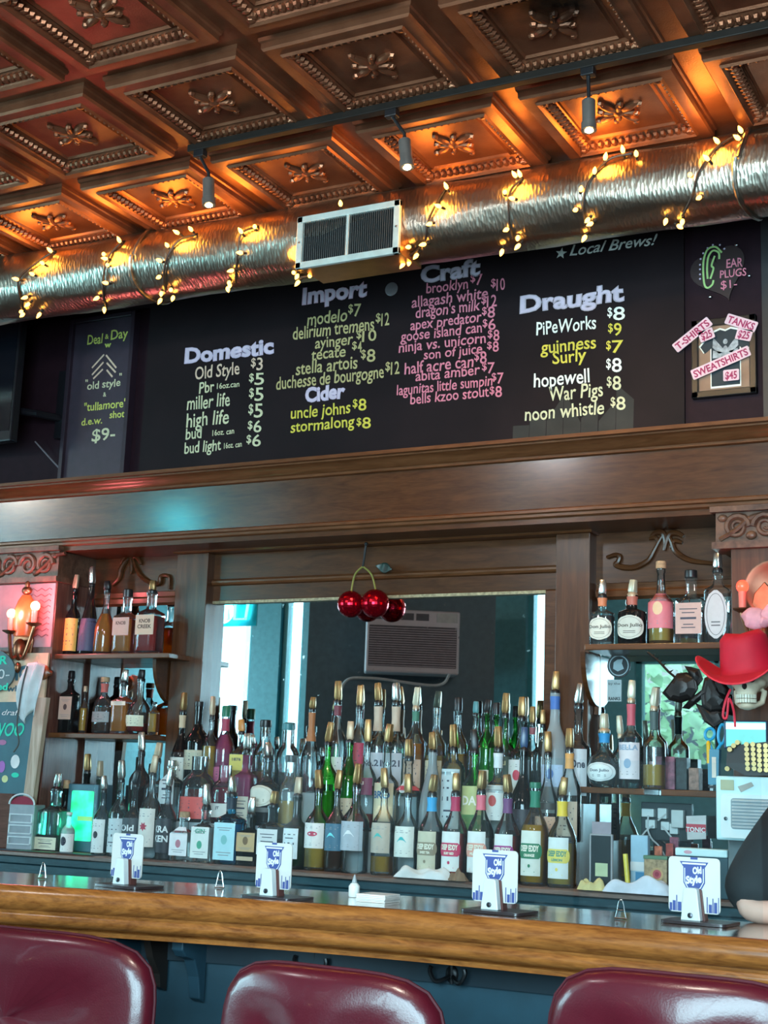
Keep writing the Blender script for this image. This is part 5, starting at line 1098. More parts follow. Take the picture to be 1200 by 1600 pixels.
# bar caddy and little squeeze bottle
p = atz(553, 1402, ZBAR); p.y = min(p.y, yb_(p.x) + .34)
t = thing('squeeze_bottle', p, 'small white squeeze bottle on the bar below the grey-label tequila', 'bottle')
MB().lathe([(.012, .0005), (.0135, .004), (.0135, .026), (.009, .032), (.006, .034)], 16).build('body', mat('white_plastic', (.75, .75, .72), .4, var=0), t, local=True)
MB().lathe([(.0065, .0345), (.006, .038), (.002, .052), (.001, .053)], 12).build('nozzle', mat('grey_plastic', (.3, .32, .33), .4, var=0), t, local=True)
p = atz(590, 1409, ZBAR); p.y = min(p.y, yb_(p.x) + .3)
t = thing('napkin_stack', p, 'stack of white napkins on the bar right of the squeeze bottle', 'napkins')
for i in range(5): MB().box((random.uniform(-.002, .002), random.uniform(-.002, .002), .002 + .0036 * i), (.075, .075, .003)).build('napkin', mat('napkin_white', (.74, .72, .68), .8), t, local=True, smooth=0)

# ------------------------------------------------------------------ sconces on the pilasters
def glow(name, c, s): return mat(name, c, .3, var=0, em=c, es=s)
redbulb = glow('coral_bulb', (1, .22, .10), 14)
def sconce(desc, px, py, bulbs, shade, col):
    Yp = YENT - .001; c = at(px, py, Yp)
    t = thing('wall_sconce', (c.x, Yp, c.z), desc, 'sconce', 'brass sconces on the pilasters')
    br = mat('aged_brass', (.30, .13, .07), .35, .9, var=.3)
    b = MB(); b.prism([(-.04, -.12), (.04, -.12), (.06, .0), (.035, .1), (0, .14), (-.035, .1), (-.06, 0)], plane_xz(c.x, Yp, c.z - .05), 0, .012); b.ell((c.x, Yp - .03, c.z - .09), (.03, .03, .05), 12, 8); b.ell((c.x, Yp - .03, c.z - .17), (.016, .016, .025), 10, 6); b.build('back_plate', br, t, smooth=40, bevel=.003)
    for bx_, by_ in bulbs:
        q = at(bx_, by_, Yp - .09)
        MB().tube(spline([Vector((c.x, Yp - .03, c.z - .1)), Vector(((c.x + q.x) / 2, Yp - .07, c.z - .13)), Vector((q.x, Yp - .09, q.z - .10)), Vector((q.x, Yp - .09, q.z - .075))], 5), .008, 8).build('arm', br, t)
        d = MB(); d.lathe([(.012, -.085), (.034, -.074), (.036, -.07), (.012, -.07)], 16, c=(q.x, Yp - .09, q.z)); d.build('drip_pan', br, t)
        d = MB(); d.lathe([(.013, -.07), (.014, -.012)], 14, c=(q.x, Yp - .09, q.z)); cs = d.build('candle_sleeve', mat('rosy_candle', (.45, .16, .12), .5), t)
        d = MB(); d.ell((q.x, Yp - .09, q.z + .006), (.021, .021, .022), 16, 10); d.build('bulb', glow('red_bulb', (1, .03, .015), 5) if col else redbulb, cs)
    if shade:
        d = MB(); s = at(*shade, Yp - .03)
        d.lathe([(.05, -.11), (.062, -.06), (.058, .0), (.04, .05), (.022, .075)], 14, c=(s.x, Yp - .055, s.z - .02), dy=.7); d.build('amber_shade', mat('amber_shade', (.55, .16, .05), .25, var=.4, em=(1, .2, .06), es=.12, trans=.3), t)
        d = MB(); d.ell((s.x, Yp - .055, s.z + .075), (.026, .02, .02)); d.ell((s.x, Yp - .055, s.z + .10), (.012, .012, .02)); d.build('finial', br, t)
sconce('brass sconce with two glowing coral bulbs and an amber shade on the left pilaster', 40, 985, ((18, 961), (55, 949)), (46, 950), 0)
for x, y in ((18, 955), (55, 944)):
    q = at(x, y, YENT - .14); lamp('sconce_light', 'POINT', q, 3.0, (1, .18, .20), .03)
sconce('brass sconce with one glowing red bulb on the right pilaster above the cowboy hat', 1196, 950, ((1160, 919),), None, 1)
q = at(1160, 912, YENT - .14); lamp('sconce_light', 'POINT', q, .5, (1, .06, .03), .03)
# round copper dish behind the right sconce
b = MB(); c = at(1208, 920, YENT - .004); b.lathe([(0, 0), (.075, .002), (.09, .012), (.098, .012), (.095, .0)], 28); b.v = [(c.x + x, YENT - .003 - z, c.z + y) for x, y, z in b.v]
tag(b.build('copper_dish', mat('copper_dish', (.14, .06, .035), .4, .8)), 'round copper dish hung on the right pilaster at the picture edge', 'dish')

# ------------------------------------------------------------------ hanging disco cherries
def hang(px, py, Y): return at(px, py, Y)
YCH = 5.045
red_d = bpy.data.materials.new('red_mirror_tiles'); red_d.use_nodes = True
n, l = red_d.node_tree.nodes, red_d.node_tree.links; b = n['Principled BSDF']
b.inputs['Base Color'].default_value = (.50, .004, .018, 1); b.inputs['Metallic'].default_value = .85; b.inputs['Roughness'].default_value = .16
top = hang(572, 850, YCOL - .04); mid = hang(567, 885, YCH - .02)
ch = thing('cherry_ornament', top, 'pair of red mirrored disco cherries hanging before the big mirror', 'ornament')
b = MB(); b.tube([top, hang(570, 864, YCOL - .036), mid], .005, 6); b.ell(top, (.008, .008, .008)); b.build('cord', mat('black_cord', (.01, .01, .01), .6), ch)
for cx, cy, r, n1 in ((548, 944, 21, 1), (586, 943, 22.5, 2)):
    c = hang(cx, cy, YCH); R = r * depth(c) / FPX
    MB().tube(spline([mid, hang((567 + cx) / 2 + (-3 if n1 == 1 else 4), 898, YCH), Vector((c.x, c.y, c.z + R * .96))], 5), .004, 6).build('cherry_stem', mat('olive_stem', (.25, .22, .05), .4), ch)
    b = MB(); NU, NV = 34, 18
    for i in range(NV):
        t0_, t1_ = PI * i / NV, PI * (i + 1) / NV
        for j in range(NU):
            a0, a1 = 2 * PI * j / NU, 2 * PI * (j + 1) / NU
            jit = 1 + random.uniform(-.012, .012)
            b.add([c + Vector((math.sin(t) * math.cos(a), math.sin(t) * math.sin(a), math.cos(t))) * R * jit for t, a in ((t0_, a0), (t0_, a1), (t1_, a1), (t1_, a0))], [(0, 1, 2, 3)])
    b.build('disco_ball', red_d, ch, smooth=0, recalc=False)
lf = hang(596, 886, YCH); b = MB(); M = Matrix.Rotation(.25, 3, 'Y'); b.grid(lambda i, j: lf + M @ Vector(((i - .35) * .085, .01 * math.sin(i * 5), .022 * (2 * j - 1) * math.sin(PI * min(.98, max(.02, i))))), 10, 6); b.build('leaf', mat('dark_green_leaf', (.012, .035, .028), .4), ch, solid=.002)

# ------------------------------------------------------------------ left end: posters, chalk board, hanging cloth, shaker caddy, chiller
YP = YENT - .012
def card(name, desc, cat, poly_px, Y, m, th=.006, parts=()):
    v = [at(x, y, Y) for x, y in poly_px]; c = sum(v, Vector()) / len(v); zb = min(q.z for q in v)
    t = thing(name, (c.x, Y, zb), desc, cat)
    b = MB(); b.prism([(q.x, q.z) for q in v], lambda u, w, d: Vector((u, Y - d, w)), -th, 0); b.build('card', m, t, smooth=0); return t
def ptext(par, s, x0, y0, x1, h, Y, m, bold=.03, shear=0, slope=.02, nm='lettering'):
    A, Bv = at(x0, y0, Y), at(x1, y0 - (x1 - x0) * slope, Y); fn = lambda u, v, d=0: Vector((u, Y - d, v)); b = MB()
    text(b, s, fn, A.x, A.z, Bv.x - A.x, h * depth(A) / FPX, .0012, 0, bold, shear, .02); b.build(nm, m, par, smooth=0)
wsg = card('whiskey_sign', 'cream sign with big dark letters above the teal chalkboard', 'sign', [(-60, 1022), (76, 1020), (68, 1098), (-60, 1102)], YP - .012, mat('warm_cream_card', (.70, .50, .34), .6), .01)
ptext(wsg, 'TION', 8, 1062, 66, 22, YP - .0125, mat('slate_ink', (.05, .12, .16), .6), .05); ptext(wsg, 'whiske', 10, 1080, 58, 9, YP - .0125, mat('slate_ink', (.05, .12, .16), .6), .03)
chalk_t = mat('teal_chalkboard', (.03, .115, .15), .55, var=.2, scale=8)
A = [(-60, 1098), (64, 1096), (30, 1318), (-60, 1320)]
cbd = card('chalkboard', 'teal chalkboard with pale wooden edge and fruit drawings at the left end', 'chalkboard', A, YP - .03, chalk_t, .012)
post = [(57, 1090), (74, 1090), (44, 1316), (29, 1316)]
v = [at(x, y, YP - .034) for x, y in post]; b = MB(); b.prism([(q.x, q.z) for q in v], lambda u, w, d: Vector((u, YP - .034 - d, w)), -.02, .006); b.build('wooden_edge', wood('pale_wood', (.35, .24, .17), (.62, .48, .38), .5, 0, (14, 14, 1.2)), cbd, smooth=0)
mint = mat('mint_chalk', (.03, .62, .42), .7); wch = mat('white_chalk', (.72, .74, .74), .7)
ptext(cbd, 'local draft', -30, 1117, 33, 9, YP - .0305, wch, .0, .3); ptext(cbd, 'HOLYWOO', -60, 1148, 37, 20, YP - .0305, mint, .02, .25)
b = MB(); fn = lambda u, v, d=0: Vector((u, YP - .0305 - d, v))
def cpx(x, y): q = at(x, y, YP - .03); return q.x, q.z
for (x, y, a, bb_, m_) in ((24, 1190, .026, .030, wch), (24, 1211, .022, .011, mint), (8, 1217, .018, .016, mat('yellow_chalk', (.62, .66, .32), .7)), (3, 1198, .02, .026, mat('violet_chalk', (.42, .16, .50), .7)), (4, 1160, .024, .012, mat('rose_chalk', (.40, .16, .30), .7))):
    b = MB(); cx, cy = cpx(x, y); flat(b, ellipse(cx, cy, a, bb_, 14), fn, .0012); b.build('chalk_fruit', m_, cbd, smooth=0)
rd = card('round_price_tag', 'round slate price sign with mint chalk lettering at the left picture edge', 'sign', [(-14 + 37 * math.cos(2 * PI * i / 24), 1048 + 34 * math.sin(2 * PI * i / 24)) for i in range(24)], YP - .03, mat('slate_round', (.10, .16, .18), .6), .008)
ptext(rd, 'BEER', -32, 1038, 12, 13, YP - .0305, mint, .03); ptext(rd, '$10-', -28, 1060, 15, 15, YP - .0305, wch, .0); ptext(rd, 'baked', -28, 1078, 12, 11, YP - .0305, mint, .03)
# hanging face mask / cloth on a wooden knob
kb = at(62, 1050, YP - .06)
t = thing('coat_peg', (kb.x, YP - .01, kb.z), 'turned wooden knob on the left pilaster with a white cloth over it', 'peg')
b = MB(); b.lathe([(.012, 0), (.014, .03), (.034, .045), (.036, .06), (.02, .075), (.001, .078)], 16); b.v = [(kb.x + x, YP + .01 - z, kb.z + y) for x, y, z in b.v]; b.build('knob', wood('red_wood', (.25, .07, .03), (.5, .17, .07), .35, .3), t)
t = thing('hanging_cloth', (kb.x, YP - .09, kb.z - .2), 'white cloth mask with dark cord hanging from the wooden knob', 'cloth')
b = MB()
def cl(i, j):
    x0 = at(44 + 30 * i, 1040, YP - .085); zt2 = at(0, 1040 + 10 * abs(i - .5), YP - .08).z; k = j
    w = 1 + .35 * math.sin(PI * k); p = Vector((kb.x + (i - .5) * .085 * w - .05 * k * .35, YP - .09 - .014 * math.sin(i * 11 + k * 3) - .02 * math.sin(PI * k), kb.z + .045 - .03 * abs(i - .5) - k * .235 - .03 * math.sin(i * 6) * k)); return p
b.grid(cl, 16, 16); b.build('cloth', mat('white_cotton', (.66, .68, .70), .85), t, smooth=180, solid=.003)
b = MB(); q = Vector((kb.x - .02, YP - .12, kb.z + .02)); b.tube(spline([q, q + Vector((-.02, 0, -.1)), q + Vector((-.03, 0, -.25)), q + Vector((-.02, .01, -.33)), q + Vector((-.045, .01, -.37))], 6), .0035, 6); b.build('cord', mat('dark_braid', (.08, .08, .08), .7), t)

# shaker caddy: wire rack of napkins, straws; and flyers on the counter
Yc, Zc = 4.79, ZCNT + .001
def box_on(name, desc, cat, x0, x1, ytop, Y, dpt_, m, z=Zc, rz=0, bevel=.003, part='body'):
    X0, X1 = xat(x0, Y, z + .05), xat(x1, Y, z + .05); zt2 = zat(ytop, (X0 + X1) / 2, Y); t = thing(name, ((X0 + X1) / 2, Y, z), desc, cat, None, rz)
    MB().bb((-(X1 - X0) / 2, 0, 0), ((X1 - X0) / 2, dpt_, zt2 - z)).build(part, m, t, local=True, smooth=0, bevel=bevel); return t, X1 - X0, zt2 - z
t, w, h = box_on('coin_caddy', 'white frame caddy with dark windows at the left end of the counter', 'caddy', 14, 47, 1257, 4.755, .10, mat('grey_caddy', (.32, .36, .40), .45), rz=.25)
fn = lambda u, v, d=0: Vector((u, -d, v)); wf = mat('white_frame', (.62, .68, .72), .4)
b = MB()
for z_, hh in ((.02, .03), (.064, .034), (.11, .034)):
    for lo, hi in (((-w / 2 + .004, z_), (w / 2 - .004, z_ + .005)), ((-w / 2 + .004, z_), (-w / 2 + .01, z_ + hh)), ((w / 2 - .01, z_), (w / 2 - .004, z_ + hh)), ((-w / 2 + .004, z_ + hh), (w / 2 - .004, z_ + hh + .005))): b.bb((lo[0], -.005, lo[1]), (hi[0], .0, hi[1]))
b.build('window_frames', wf, t, local=True, smooth=0)
b = MB(); b.tube([(w / 2 * math.cos(a), -.004, h + w / 2 * .75 * math.sin(a)) for a in [PI * i / 14 for i in range(15)]], .004, 6); b.build('arch', wf, t, local=True); b = MB(); flat(b, [(w / 2 * .9 * math.cos(PI * i / 14), h + w / 2 * .6 * math.sin(PI * i / 14)) for i in range(15)], lambda u, v, d: Vector((u, .0, v)), 0); b.build('arch_panel', mat('maroon_card', (.28, .02, .05), .5), t, local=True, smooth=0)
t, w, h = box_on('dark_card_box', 'stack of dark cards leaning at the far left of the counter', 'box', -14, 12, 1240, 4.78, .08, wood('maroon_box', (.08, .03, .02), (.16, .07, .05), .5, 0), rz=.2)
for i, (x0, x1, yy, c, d) in enumerate(((-20, 60, 1330, (.03, .10, .17), 'navy'), (40, 100, 1332, (.05, .20, .10), 'green'), (80, 146, 1337, (.025, .07, .12), 'dark blue'))):
    p0, p1 = atz(x0, yy - 4, Zc), atz(x1, yy, Zc); b = MB(); zb_ = ZCNT + .0004 + .0012 * i
    b.prism(rrect(p0.x, YCNT + .005, p1.x, YCNT + .04, .004), lambda u, v, d: Vector((u, v, d)), zb_, zb_ + .001)
    tag(b.build('flyer', mat('flyer_' + d.replace(' ', '_'), c, .5, var=.3, scale=50), smooth=0), '%s printed flyer lying on the counter edge at the left' % d, 'flyer')
# chilled shot machine with glowing green window
X0, X1 = xat(104, 4.87, 1.2), xat(151, 4.87, 1.2); z1 = zat(1224, X0, 4.87); cw = X1 - X0
t = thing('shot_chiller', ((X0 + X1) / 2, 4.87, Zc), 'dark blue bottle chiller with a glowing green window on the left counter', 'chiller')
MB().bb((-cw / 2, 0, 0), (cw / 2, .10, z1 - Zc)).build('housing', mat('slate_blue_housing', (.05, .11, .15), .35, .2), t, local=True, smooth=0, bevel=.004)
hh = z1 - Zc; b = MB(); b.prism(rrect(-cw * .36, hh * .16, cw * .38, hh * .9, .008), lambda u, v, d: Vector((u, -d, v)), -.001, .002)
m = mat('green_window', (.02, .4, .18), .3, var=0); nn = m.node_tree.nodes; ll = m.node_tree.links; bb2 = nn['Principled BSDF']
tc = nn.new('ShaderNodeTexCoord'); gz = nn.new('ShaderNodeTexNoise'); gz.inputs['Scale'].default_value = 14; ll.new(tc.outputs['Object'], gz.inputs[0]); rp = nn.new('ShaderNodeValToRGB')
rp.color_ramp.elements[0].position = .35; rp.color_ramp.elements[1].position = .65; rp.color_ramp.elements[0].color = (.0, .30, .06, 1); rp.color_ramp.elements[1].color = (.05, .9, .62, 1)
ll.new(gz.outputs[0], rp.inputs[0]); ll.new(rp.outputs[0], bb2.inputs['Emission Color']); bb2.inputs['Emission Strength'].default_value = .9
b.build('lit_window', m, t, local=True, smooth=0)
MB().bb((cw * -.1, -.003, hh * .46), (cw * .38, -.0022, hh * .52)).build('tan_strip', mat('tan_strip', (.45, .3, .12), .5), t, local=True, smooth=0)
lamp('chiller_glow', 'POINT', ((X0 + X1) / 2, 4.80, Zc + .12), .35, (.05, 1, .55), .03)

# folded towel, scrap and cloth on the counter front
def drape(name, desc, x0, x1, ytop, Y, dep, m, seed, label_cat='towel'):
    random.seed(seed); X0, X1 = xat(x0, Y, Zc), xat(x1, Y, Zc); ht_ = zat(ytop, (X0 + X1) / 2, Y) - Zc
    ph = [random.uniform(0, 6) for _ in range(6)]; b = MB()
    def fn(i, j):
        e_ = (1 - abs(2 * i - 1) ** 6) * (1 - abs(2 * j - 1) ** 4)
        hz = ht_ * e_ * (.72 + .18 * math.sin(i * 7 + ph[0]) + .12 * math.sin(i * 15 + j * 5 + ph[1]) + .1 * math.sin(j * 9 + ph[2]))
        return Vector((X0 + (X1 - X0) * i + .004 * math.sin(j * 9 + ph[3]), Y + dep * (j - .5) + .006 * math.sin(i * 9 + ph[4]), Zc + .001 + max(0, hz)))
    b.grid(fn, 34, 12); n0 = 13
    b.grid(lambda i, j: Vector((X0 + (X1 - X0) * i, Y + dep * (j - .5), Zc + .0006)), 34, 12)
    return tag(b.build(name, m, smooth=180), desc, label_cat)
drape('bar_towel', 'folded white bar towel on the counter below the blue-banded vodka', 620, 706, 1352, 4.703, .045, mat('towel_white', (.72, .75, .76), .85, bump=.3, bscale=200), 3)
drape('brown_rag', 'small brown rag beside the folded white towel', 702, 728, 1358, 4.706, .035, mat('brown_rag', (.25, .16, .10), .85, bump=.3), 5, 'rag')
drape('paper_scrap', 'yellow and white paper scrap on the counter right of the lemon vodka', 905, 945, 1370, 4.71, .04, mat('yellow_scrap', (.62, .54, .25), .7), 8, 'paper')
drape('white_cloth', 'crumpled white cloth on the counter left of the rightmost coaster', 945, 1052, 1368, 4.705, .05, mat('cloth_blue_white', (.62, .68, .78), .85), 11, 'cloth')

# ------------------------------------------------------------------ right end of the back bar
random.seed(21)
# skull in a red cowboy hat on an iron bracket
YSK = 4.60
hc_ = at(1170, 1052, YSK); sk = thing('skull', (hc_.x, YSK, hc_.z - .1), 'bone-coloured toy skull under a red cowboy hat on the right pilaster', 'skull')
bone = mat('bone', (.62, .50, .36), .55, var=.2, scale=30, bump=.1)
def evalmesh(o, name, m, parent):
    dg = bpy.context.evaluated_depsgraph_get(); dg.update(); me = bpy.data.meshes.new_from_object(o.evaluated_get(dg)); me.name = name
    for md in list(o.modifiers): o.modifiers.remove(md)
    o.data = me; me.shade_smooth(); return o
SC = Vector((hc_.x + .004, YSK - .005, hc_.z - .045))
b = MB(); b.ell(SC + Vector((.0, .02, .045)), (.066, .08, .064), 20, 14); b.ell(SC + Vector((0, -.035, .005)), (.045, .04, .034), 16, 10); b.ell(SC + Vector((-.038, -.02, .012)), (.02, .03, .016)); b.ell(SC + Vector((.038, -.02, .012)), (.02, .03, .016))
b.ell(SC + Vector((0, -.045, -.022)), (.034, .028, .02), 16, 10); b.ell(SC + Vector((0, -.038, -.062)), (.026, .024, .014), 16, 8)
for s_ in (-1, 1): b.tube([SC + Vector((s_ * .046, .01, -.01)), SC + Vector((s_ * .04, -.006, -.05)), SC + Vector((s_ * .018, -.04, -.064))], .010, 8)
o = b.build('cranium', bone, sk); md = o.modifiers.new('r', 'REMESH'); md.mode = 'VOXEL'; md.voxel_size = .004; md2 = o.modifiers.new('s', 'SMOOTH'); md2.iterations = 4; evalmesh(o, 'cranium', bone, sk)
dk = mat('socket_shade', (.02, .012, .01), .8)  # dark ellipsoids paint the shade of the hollow sockets and nose
for dx, dz, rx, rz_ in ((-.02, .022, .014, .013), (.02, .022, .014, .013), (0, -.002, .008, .011)): b = MB(); b.ell(SC + Vector((dx, -.066 if dx else -.072, dz)), (rx, .012, rz_), 12, 8); b.build('eye_socket' if dx else 'nose_hole', dk, sk)
b = MB()
for z_ in (-.034, -.048):
    for i in range(10):
        a = -1.1 + 2.2 * i / 9; b.box(SC + Vector((.033 * math.sin(a), -.045 - .027 * math.cos(a), z_)), (.0066, .006, .012), rot=a)
b.build('teeth', mat('ivory', (.72, .66, .52), .4), sk, smooth=0)
# the hat is worn by the skull but lifts off: a thing of its own
feltm = mat('red_felt', (.50, .003, .024), .7, var=.08, bump=.1, bscale=250)
ht = thing('cowboy_hat', (hc_.x, YSK, hc_.z), 'bright red cowboy hat with curled brim on the skull at the right edge', 'hat', None, 0)
b = MB(); nA = 48
rows = []
HW, HD = .165, .17
for k in range(9):           # brim, from the outside in
    r = 1 - .46 * k / 8; row = []
    for j in range(nA):
        a = 2 * PI * j / nA; x, y = HW * r * math.cos(a), HD * r * math.sin(a)
        lift = .075 * max(0, abs(math.cos(a))) ** 2.2 * ((r - .54) / .46) ** 1.6 - .028 * abs(math.sin(a)) ** 2 * ((r - .54) / .46) ** 1.3
        row.append((x * (1 - .10 * abs(math.cos(a)) ** 3 * (r - .54)), y, lift))
    rows.append(row)
for k in range(1, 9):        # crown with a dented top
    t_ = k / 8; row = []
    for j in range(nA):
        a = 2 * PI * j / nA; rr = .54 - .13 * t_ - (.0 if k < 7 else .09 if k == 7 else .22)
        x, y = HW * rr * math.cos(a), HD * rr * math.sin(a); z_ = .125 * min(1, t_ * 1.14) + .012 * abs(math.cos(a)) * t_ - (0 if k < 8 else .035)
        row.append((x, y, z_))
    rows.append(row)
vs = [v for r in rows for v in r]; K = len(rows)
b.add(vs, [(i * nA + j, (i + 1) * nA + j, (i + 1) * nA + (j + 1) % nA, i * nA + (j + 1) % nA) for i in range(K - 1) for j in range(nA)] + [tuple((K - 1) * nA + j for j in range(nA))])
M = Matrix.Rotation(-.12, 3, 'Y') @ Matrix.Rotation(.12, 3, 'X'); b.v = [tuple(M @ Vector(v)) for v in b.v]
b.build('felt', feltm, ht, local=True, smooth=180, solid=.004)
b = MB(); b.tube([tuple(M @ Vector(v)) for v in rows[0] + [rows[0][0]]], .0028, 6); b.build('brim_edge', mat('red_trim', (.75, .03, .06), .5), ht, local=True)
b = MB(); q = SC + Vector((-.055, -.03, -.01)); b.tube(spline([q, q + Vector((-.012, -.02, -.04)), q + Vector((-.02, -.02, -.085)), q + Vector((-.008, -.02, -.09)), q + Vector((0, -.02, -.03)), q + Vector((.012, -.01, -.07)), q + Vector((.016, -.01, -.12))], 6), .004, 6); b.build('chin_cord', mat('red_trim', (.75, .03, .06), .5), ht)
# bracket carrying the skull
b = MB(); b.tube([Vector((hc_.x, YENT - .001, hc_.z)), Vector((hc_.x, YSK + .02, hc_.z - .02))], .008, 8); b.build('mounting_rod', black, sk)
# pink chiffon bow on the hat
bw = at(1190, 966, YSK + .06); b = MB(); pkc = mat('pink_chiffon', (.85, .36, .42), .8, var=.15, scale=30, trans=.15)
for dx, dz, rx, rz_, ry in ((-.022, 0, .045, .036, .4), (.045, .012, .05, .04, -.3), (.01, -.012, .02, .02, 0), (.06, -.03, .06, .018, .5)): b.ell(bw + Vector((dx, 0, dz)), (rx, .026, rz_), 18, 12, rot=Matrix.Rotation(ry, 3, 'Y'))
b.v = [(x + .004 * math.sin(z * 160), y + .004 * math.sin(x * 150), z) for x, y, z in b.v]
o = b.build('chiffon_bow', pkc, ht)
# black metal roses leaning from the scissors cup
cupx = at(1112, 1198, 4.66); 
t = thing('pen_cup', (cupx.x, 4.70, cupx.z - .05), 'blue plastic cup holding scissors at the right end of the lower shelf', 'cup')
cb_ = mat('blue_plastic_cup', (.06, .22, .32), .4); w = .022
b = MB(); b.prism([(-.018, -.058), (.016, -.058), (.02, .058), (-.02, .058)], lambda u, v, d: Vector((cupx.x + u, 4.68 - d, cupx.z + v)), -.03, 0); b.build('cup_body', cb_, t, smooth=0, bevel=.002)
MB().bb((cupx.x - .004, 4.677, cupx.z - .035), (cupx.x + .01, 4.679, cupx.z + .032)).build('cup_label', mat('cup_label', (.62, .55, .48), .6), t, smooth=0)
b = MB(); b.bb((cupx.x - .02, 4.69, cupx.z - .068), (cupx.x + .02, YENT, cupx.z - .06)); b.build('cup_bracket', black, t, smooth=0)
sct = thing('scissors', (cupx.x, 4.69, cupx.z), 'scissors with bright blue handles standing in the blue cup', 'scissors')
bluep = mat('cyan_blue_plastic', (.02, .30, .52), .3, var=.05)
for (px, py, rx, rz_, an) in ((1109, 1147, .0155, .019, .3), (1128, 1147, .012, .032, .1)):
    c = at(px, py, 4.69); M = Matrix.Rotation(an, 3, 'Y'); b = MB(); b.tube([c + M @ Vector((rx * math.cos(a), 0, rz_ * math.sin(a))) for a in [2 * PI * i / 24 for i in range(25)]], .0052, 8); b.tube([c + M @ Vector((0, 0, -rz_)), Vector((cupx.x, 4.69, cupx.z + .04))], .005, 8); b.build('handle', bluep, sct)
b = MB(); b.box((cupx.x - .004, 4.69, cupx.z), (.008, .002, .09)); b.box((cupx.x + .004, 4.692, cupx.z), (.008, .002, .09)); b.build('blade', steel, sct, smooth=0)
c = at(1107, 1164, 4.685); b = MB(); b.lathe([(.006, -.06), (.007, .0), (.008, .004), (.003, .014)], 12, c=tuple(c)); tag(b.build('marker_pen', mat('yellow_marker', (.75, .42, .02), .4)), 'yellow marker standing in the blue cup beside the scissors', 'pen')
rose = thing('black_rose', at(1090, 1080, 4.74), 'black cut-metal rose with a thorny stem leaning over the right mirror', 'ornament')
rm = mat('black_sheet_metal', (.022, .018, .018), .42, .5)
q = [at(x, y, 4.76) for x, y in ((1012, 1019), (1030, 1034), (1045, 1050), (1062, 1064), (1085, 1085))]; b = MB(); b.tube(q, .0045, 6)
for i in range(9):
    c = q[0].lerp(q[3], (i + .3) / 9); b.tube([c, c + Vector((random.choice((-1, 1)) * .011, 0, .008))], [.004, .0008], 5)
b.build('thorny_stem', rm, rose)
def petal(pts, bulge, tw):
    c = sum((at(x, y, 4.72) for x, y in pts), Vector()) / len(pts); b = MB(); R_ = [at(x, y, 4.72) for x, y in pts]; n = len(R_); k_ = 5
    vs = [c + Vector((0, -bulge, 0))]
    for i in range(1, k_ + 1):
        for v in R_: s = i / k_; p = c.lerp(v, s); vs.append(p + Vector((0, -bulge * (1 - s * s) + tw * s * s * math.sin(i + v.x * 40), 0)))
    b.add(vs, [(0, 1 + j, 1 + (j + 1) % n) for j in range(n)] + [(1 + (i - 1) * n + j, 1 + i * n + j, 1 + i * n + (j + 1) % n, 1 + (i - 1) * n + (j + 1) % n) for i in range(1, k_) for j in range(n)]); return b
for pts, bu in (([(1036, 1083), (1048, 1066), (1057, 1052), (1072, 1050), (1088, 1058), (1092, 1076), (1082, 1092), (1062, 1098), (1046, 1094)], .03), ([(1064, 1106), (1080, 1090), (1098, 1078), (1112, 1064), (1116, 1076), (1096, 1094), (1076, 1108)], .02),
                ([(1096, 1084), (1102, 1060), (1112, 1054), (1122, 1072), (1134, 1088), (1142, 1098), (1132, 1112), (1112, 1114), (1098, 1104)], .035), ([(1068, 1040), (1080, 1042), (1094, 1046), (1100, 1062), (1090, 1074), (1078, 1056)], .02),
                ([(1086, 1098), (1106, 1106), (1130, 1112), (1136, 1128), (1118, 1140), (1102, 1128)], .02), ([(1112, 1066), (1126, 1060), (1140, 1078), (1138, 1092), (1122, 1084)], .02)):
    petal(pts, bu * .55, .011).build('petal', rm, rose, solid=.0015, smooth=12)
b = MB(); b.tube([at(1110, 1110, 4.74), at(1120, 1140, 4.71), Vector((cupx.x + .008, 4.70, cupx.z + .03))], .004, 6); b.build('lower_stem', rm, rose)
# brass cartridge belt
br2 = mat('brass_cartridge', (.58, .40, .18), .3, .9)
blt = thing('cartridge_belt', at(1180, 1200, 4.60), 'belt of brass cartridge cases draped over the register at the right edge', 'belt')
b = MB(); P_ = [at(x, y, 4.60) for x, y in ((1128, 1183), (1140, 1168), (1156, 1163), (1164, 1190), (1162, 1206))]
b.prism([(q.x, q.z) for q in (at(1136, 1166, 4.6), at(1166, 1162, 4.6), at(1206, 1158, 4.6), at(1206, 1212, 4.6), at(1164, 1212, 4.6), at(1134, 1196, 4.6))], lambda u, v, d: Vector((u, 4.605 - d, v)), -.01, 0); b.build('leather', mat('dark_leather', (.02, .016, .015), .5), blt, smooth=0)
pc = None
for k, (px, dy) in enumerate(((1166, 0), (1176, 0), (1186, 2), (1196, 2))):
    for i in range(6):
        x = px + (5 - i) * 1.1 * (.4 if k < 2 else .2); y = 1201 + dy - i * 7.6; q = at(x, y, 4.59)
        if pc is None:
            b = MB(); b.lathe([(.0078, 0), (.0078, .012), (.0066, .014), (.0066, .03)], 14); b.v = [(x_, z_, y_) for x_, y_, z_ in b.v]; pc = o = b.build('cartridge', br2, blt, local=True)
        else: o = pc.copy(); COL.objects.link(o)
        o.location = q - WLOC[blt.name]
for x, y in ((1140, 1171), (1146, 1165), (1152, 1160), (1136, 1201)): o = pc.copy(); COL.objects.link(o); o.location = at(x, y, 4.58) - WLOC[blt.name]
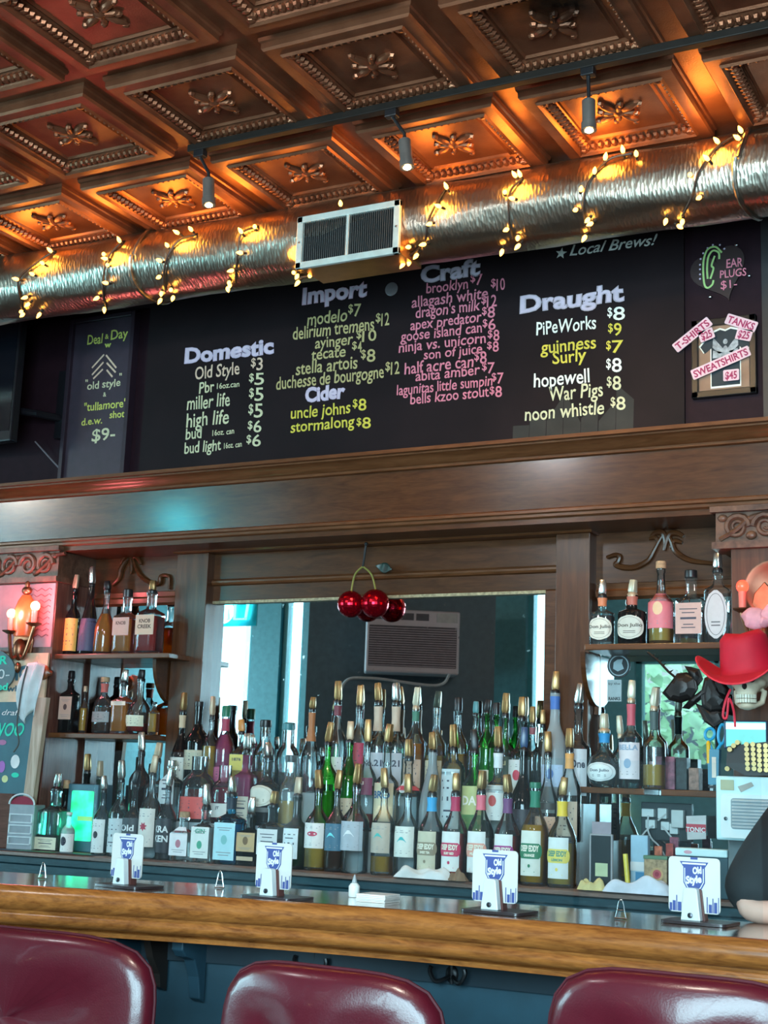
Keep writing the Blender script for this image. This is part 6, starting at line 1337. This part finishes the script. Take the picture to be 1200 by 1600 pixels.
# register: lit display on a printer body
YR = 4.60
cyan_w = mat('cyan_lit_plastic', (.55, .74, .76), .4, var=.05)  # white plastic, cyan light put into its base colour
t = thing('cash_register', (at(1165, 1300, YR).x, YR, ZCNT + .001), 'white cash register with lit customer display at the right end of the counter', 'cash register')
x0, x1 = xat(1119, YR, 1.2), xat(1222, YR, 1.2); z0 = ZCNT + .002; z1 = zat(1212, x0, YR); zk = zat(1312, x0, YR)
MB().bb((x0, YR, zk), (x1, YR + .09, z1)).build('printer_housing', cyan_w, t, smooth=0, bevel=.006)
MB().bb((x0 + .01, YCNT + .02, ZCNT + .001), (x1 - .01, YR + .2, zk)).build('register_base', mat('grey_plastic2', (.12, .15, .16), .4), t, smooth=0, bevel=.004)
fx, fz = xat(1128, YR, 1.2), zat(1240, x0, YR); fz2 = zat(1308, x0, YR)
b = MB(); b.prism(rrect(fx, fz2, x1 - .005, fz, .012), lambda u, v, d: Vector((u, YR - d, v)), -.002, .012); b.build('front_cover', mat('white_plastic_panel', (.70, .76, .76), .35, var=.03), t, smooth=30)
b = MB(); gx = xat(1144, YR, 1.2); gz = zat(1246, x0, YR); gz2 = zat(1294, x0, YR)
b.prism(rrect(gx, gz2, x1 - .012, gz, .01), lambda u, v, d: Vector((u, YR - .012 - d, v)), -.001, .001); b.build('vent_recess', mat('grey_vent', (.22, .27, .29), .5), t, smooth=30)
b = MB()
for i in range(9): zz = gz2 + (gz - gz2) * (i + .7) / 9.4; b.box(((gx + x1 - .012) / 2, YR - .017, zz), (x1 - gx - .022, .006, .0035), rot=Matrix.Rotation(.5, 3, 'X'))
b.build('vent_slat', mat('slat_grey', (.55, .58, .60), .4), t, smooth=0)
b = MB(); c = at(1134, 1279, YR - .013); b.lathe([(.006, 0), (.006, .003), (.001, .004)], 12); b.v = [(c.x + x, YR - .012 - z, c.z + y) for x, y, z in b.v]; b.build('round_button', mat('dark_button', (.02, .04, .05), .3, var=0), t)
b = MB(); q0, q1 = at(1126, 1218, YR), at(1147, 1235, YR); b.prism(rrect(q0.x, q1.z, q1.x, q0.z, .002), lambda u, v, d: Vector((u, YR - d, v)), .0, .003); b.build('sticky_note', mat('khaki_note', (.40, .40, .26), .7), t, smooth=0)
b = MB(); b.prism([(q.x, q.z) for q in (at(1153, 1229, YR), at(1174, 1222, YR), at(1178, 1228, YR), at(1158, 1238, YR))], lambda u, v, d: Vector((u, YR - d, v)), .0, .004); b.build('paper_slip', mat('grey_slip', (.38, .36, .32), .7), t, smooth=0)
# display
sx0, sx1, sz1_, sz0_ = xat(1135, YR + .03, 1.5), xat(1197, YR + .03, 1.5), zat(1128, xat(1160, YR, 1.5), YR + .03), zat(1167, xat(1160, YR, 1.5), YR + .03)
MB().bb((sx0 - .008, YR + .03, sz0_ - .006), (sx1 + .004, YR + .055, sz1_ + .004)).build('display_bezel', mat('navy_bezel', (.01, .035, .09), .35), t, smooth=0, bevel=.003)
MB().bb((sx0, YR + .028, sz0_), (sx1, YR + .0305, sz1_)).build('display', mat('cyan_display', (.05, .3, .3), .3, em=(.22, .78, .72), es=.55, var=.3, scale=20), t, smooth=0)
MB().bb((sx0, YR + .0265, sz1_ - .024), (sx1, YR + .0282, sz1_ - .004)).build('display_band', mat('bright_display', (.6, .9, .9), .3, em=(.55, .98, 1), es=1.2, var=0), t, smooth=0)
MB().tube([Vector(((sx0 + sx1) / 2, YR + .06, z1 - .01)), Vector(((sx0 + sx1) / 2, YR + .045, sz0_))], .012, 10).build('display_post', black, t)
# flat counter terminal behind the rightmost coaster, its top a plain pale cyan
q0, q1 = at(1054, 1324, 4.70), at(1136, 1341, 4.70)
t = thing('card_terminal', ((q0.x + q1.x) / 2, 4.71, ZCNT + .001), 'white flat terminal with pale cyan top edge behind the rightmost coaster', 'terminal')
MB().bb((q0.x, 4.712, ZCNT + .001), (q1.x, 4.76, q1.z)).build('terminal_base', mat('teal_dark', (.02, .06, .08), .4), t, smooth=0, bevel=.003)
MB().bb((q0.x, 4.705, q1.z), (q1.x, 4.77, q0.z)).build('terminal_top', mat('pale_cyan_plastic', (.62, .82, .84), .35, var=.05), t, smooth=0, bevel=.004)
b = MB(); flat(b, ellipse((q0.x * .75 + q1.x * .25), (q0.z + q1.z) / 2, .014, .006, 14), lambda u, v, d: Vector((u, 4.7045 - d, v)), 0); b.build('pink_mark', mat('pink_mark', (.65, .35, .42), .6), t, smooth=0)
# tablet frame with a post-it
Yt = 4.745
p0, p1 = xat(921, Yt, 1.2), xat(957, Yt, 1.2); zt_ = zat(1302, p0, Yt)
t = thing('menu_holder', ((p0 + p1) / 2, Yt, ZCNT + .001), 'grey-framed upright card holder with green sticky note right of the lemon vodka', 'card holder')
MB().bb((p0, Yt, ZCNT + .002), (p1, Yt + .014, zt_)).build('frame', mat('grey_frame', (.30, .30, .32), .4), t, smooth=0, bevel=.003)
MB().bb((p0 + .006, Yt - .001, ZCNT + .008), (p1 - .006, Yt, zt_ - .006)).build('dark_card', mat('dark_card', (.02, .03, .035), .3), t, smooth=0)
MB().bb((p0 + .008, Yt + .003, zt_), (p1 - .006, Yt + .006, zt_ + .04)).build('upper_card', mat('mauve_card', (.30, .26, .30), .6), t, smooth=0)
c = at(940, 1359, Yt); MB().bb((c.x - .022, Yt - .0025, c.z - .022), (c.x + .022, Yt - .001, c.z + .022)).build('sticky_note', mat('green_note', (.48, .56, .34), .6), t, smooth=0)
# outlet board, plugs and cables on the bay mirror
Yo = YBAY - .014
def pbox(name, px0, py0, px1, py1, Y, th, m, par, bev=.003):
    a, c = at(px0, py1, Y), at(px1, py0, Y); return MB().bb((a.x, Y - th, a.z), (c.x, Y, c.z)).build(name, m, par, smooth=0, bevel=bev)
a = at(1040, 1290, Yo); t = thing('outlet_panel', (a.x, Yo, a.z), 'dark outlet panel with white plugs and cables under the lower right shelf', 'outlet')
wpl = mat('white_plug', (.60, .66, .66), .4, var=.05)
pbox('panel', 1003, 1256, 1082, 1312, Yo, .01, mat('dark_panel', (.015, .03, .035), .4), t)
for x0, y0, x1, y1, th in ((1006, 1264, 1025, 1276, .03), (1031, 1263, 1045, 1279, .03), (1012, 1281, 1027, 1294, .03), (1036, 1284, 1049, 1297, .03), (1049, 1287, 1062, 1303, .025)): pbox('plug', x0, y0, x1, y1, Yo - .01, th, wpl, t)
pbox('charger', 1052, 1266, 1071, 1293, Yo - .035, .03, mat('grey_charger', (.50, .54, .53), .4), t)
cab = mat('white_cable', (.55, .58, .58), .5, var=0)
for pts in ([(1013, 1274), (1012, 1295), (1018, 1310), (1028, 1320), (1036, 1332), (1042, 1345)], [(1020, 1290), (1006, 1302), (996, 1325), (990, 1350), (992, 1374)], [(1034, 1290), (1044, 1302), (1050, 1312), (1046, 1328), (1044, 1340)], [(1028, 1282), (1040, 1272)]):
    MB().tube(spline([at(x, y, Yo - .045) for x, y in pts], 6), .0032, 6).build('cable', cab, t)
a = at(1087, 1292, 4.93); t = card('tonic_sign', 'small red and white tin sign behind the cables under the lower right shelf', 'sign', [(1072, 1275), (1103, 1274), (1103, 1311), (1074, 1312)], 4.98, mat('pale_tin', (.55, .55, .55), .4), .003)
A0, B0 = at(1072, 1287, 4.9795), at(1103, 1301, 4.9795); MB().bb((A0.x, 4.9785, B0.z), (B0.x, 4.98, A0.z)).build('red_band', mat('red_band', (.48, .05, .08), .5), t, smooth=0); ptext(t, 'TONIC', 1072, 1299, 1102, 7, 4.978, mat('white_chalk', (.72, .74, .74), .7), .03)
# clutter along the counter: blue papers, yellow roll, flower tin, red packets
def slab(name, desc, cat, poly, Y, th, m):
    v = [at(x, y, Y) for x, y in poly]; zb_ = min(q.z for q in v); v = [Vector((q.x, q.y, q.z - (zb_ - ZCNT - .001) * 0)) for q in v]
    b = MB(); b.prism([(q.x, q.z) for q in v], lambda u, w, d: Vector((u, Y - d, w)), -th, 0); return tag(b.build(name, m, smooth=0, bevel=.002), desc, cat)
def stand(name, desc, cat, x0, x1, ytop, Y, th, m): return box_on(name, desc, cat, x0, x1, ytop, Y, th, m)
t, w, h = stand('leaflet_holder', 'pale blue stack of leaflets standing under the outlet panel', 'leaflets', 985, 1012, 1305, 4.83, .03, mat('pale_blue_paper', (.32, .52, .66), .6, var=.1))
MB().bb((-w / 2, -.001, h * .36), (w / 2, 0, h * .52)).build('white_strip', mat('white_paper', (.70, .74, .76), .6), t, local=True, smooth=0); MB().bb((-w * .2, -.001, h * .1), (w / 2, 0, h * .34)).build('blue_patch', mat('blue_patch', (.04, .22, .42), .5), t, local=True, smooth=0)
b = MB(); q = at(982, 1372, 4.75); q2 = at(977, 1334, 4.75); b.tube([Vector((q.x, 4.75, ZCNT + .002)), q2], .0085, 10); tag(b.build('yellow_tube', mat('yellow_plastic', (.70, .55, .04), .4)), 'yellow plastic tube leaning beside the pale blue leaflets', 'tube')
t, w, h = stand('flower_tin', 'square tin printed with a red rose and green lid under the outlet panel', 'tin', 1006, 1042, 1339, 4.80, .05, mat('tin_gold', (.40, .28, .16), .4, .3, var=.4, scale=70))
MB().bb((-w / 2 - .002, -.002, h - .008), (w / 2 + .002, .052, h + .004)).build('lid', mat('tin_lid_green', (.10, .20, .12), .4), t, local=True, smooth=0, bevel=.002)
fnn = lambda u, v, d=0: Vector((u, -.0008 - d, v)); b = MB()
for k, rr in ((0, .022), (1, .015), (2, .008)): flat(b, ellipse(.006, h * .52, rr, rr, 16), fnn, .0004 * k, k)
b.build('rose_print', [mat('rose_a', (.55, .35, .16), .5), mat('rose_b', (.48, .08, .10), .5), mat('rose_c', (.30, .02, .05), .5)], t, local=True, smooth=0)
b = MB(); stroke(b, [(-.03, h * .2), (-.01, h * .12), (.02, h * .2)], fnn, .009, .0005); b.build('ribbon_print', mat('ribbon', (.62, .48, .10), .5), t, local=True, smooth=0)
for i, (x0, x1, yt_, c, d) in enumerate(((1040, 1052, 1318, (.30, .05, .04), 'dark red'), (1022, 1034, 1322, (.45, .12, .06), 'orange red'), (1046, 1060, 1308, (.20, .06, .10), 'plum'))):
    stand('snack_packet', '%s packet standing behind the flower tin' % d, 'packet', x0, x1, yt_, 4.86 + .02 * i, .015, mat('packet_' + d.replace(' ', '_'), c, .35, var=.4, scale=60))
# boxes on the lower right shelf
for i, (x0, x1, yt_, c, d) in enumerate(((1014, 1022, 1190, (.55, .35, .33), 'thin rosy bottle-shaped card'), (1024, 1054, 1182, (.22, .08, .12), 'mottled red box'), (1056, 1073, 1184, (.02, .035, .04), 'black box'), (1076, 1092, 1200, (.25, .16, .13), 'brown carton'))):
    X0, X1 = xat(x0, 5.02, ZR2), xat(x1, 5.02, ZR2); zt2 = zat(yt_, X0, 5.02); t = thing('carton', ((X0 + X1) / 2, 5.02, ZR2 + .001), d + ' standing on the lower right shelf', 'box')
    MB().bb((-(X1 - X0) / 2, 0, 0), ((X1 - X0) / 2, .05, zt2 - ZR2)).build('box_body', mat('carton_%d' % i, c, .5, var=.5, scale=50), t, local=True, smooth=0, bevel=.002)
# stickers on the bay mirror under the right shelf bracket
for (cx, cy, nm, d) in ((967, 1040, 'round_sticker', 'round black and white sticker on the mirror under the upper right shelf'),):
    c = at(cx, cy, Yo); fn = lambda u, v, dd=0: Vector((c.x + u, Yo - dd, c.z + v)); t = thing(nm, (c.x, Yo, c.z - .045), d, 'sticker')
    b = MB(); b.prism(ellipse(0, 0, .045, .045, 28), fn, 0, .001); b.build('disc', mat('sticker_black', (.02, .025, .03), .4), t, smooth=0)
    b = MB(); stroke(b, ellipse(0, 0, .037, .037, 28) + [(.037, 0)], fn, .004, .0016); fan(b, [(-.022, -.012), (-.004, -.022), (.02, -.012), (.012, .008), (.016, .024), (-.006, .022), (-.02, .012)], fn, .0016); b.build('disc_print', mat('sticker_grey', (.34, .44, .48), .5), t, smooth=0)
a, c = at(949, 1096, Yo), at(971, 1062, Yo); t = thing('square_sticker', ((a.x + c.x) / 2, Yo, a.z), 'small pale printed sticker on the mirror below the round sticker', 'sticker')
MB().bb((a.x, Yo - .001, a.z), (c.x, Yo, c.z)).build('paper', mat('pale_sticker', (.42, .50, .52), .5), t, smooth=0); ptext(t, 'by the', 951, 1070, 969, 4, Yo - .001, black, .0); ptext(t, 'RANKS', 951, 1094, 969, 5, Yo - .001, black, .03)

# ------------------------------------------------------------------ bartender in dark clothes at the right edge
def skin_mesh(name, pts, edges, rad, m, parent, root=0, sub=2):
    me = bpy.data.meshes.new(name); me.from_pydata([Vector(p) - WLOC[parent.name] for p in pts], edges, []); o = bpy.data.objects.new(name, me); COL.objects.link(o); o.parent = parent; WLOC[o.name] = WLOC[parent.name]
    md = o.modifiers.new('skin', 'SKIN'); sv = me.skin_vertices[0].data
    for i, r in enumerate(rad): sv[i].radius = r if isinstance(r, tuple) else (r, r); sv[i].use_root = (i == root)
    s2 = o.modifiers.new('sub', 'SUBSURF'); s2.levels = s2.render_levels = sub
    me.materials.append(m); evalmesh(o, name, m, parent)
    if not o.data.materials: o.data.materials.append(m)
    o.data.name = name; return o
hp = Vector((xat(1166, 3.06, 1.12), 3.06, ZBAR + .022))          # hand resting on the bar
px_ = hp.x
px_ = at(1228, 1300, 3.4).x - .14
pe = thing('person', (px_ + .30, 3.42, 0), 'person in black shirt leaning a bare forearm on the bar at the right edge', 'person')
skinm = mat('skin', (.62, .34, .26), .45, var=.06, scale=12)
O = Vector((px_ + .30, 3.42, 0))
J = dict(pel=O + Vector((0, .02, .93)), waist=O + Vector((0, 0, 1.05)), chest=O + Vector((-.01, -.03, 1.22)), nb=O + Vector((-.01, -.03, 1.38)), neck=O + Vector((0, -.05, 1.45)), head=O + Vector((.01, -.07, 1.53)), top=O + Vector((.01, -.06, 1.62)),
    sl=at(1226, 1300, 3.36), el=at(1162, 1424, 3.215), wl=at(1238, 1428, 3.20), hl=at(1272, 1429, 3.19), sr=O + Vector((.165, -.02, 1.33)), er=O + Vector((.25, 0, 1.08)), wr=O + Vector((.22, -.16, .95)), hr=O + Vector((.21, -.22, .93)),
    h1=O + Vector((-.09, .02, .9)), k1=O + Vector((-.10, 0, .5)), a1=O + Vector((-.10, .03, .09)), t1=O + Vector((-.11, -.10, .04)), h2=O + Vector((.09, .02, .9)), k2=O + Vector((.10, 0, .5)), a2=O + Vector((.10, .03, .09)), t2=O + Vector((.11, -.10, .04)))
names = list(J); ix = {k: i for i, k in enumerate(names)}
ed_ = [('pel', 'waist'), ('waist', 'chest'), ('chest', 'nb'), ('nb', 'neck'), ('neck', 'head'), ('head', 'top'), ('chest', 'sl'), ('sl', 'el'), ('el', 'wl'), ('wl', 'hl'), ('chest', 'sr'), ('sr', 'er'), ('er', 'wr'), ('wr', 'hr'), ('pel', 'h1'), ('h1', 'k1'), ('k1', 'a1'), ('a1', 't1'), ('pel', 'h2'), ('h2', 'k2'), ('k2', 'a2'), ('a2', 't2')]
rad = dict(pel=(.13, .10), waist=(.115, .09), chest=(.13, .10), nb=(.07, .06), neck=.05, head=(.072, .088), top=.05, sl=.055, el=.031, wl=.027, hl=(.030, .016), sr=.055, er=.04, wr=.028, hr=(.03, .016), h1=.08, k1=.055, a1=.04, t1=.035, h2=.08, k2=.055, a2=.04, t2=.035)
fing = []
pts = [J[k] for k in names]; edges = [(ix[a], ix[b_]) for a, b_ in ed_]; rr_ = [rad[k] for k in names]
dirv = (J['hl'] - J['wl']).normalized(); dirv.z = 0; dirv.normalize(); sidev = Vector((-dirv.y, dirv.x, 0))
def fingers(base, dv, sv, down):
    for k, (off, ln) in enumerate(((-.026, .062), (-.009, .074), (.009, .070), (.025, .054))):
        p0 = base + dv * .028 + sv * off; i0 = len(pts); chain = [p0, p0 + dv * ln * .42 + Vector((0, 0, .006)) + sv * off * .12, p0 + dv * ln * .74 + Vector((0, 0, -.003 - down)), p0 + dv * ln + Vector((0, 0, -.012 - down * 2))]
        pts.extend(chain); rr_.extend([.0095, .009, .008, .007]); edges.append((base_i, i0)); edges.extend([(i0, i0 + 1), (i0 + 1, i0 + 2), (i0 + 2, i0 + 3)])
    i0 = len(pts); p0 = base - dv * .012 + sv * -.032; pts.extend([p0, p0 + dv * .026 + sv * -.018 + Vector((0, 0, -.004)), p0 + dv * .05 + sv * -.022 + Vector((0, 0, -.010))]); rr_.extend([.011, .010, .008]); edges.append((base_i, i0)); edges.extend([(i0, i0 + 1), (i0 + 1, i0 + 2)])
base_i = ix['hl']; fingers(J['hl'], dirv, sidev, .0)
base_i = ix['hr']; fingers(J['hr'], Vector((0, -.6, -.8)).normalized(), Vector((-1, 0, 0)), .0)
body = skin_mesh('body', pts, edges, rr_, skinm, pe)
f2_ = J['head'] + Vector((0, -.085, 0)); b = MB(); b.ell(f2_ + Vector((0, 0, -.004)), (.012, .018, .022), 10, 8); 
for s_ in (-1, 1): b.ell(J['head'] + Vector((s_ * .078, .005, 0)), (.010, .02, .032), 10, 8)
b.build('nose_and_ears', skinm, pe)
for s_ in (-1, 1): b = MB(); b.ell(J['head'] + Vector((s_ * .03, -.079, .024)), (.012, .008, .008), 10, 6); b.build('eye', mat('eye_white', (.7, .7, .68), .3, var=0), pe)
b = MB(); b.ell(J['head'] + Vector((0, -.079, -.05)), (.024, .008, .007), 10, 6); b.build('mouth', mat('lip', (.45, .16, .14), .5), pe)
b = MB(); b.ell(J['head'] + Vector((.0, .028, .045)), (.094, .095, .085), 18, 12); b.ell(J['head'] + Vector((0, .07, -.02)), (.08, .05, .09), 14, 10); b.build('hair', mat('dark_hair', (.03, .018, .012), .6, bump=.3, bscale=200), pe)
shm = mat('black_shirt', (.004, .006, .008), .8, var=.15, scale=25, bump=.1, bscale=40)
Jc = None; sn = ['pel', 'waist', 'chest', 'nb', 'sl', 'am', 'cuff', 'sr', 'er', 'cuff2']; Jc = dict(J); Jc['am'] = J['sl'].lerp(J['el'], .5); Jc['cuff'] = J['sl'].lerp(J['el'], 1.02); Jc['cuff2'] = J['er'].lerp(J['wr'], .6)
si = {k: i for i, k in enumerate(sn)}
skin_mesh('shirt', [Jc[k] for k in sn], [(si[a], si[c]) for a, c in (('pel', 'waist'), ('waist', 'chest'), ('chest', 'nb'), ('chest', 'sl'), ('sl', 'am'), ('am', 'cuff'), ('chest', 'sr'), ('sr', 'er'), ('er', 'cuff2'))], [(.16, .13), (.15, .12), (.165, .13), (.085, .08), .085, .082, .07, .078, .06, .05], shm, pe)
tn = ['pel', 'h1', 'k1', 'a1', 'h2', 'k2', 'a2']; ti = {k: i for i, k in enumerate(tn)}
skin_mesh('trousers', [J[k] for k in tn], [(ti[a], ti[c]) for a, c in (('pel', 'h1'), ('h1', 'k1'), ('k1', 'a1'), ('pel', 'h2'), ('h2', 'k2'), ('k2', 'a2'))], [(.14, .12), .10, .075, .06, .10, .075, .06], mat('dark_trousers', (.015, .017, .025), .8), pe)

# ------------------------------------------------------------------ behind the camera: things seen in the mirrors, and added fill pendants
def mir(px, py, Yreal):          # real point whose image in the big mirror falls on a photo pixel
    v = at(px, py, 2 * YM - Yreal); return Vector((v.x, Yreal, v.z))
rz = math.radians(-30)
c = mir(644, 1004, -.62); dx = Vector((math.cos(rz), math.sin(rz), 0)); nrm = Vector((math.sin(rz) * -1, math.cos(rz), 0))
b = MB(); b.box(c - nrm * .30 + Vector((0, 0, 1.8 - c.z)) + dx * .1, (2.0, .12, 3.6), rot=rz); struct('wall_corner', b, mat('slate_blue_wall', (.075, .13, .155), .5), smooth=0)
t = thing('air_conditioner', c - Vector((0, 0, .3)), 'white window air conditioner seen in the big mirror', 'air conditioner', None, rz)
aw = .40; ah = .27
acm = mat('ac_plastic', (.62, .55, .57), .45, var=.03)
MB().bb((-aw, -.22, .3 - ah), (aw, .10, .3 + ah)).build('housing', acm, t, local=True, smooth=0, bevel=.015)
b = MB()
for i in range(17): z_ = .3 - ah + .06 + i * .02; b.box((-.0, .104, z_), (aw * 1.86, .012, .007), rot=Matrix.Rotation(-.4, 3, 'X'))
b.build('front_slat', mat('ac_slat', (.50, .42, .45), .5), t, local=True, smooth=0)
MB().bb((-aw * .94, .1, .3 - ah + .05), (aw * .94, .102, .3 - ah + .40)).build('grille_back', mat('ac_dark', (.09, .085, .095), .6), t, local=True, smooth=0)
for k in range(4): MB().bb((-aw * .92 + k * .13, .1, .3 + ah - .09), (-aw * .92 + k * .13 + .11, .103, .3 + ah - .03)).build('air_outlet', mat('ac_dark', (.09, .085, .095), .6), t, local=True, smooth=0)
MB().bb((aw * .5, .1, .3 + ah - .1), (aw * .95, .104, .3 + ah - .02)).build('control_panel', mat('ac_panel', (.45, .45, .42), .4), t, local=True, smooth=0)
b = MB(); b.tube(spline([Vector((aw * .8, .11, .3 - ah)), Vector((.2, .13, .3 - ah - .10)), Vector((-.35, .13, .3 - ah - .06)), Vector((-.58, .12, .3 - ah - .12)), Vector((-.60, .12, .3 - ah - .5))], 8), .012, 8); b.build('power_cord', mat('white_cord', (.55, .58, .58), .5), t, local=True)
# neon beer sign hung over the tables, its reflection at the top left of the big mirror
neon = glow('cyan_neon', (.12, .95, 1), 5)
q = mir(352, 952, 1.4); t = thing('neon_sign', q, 'cyan neon tube sign seen at the top left of the big mirror', 'neon sign')
lamp('neon_glow', 'POINT', q + Vector((0, .06, -.02)), 15, (.05, .85, 1), .10)
b = MB()
for pts in ([(-.2, -.08), (-.2, .08), (-.12, .08), (-.1, .02), (-.18, 0), (-.08, -.08)], [(-.05, -.08), (-.05, .08), (.04, .08), (.05, -.08), (-.05, -.08)], [(.1, .08), (.1, -.08), (.2, -.08), (.22, .06)]): b.tube([q + Vector((u, .02, v)) for u, v in pts], .011, 6)
b.build('neon_tube', neon, t)
b = MB(); b.tube([q + Vector((-.2, 0, .1)), Vector((q.x - .2, q.y, ZCEIL))], .003, 6); b.tube([q + Vector((.2, 0, .1)), Vector((q.x + .2, q.y, ZCEIL))], .003, 6); b.build('hanging_wire', steel, t)
MB().bb((q.x - .26, q.y - .02, q.z - .13), (q.x + .28, q.y - .008, q.z + .13)).build('backing', mat('clear_backing', (.05, .3, .34), .3), t, smooth=0)
# unseen pendants, added to brighten the front wall in the mirror
for i, (x, y) in enumerate(((-7.6, 1.4), (-3.2, 1.3), (-1.0, 1.2))):
    t = thing('fill_pendant', (x, y, 3.05), 'added round white fill pendant, unseen behind the camera, %s' % ('far left', 'middle', 'right')[i], 'lamp', 'added fill pendants')
    MB().tube([(x, y, 3.2), (x, y, ZCEIL)], .006, 6).build('cord', black, t); b = MB(); b.ell((x, y, 3.12), (.11, .11, .11), 20, 12); b.build('globe', glow('globe_glow', (1, .80, .58), 3.5), t)
    lamp('pendant_fill', 'POINT', (x, y, 2.98), 28 if i == 1 else 50, (.92, .95, 1) if i == 1 else (1, .90, .78), .16)  # added fill; the middle one is placed to glint on the frieze
# warm wall bulb on the front wall
q = mir(952, 1270, YFRONT + .08); t = thing('wall_bulb', q, 'small bare warm bulb on the front wall seen in the lower right mirror', 'lamp'); b = MB(); b.ell(q, (.035, .035, .04), 12, 8); b.build('bulb', glow('warm_bulb', (1, .75, .4), 25), t); MB().tube([q + Vector((0, -.08, 0)), q + Vector((0, -.03, 0))], .02, 8).build('holder', black, t)
# street outside
tm = mat('street_foliage', (.42, .62, .38), .7, var=.5, scale=3)
for i, (x, y, s) in enumerate(((-4.4, -5.0, 1.0), (-6.0, -7.0, 1.3), (-1.8, -8.6, 1.1))):
    t = thing('street_tree', (x, y, 0), 'leafy street tree outside the front windows, %s' % ('nearest', 'tallest', 'between the others')[i], 'tree', 'street trees')
    MB().tube([(x, y, -.02), (x + .1, y, 1.2), (x, y, 2.2)], [.12, .09, .06], 10).build('trunk', mat('bark', (.08, .05, .035), .8), t)
    b = MB(); random.seed(40 + i)
    for k in range(420):
        a, e_, r = random.uniform(0, 2 * PI), random.uniform(-1, 1), random.uniform(.6, 1.25) * s; cc = Vector((x + r * math.cos(a) * math.sqrt(1 - e_ * e_), y + r * math.sin(a) * math.sqrt(1 - e_ * e_), 2.35 + r * e_ * .9)); u = Vector((random.uniform(-1, 1), random.uniform(-1, 1), random.uniform(-1, 1))).normalized() * .13; v_ = u.cross(Vector((.3, .5, .8))).normalized() * .09
        b.add([cc - u, cc + v_, cc + u, cc - v_], [(0, 1, 2, 3)])
    b.build('foliage', tm, t, smooth=0, recalc=False)
bb3 = MB(); bb3.bb((-16, -14.4, 0), (6, -14, 7)); t = thing('building', (-5, -14, 0), 'pale building across the street outside the front windows', 'building'); bb3.build('facade', mat('pale_brick', (.50, .46, .42), .8, var=.2, scale=4), t, smooth=0)
for i in range(6): MB().bb((-15 + i * 3.5, -14, 1.2), (-13.4 + i * 3.5, -13.95, 3.2)).build('window', mat('dark_glass', (.04, .06, .07), .1), t, smooth=0)
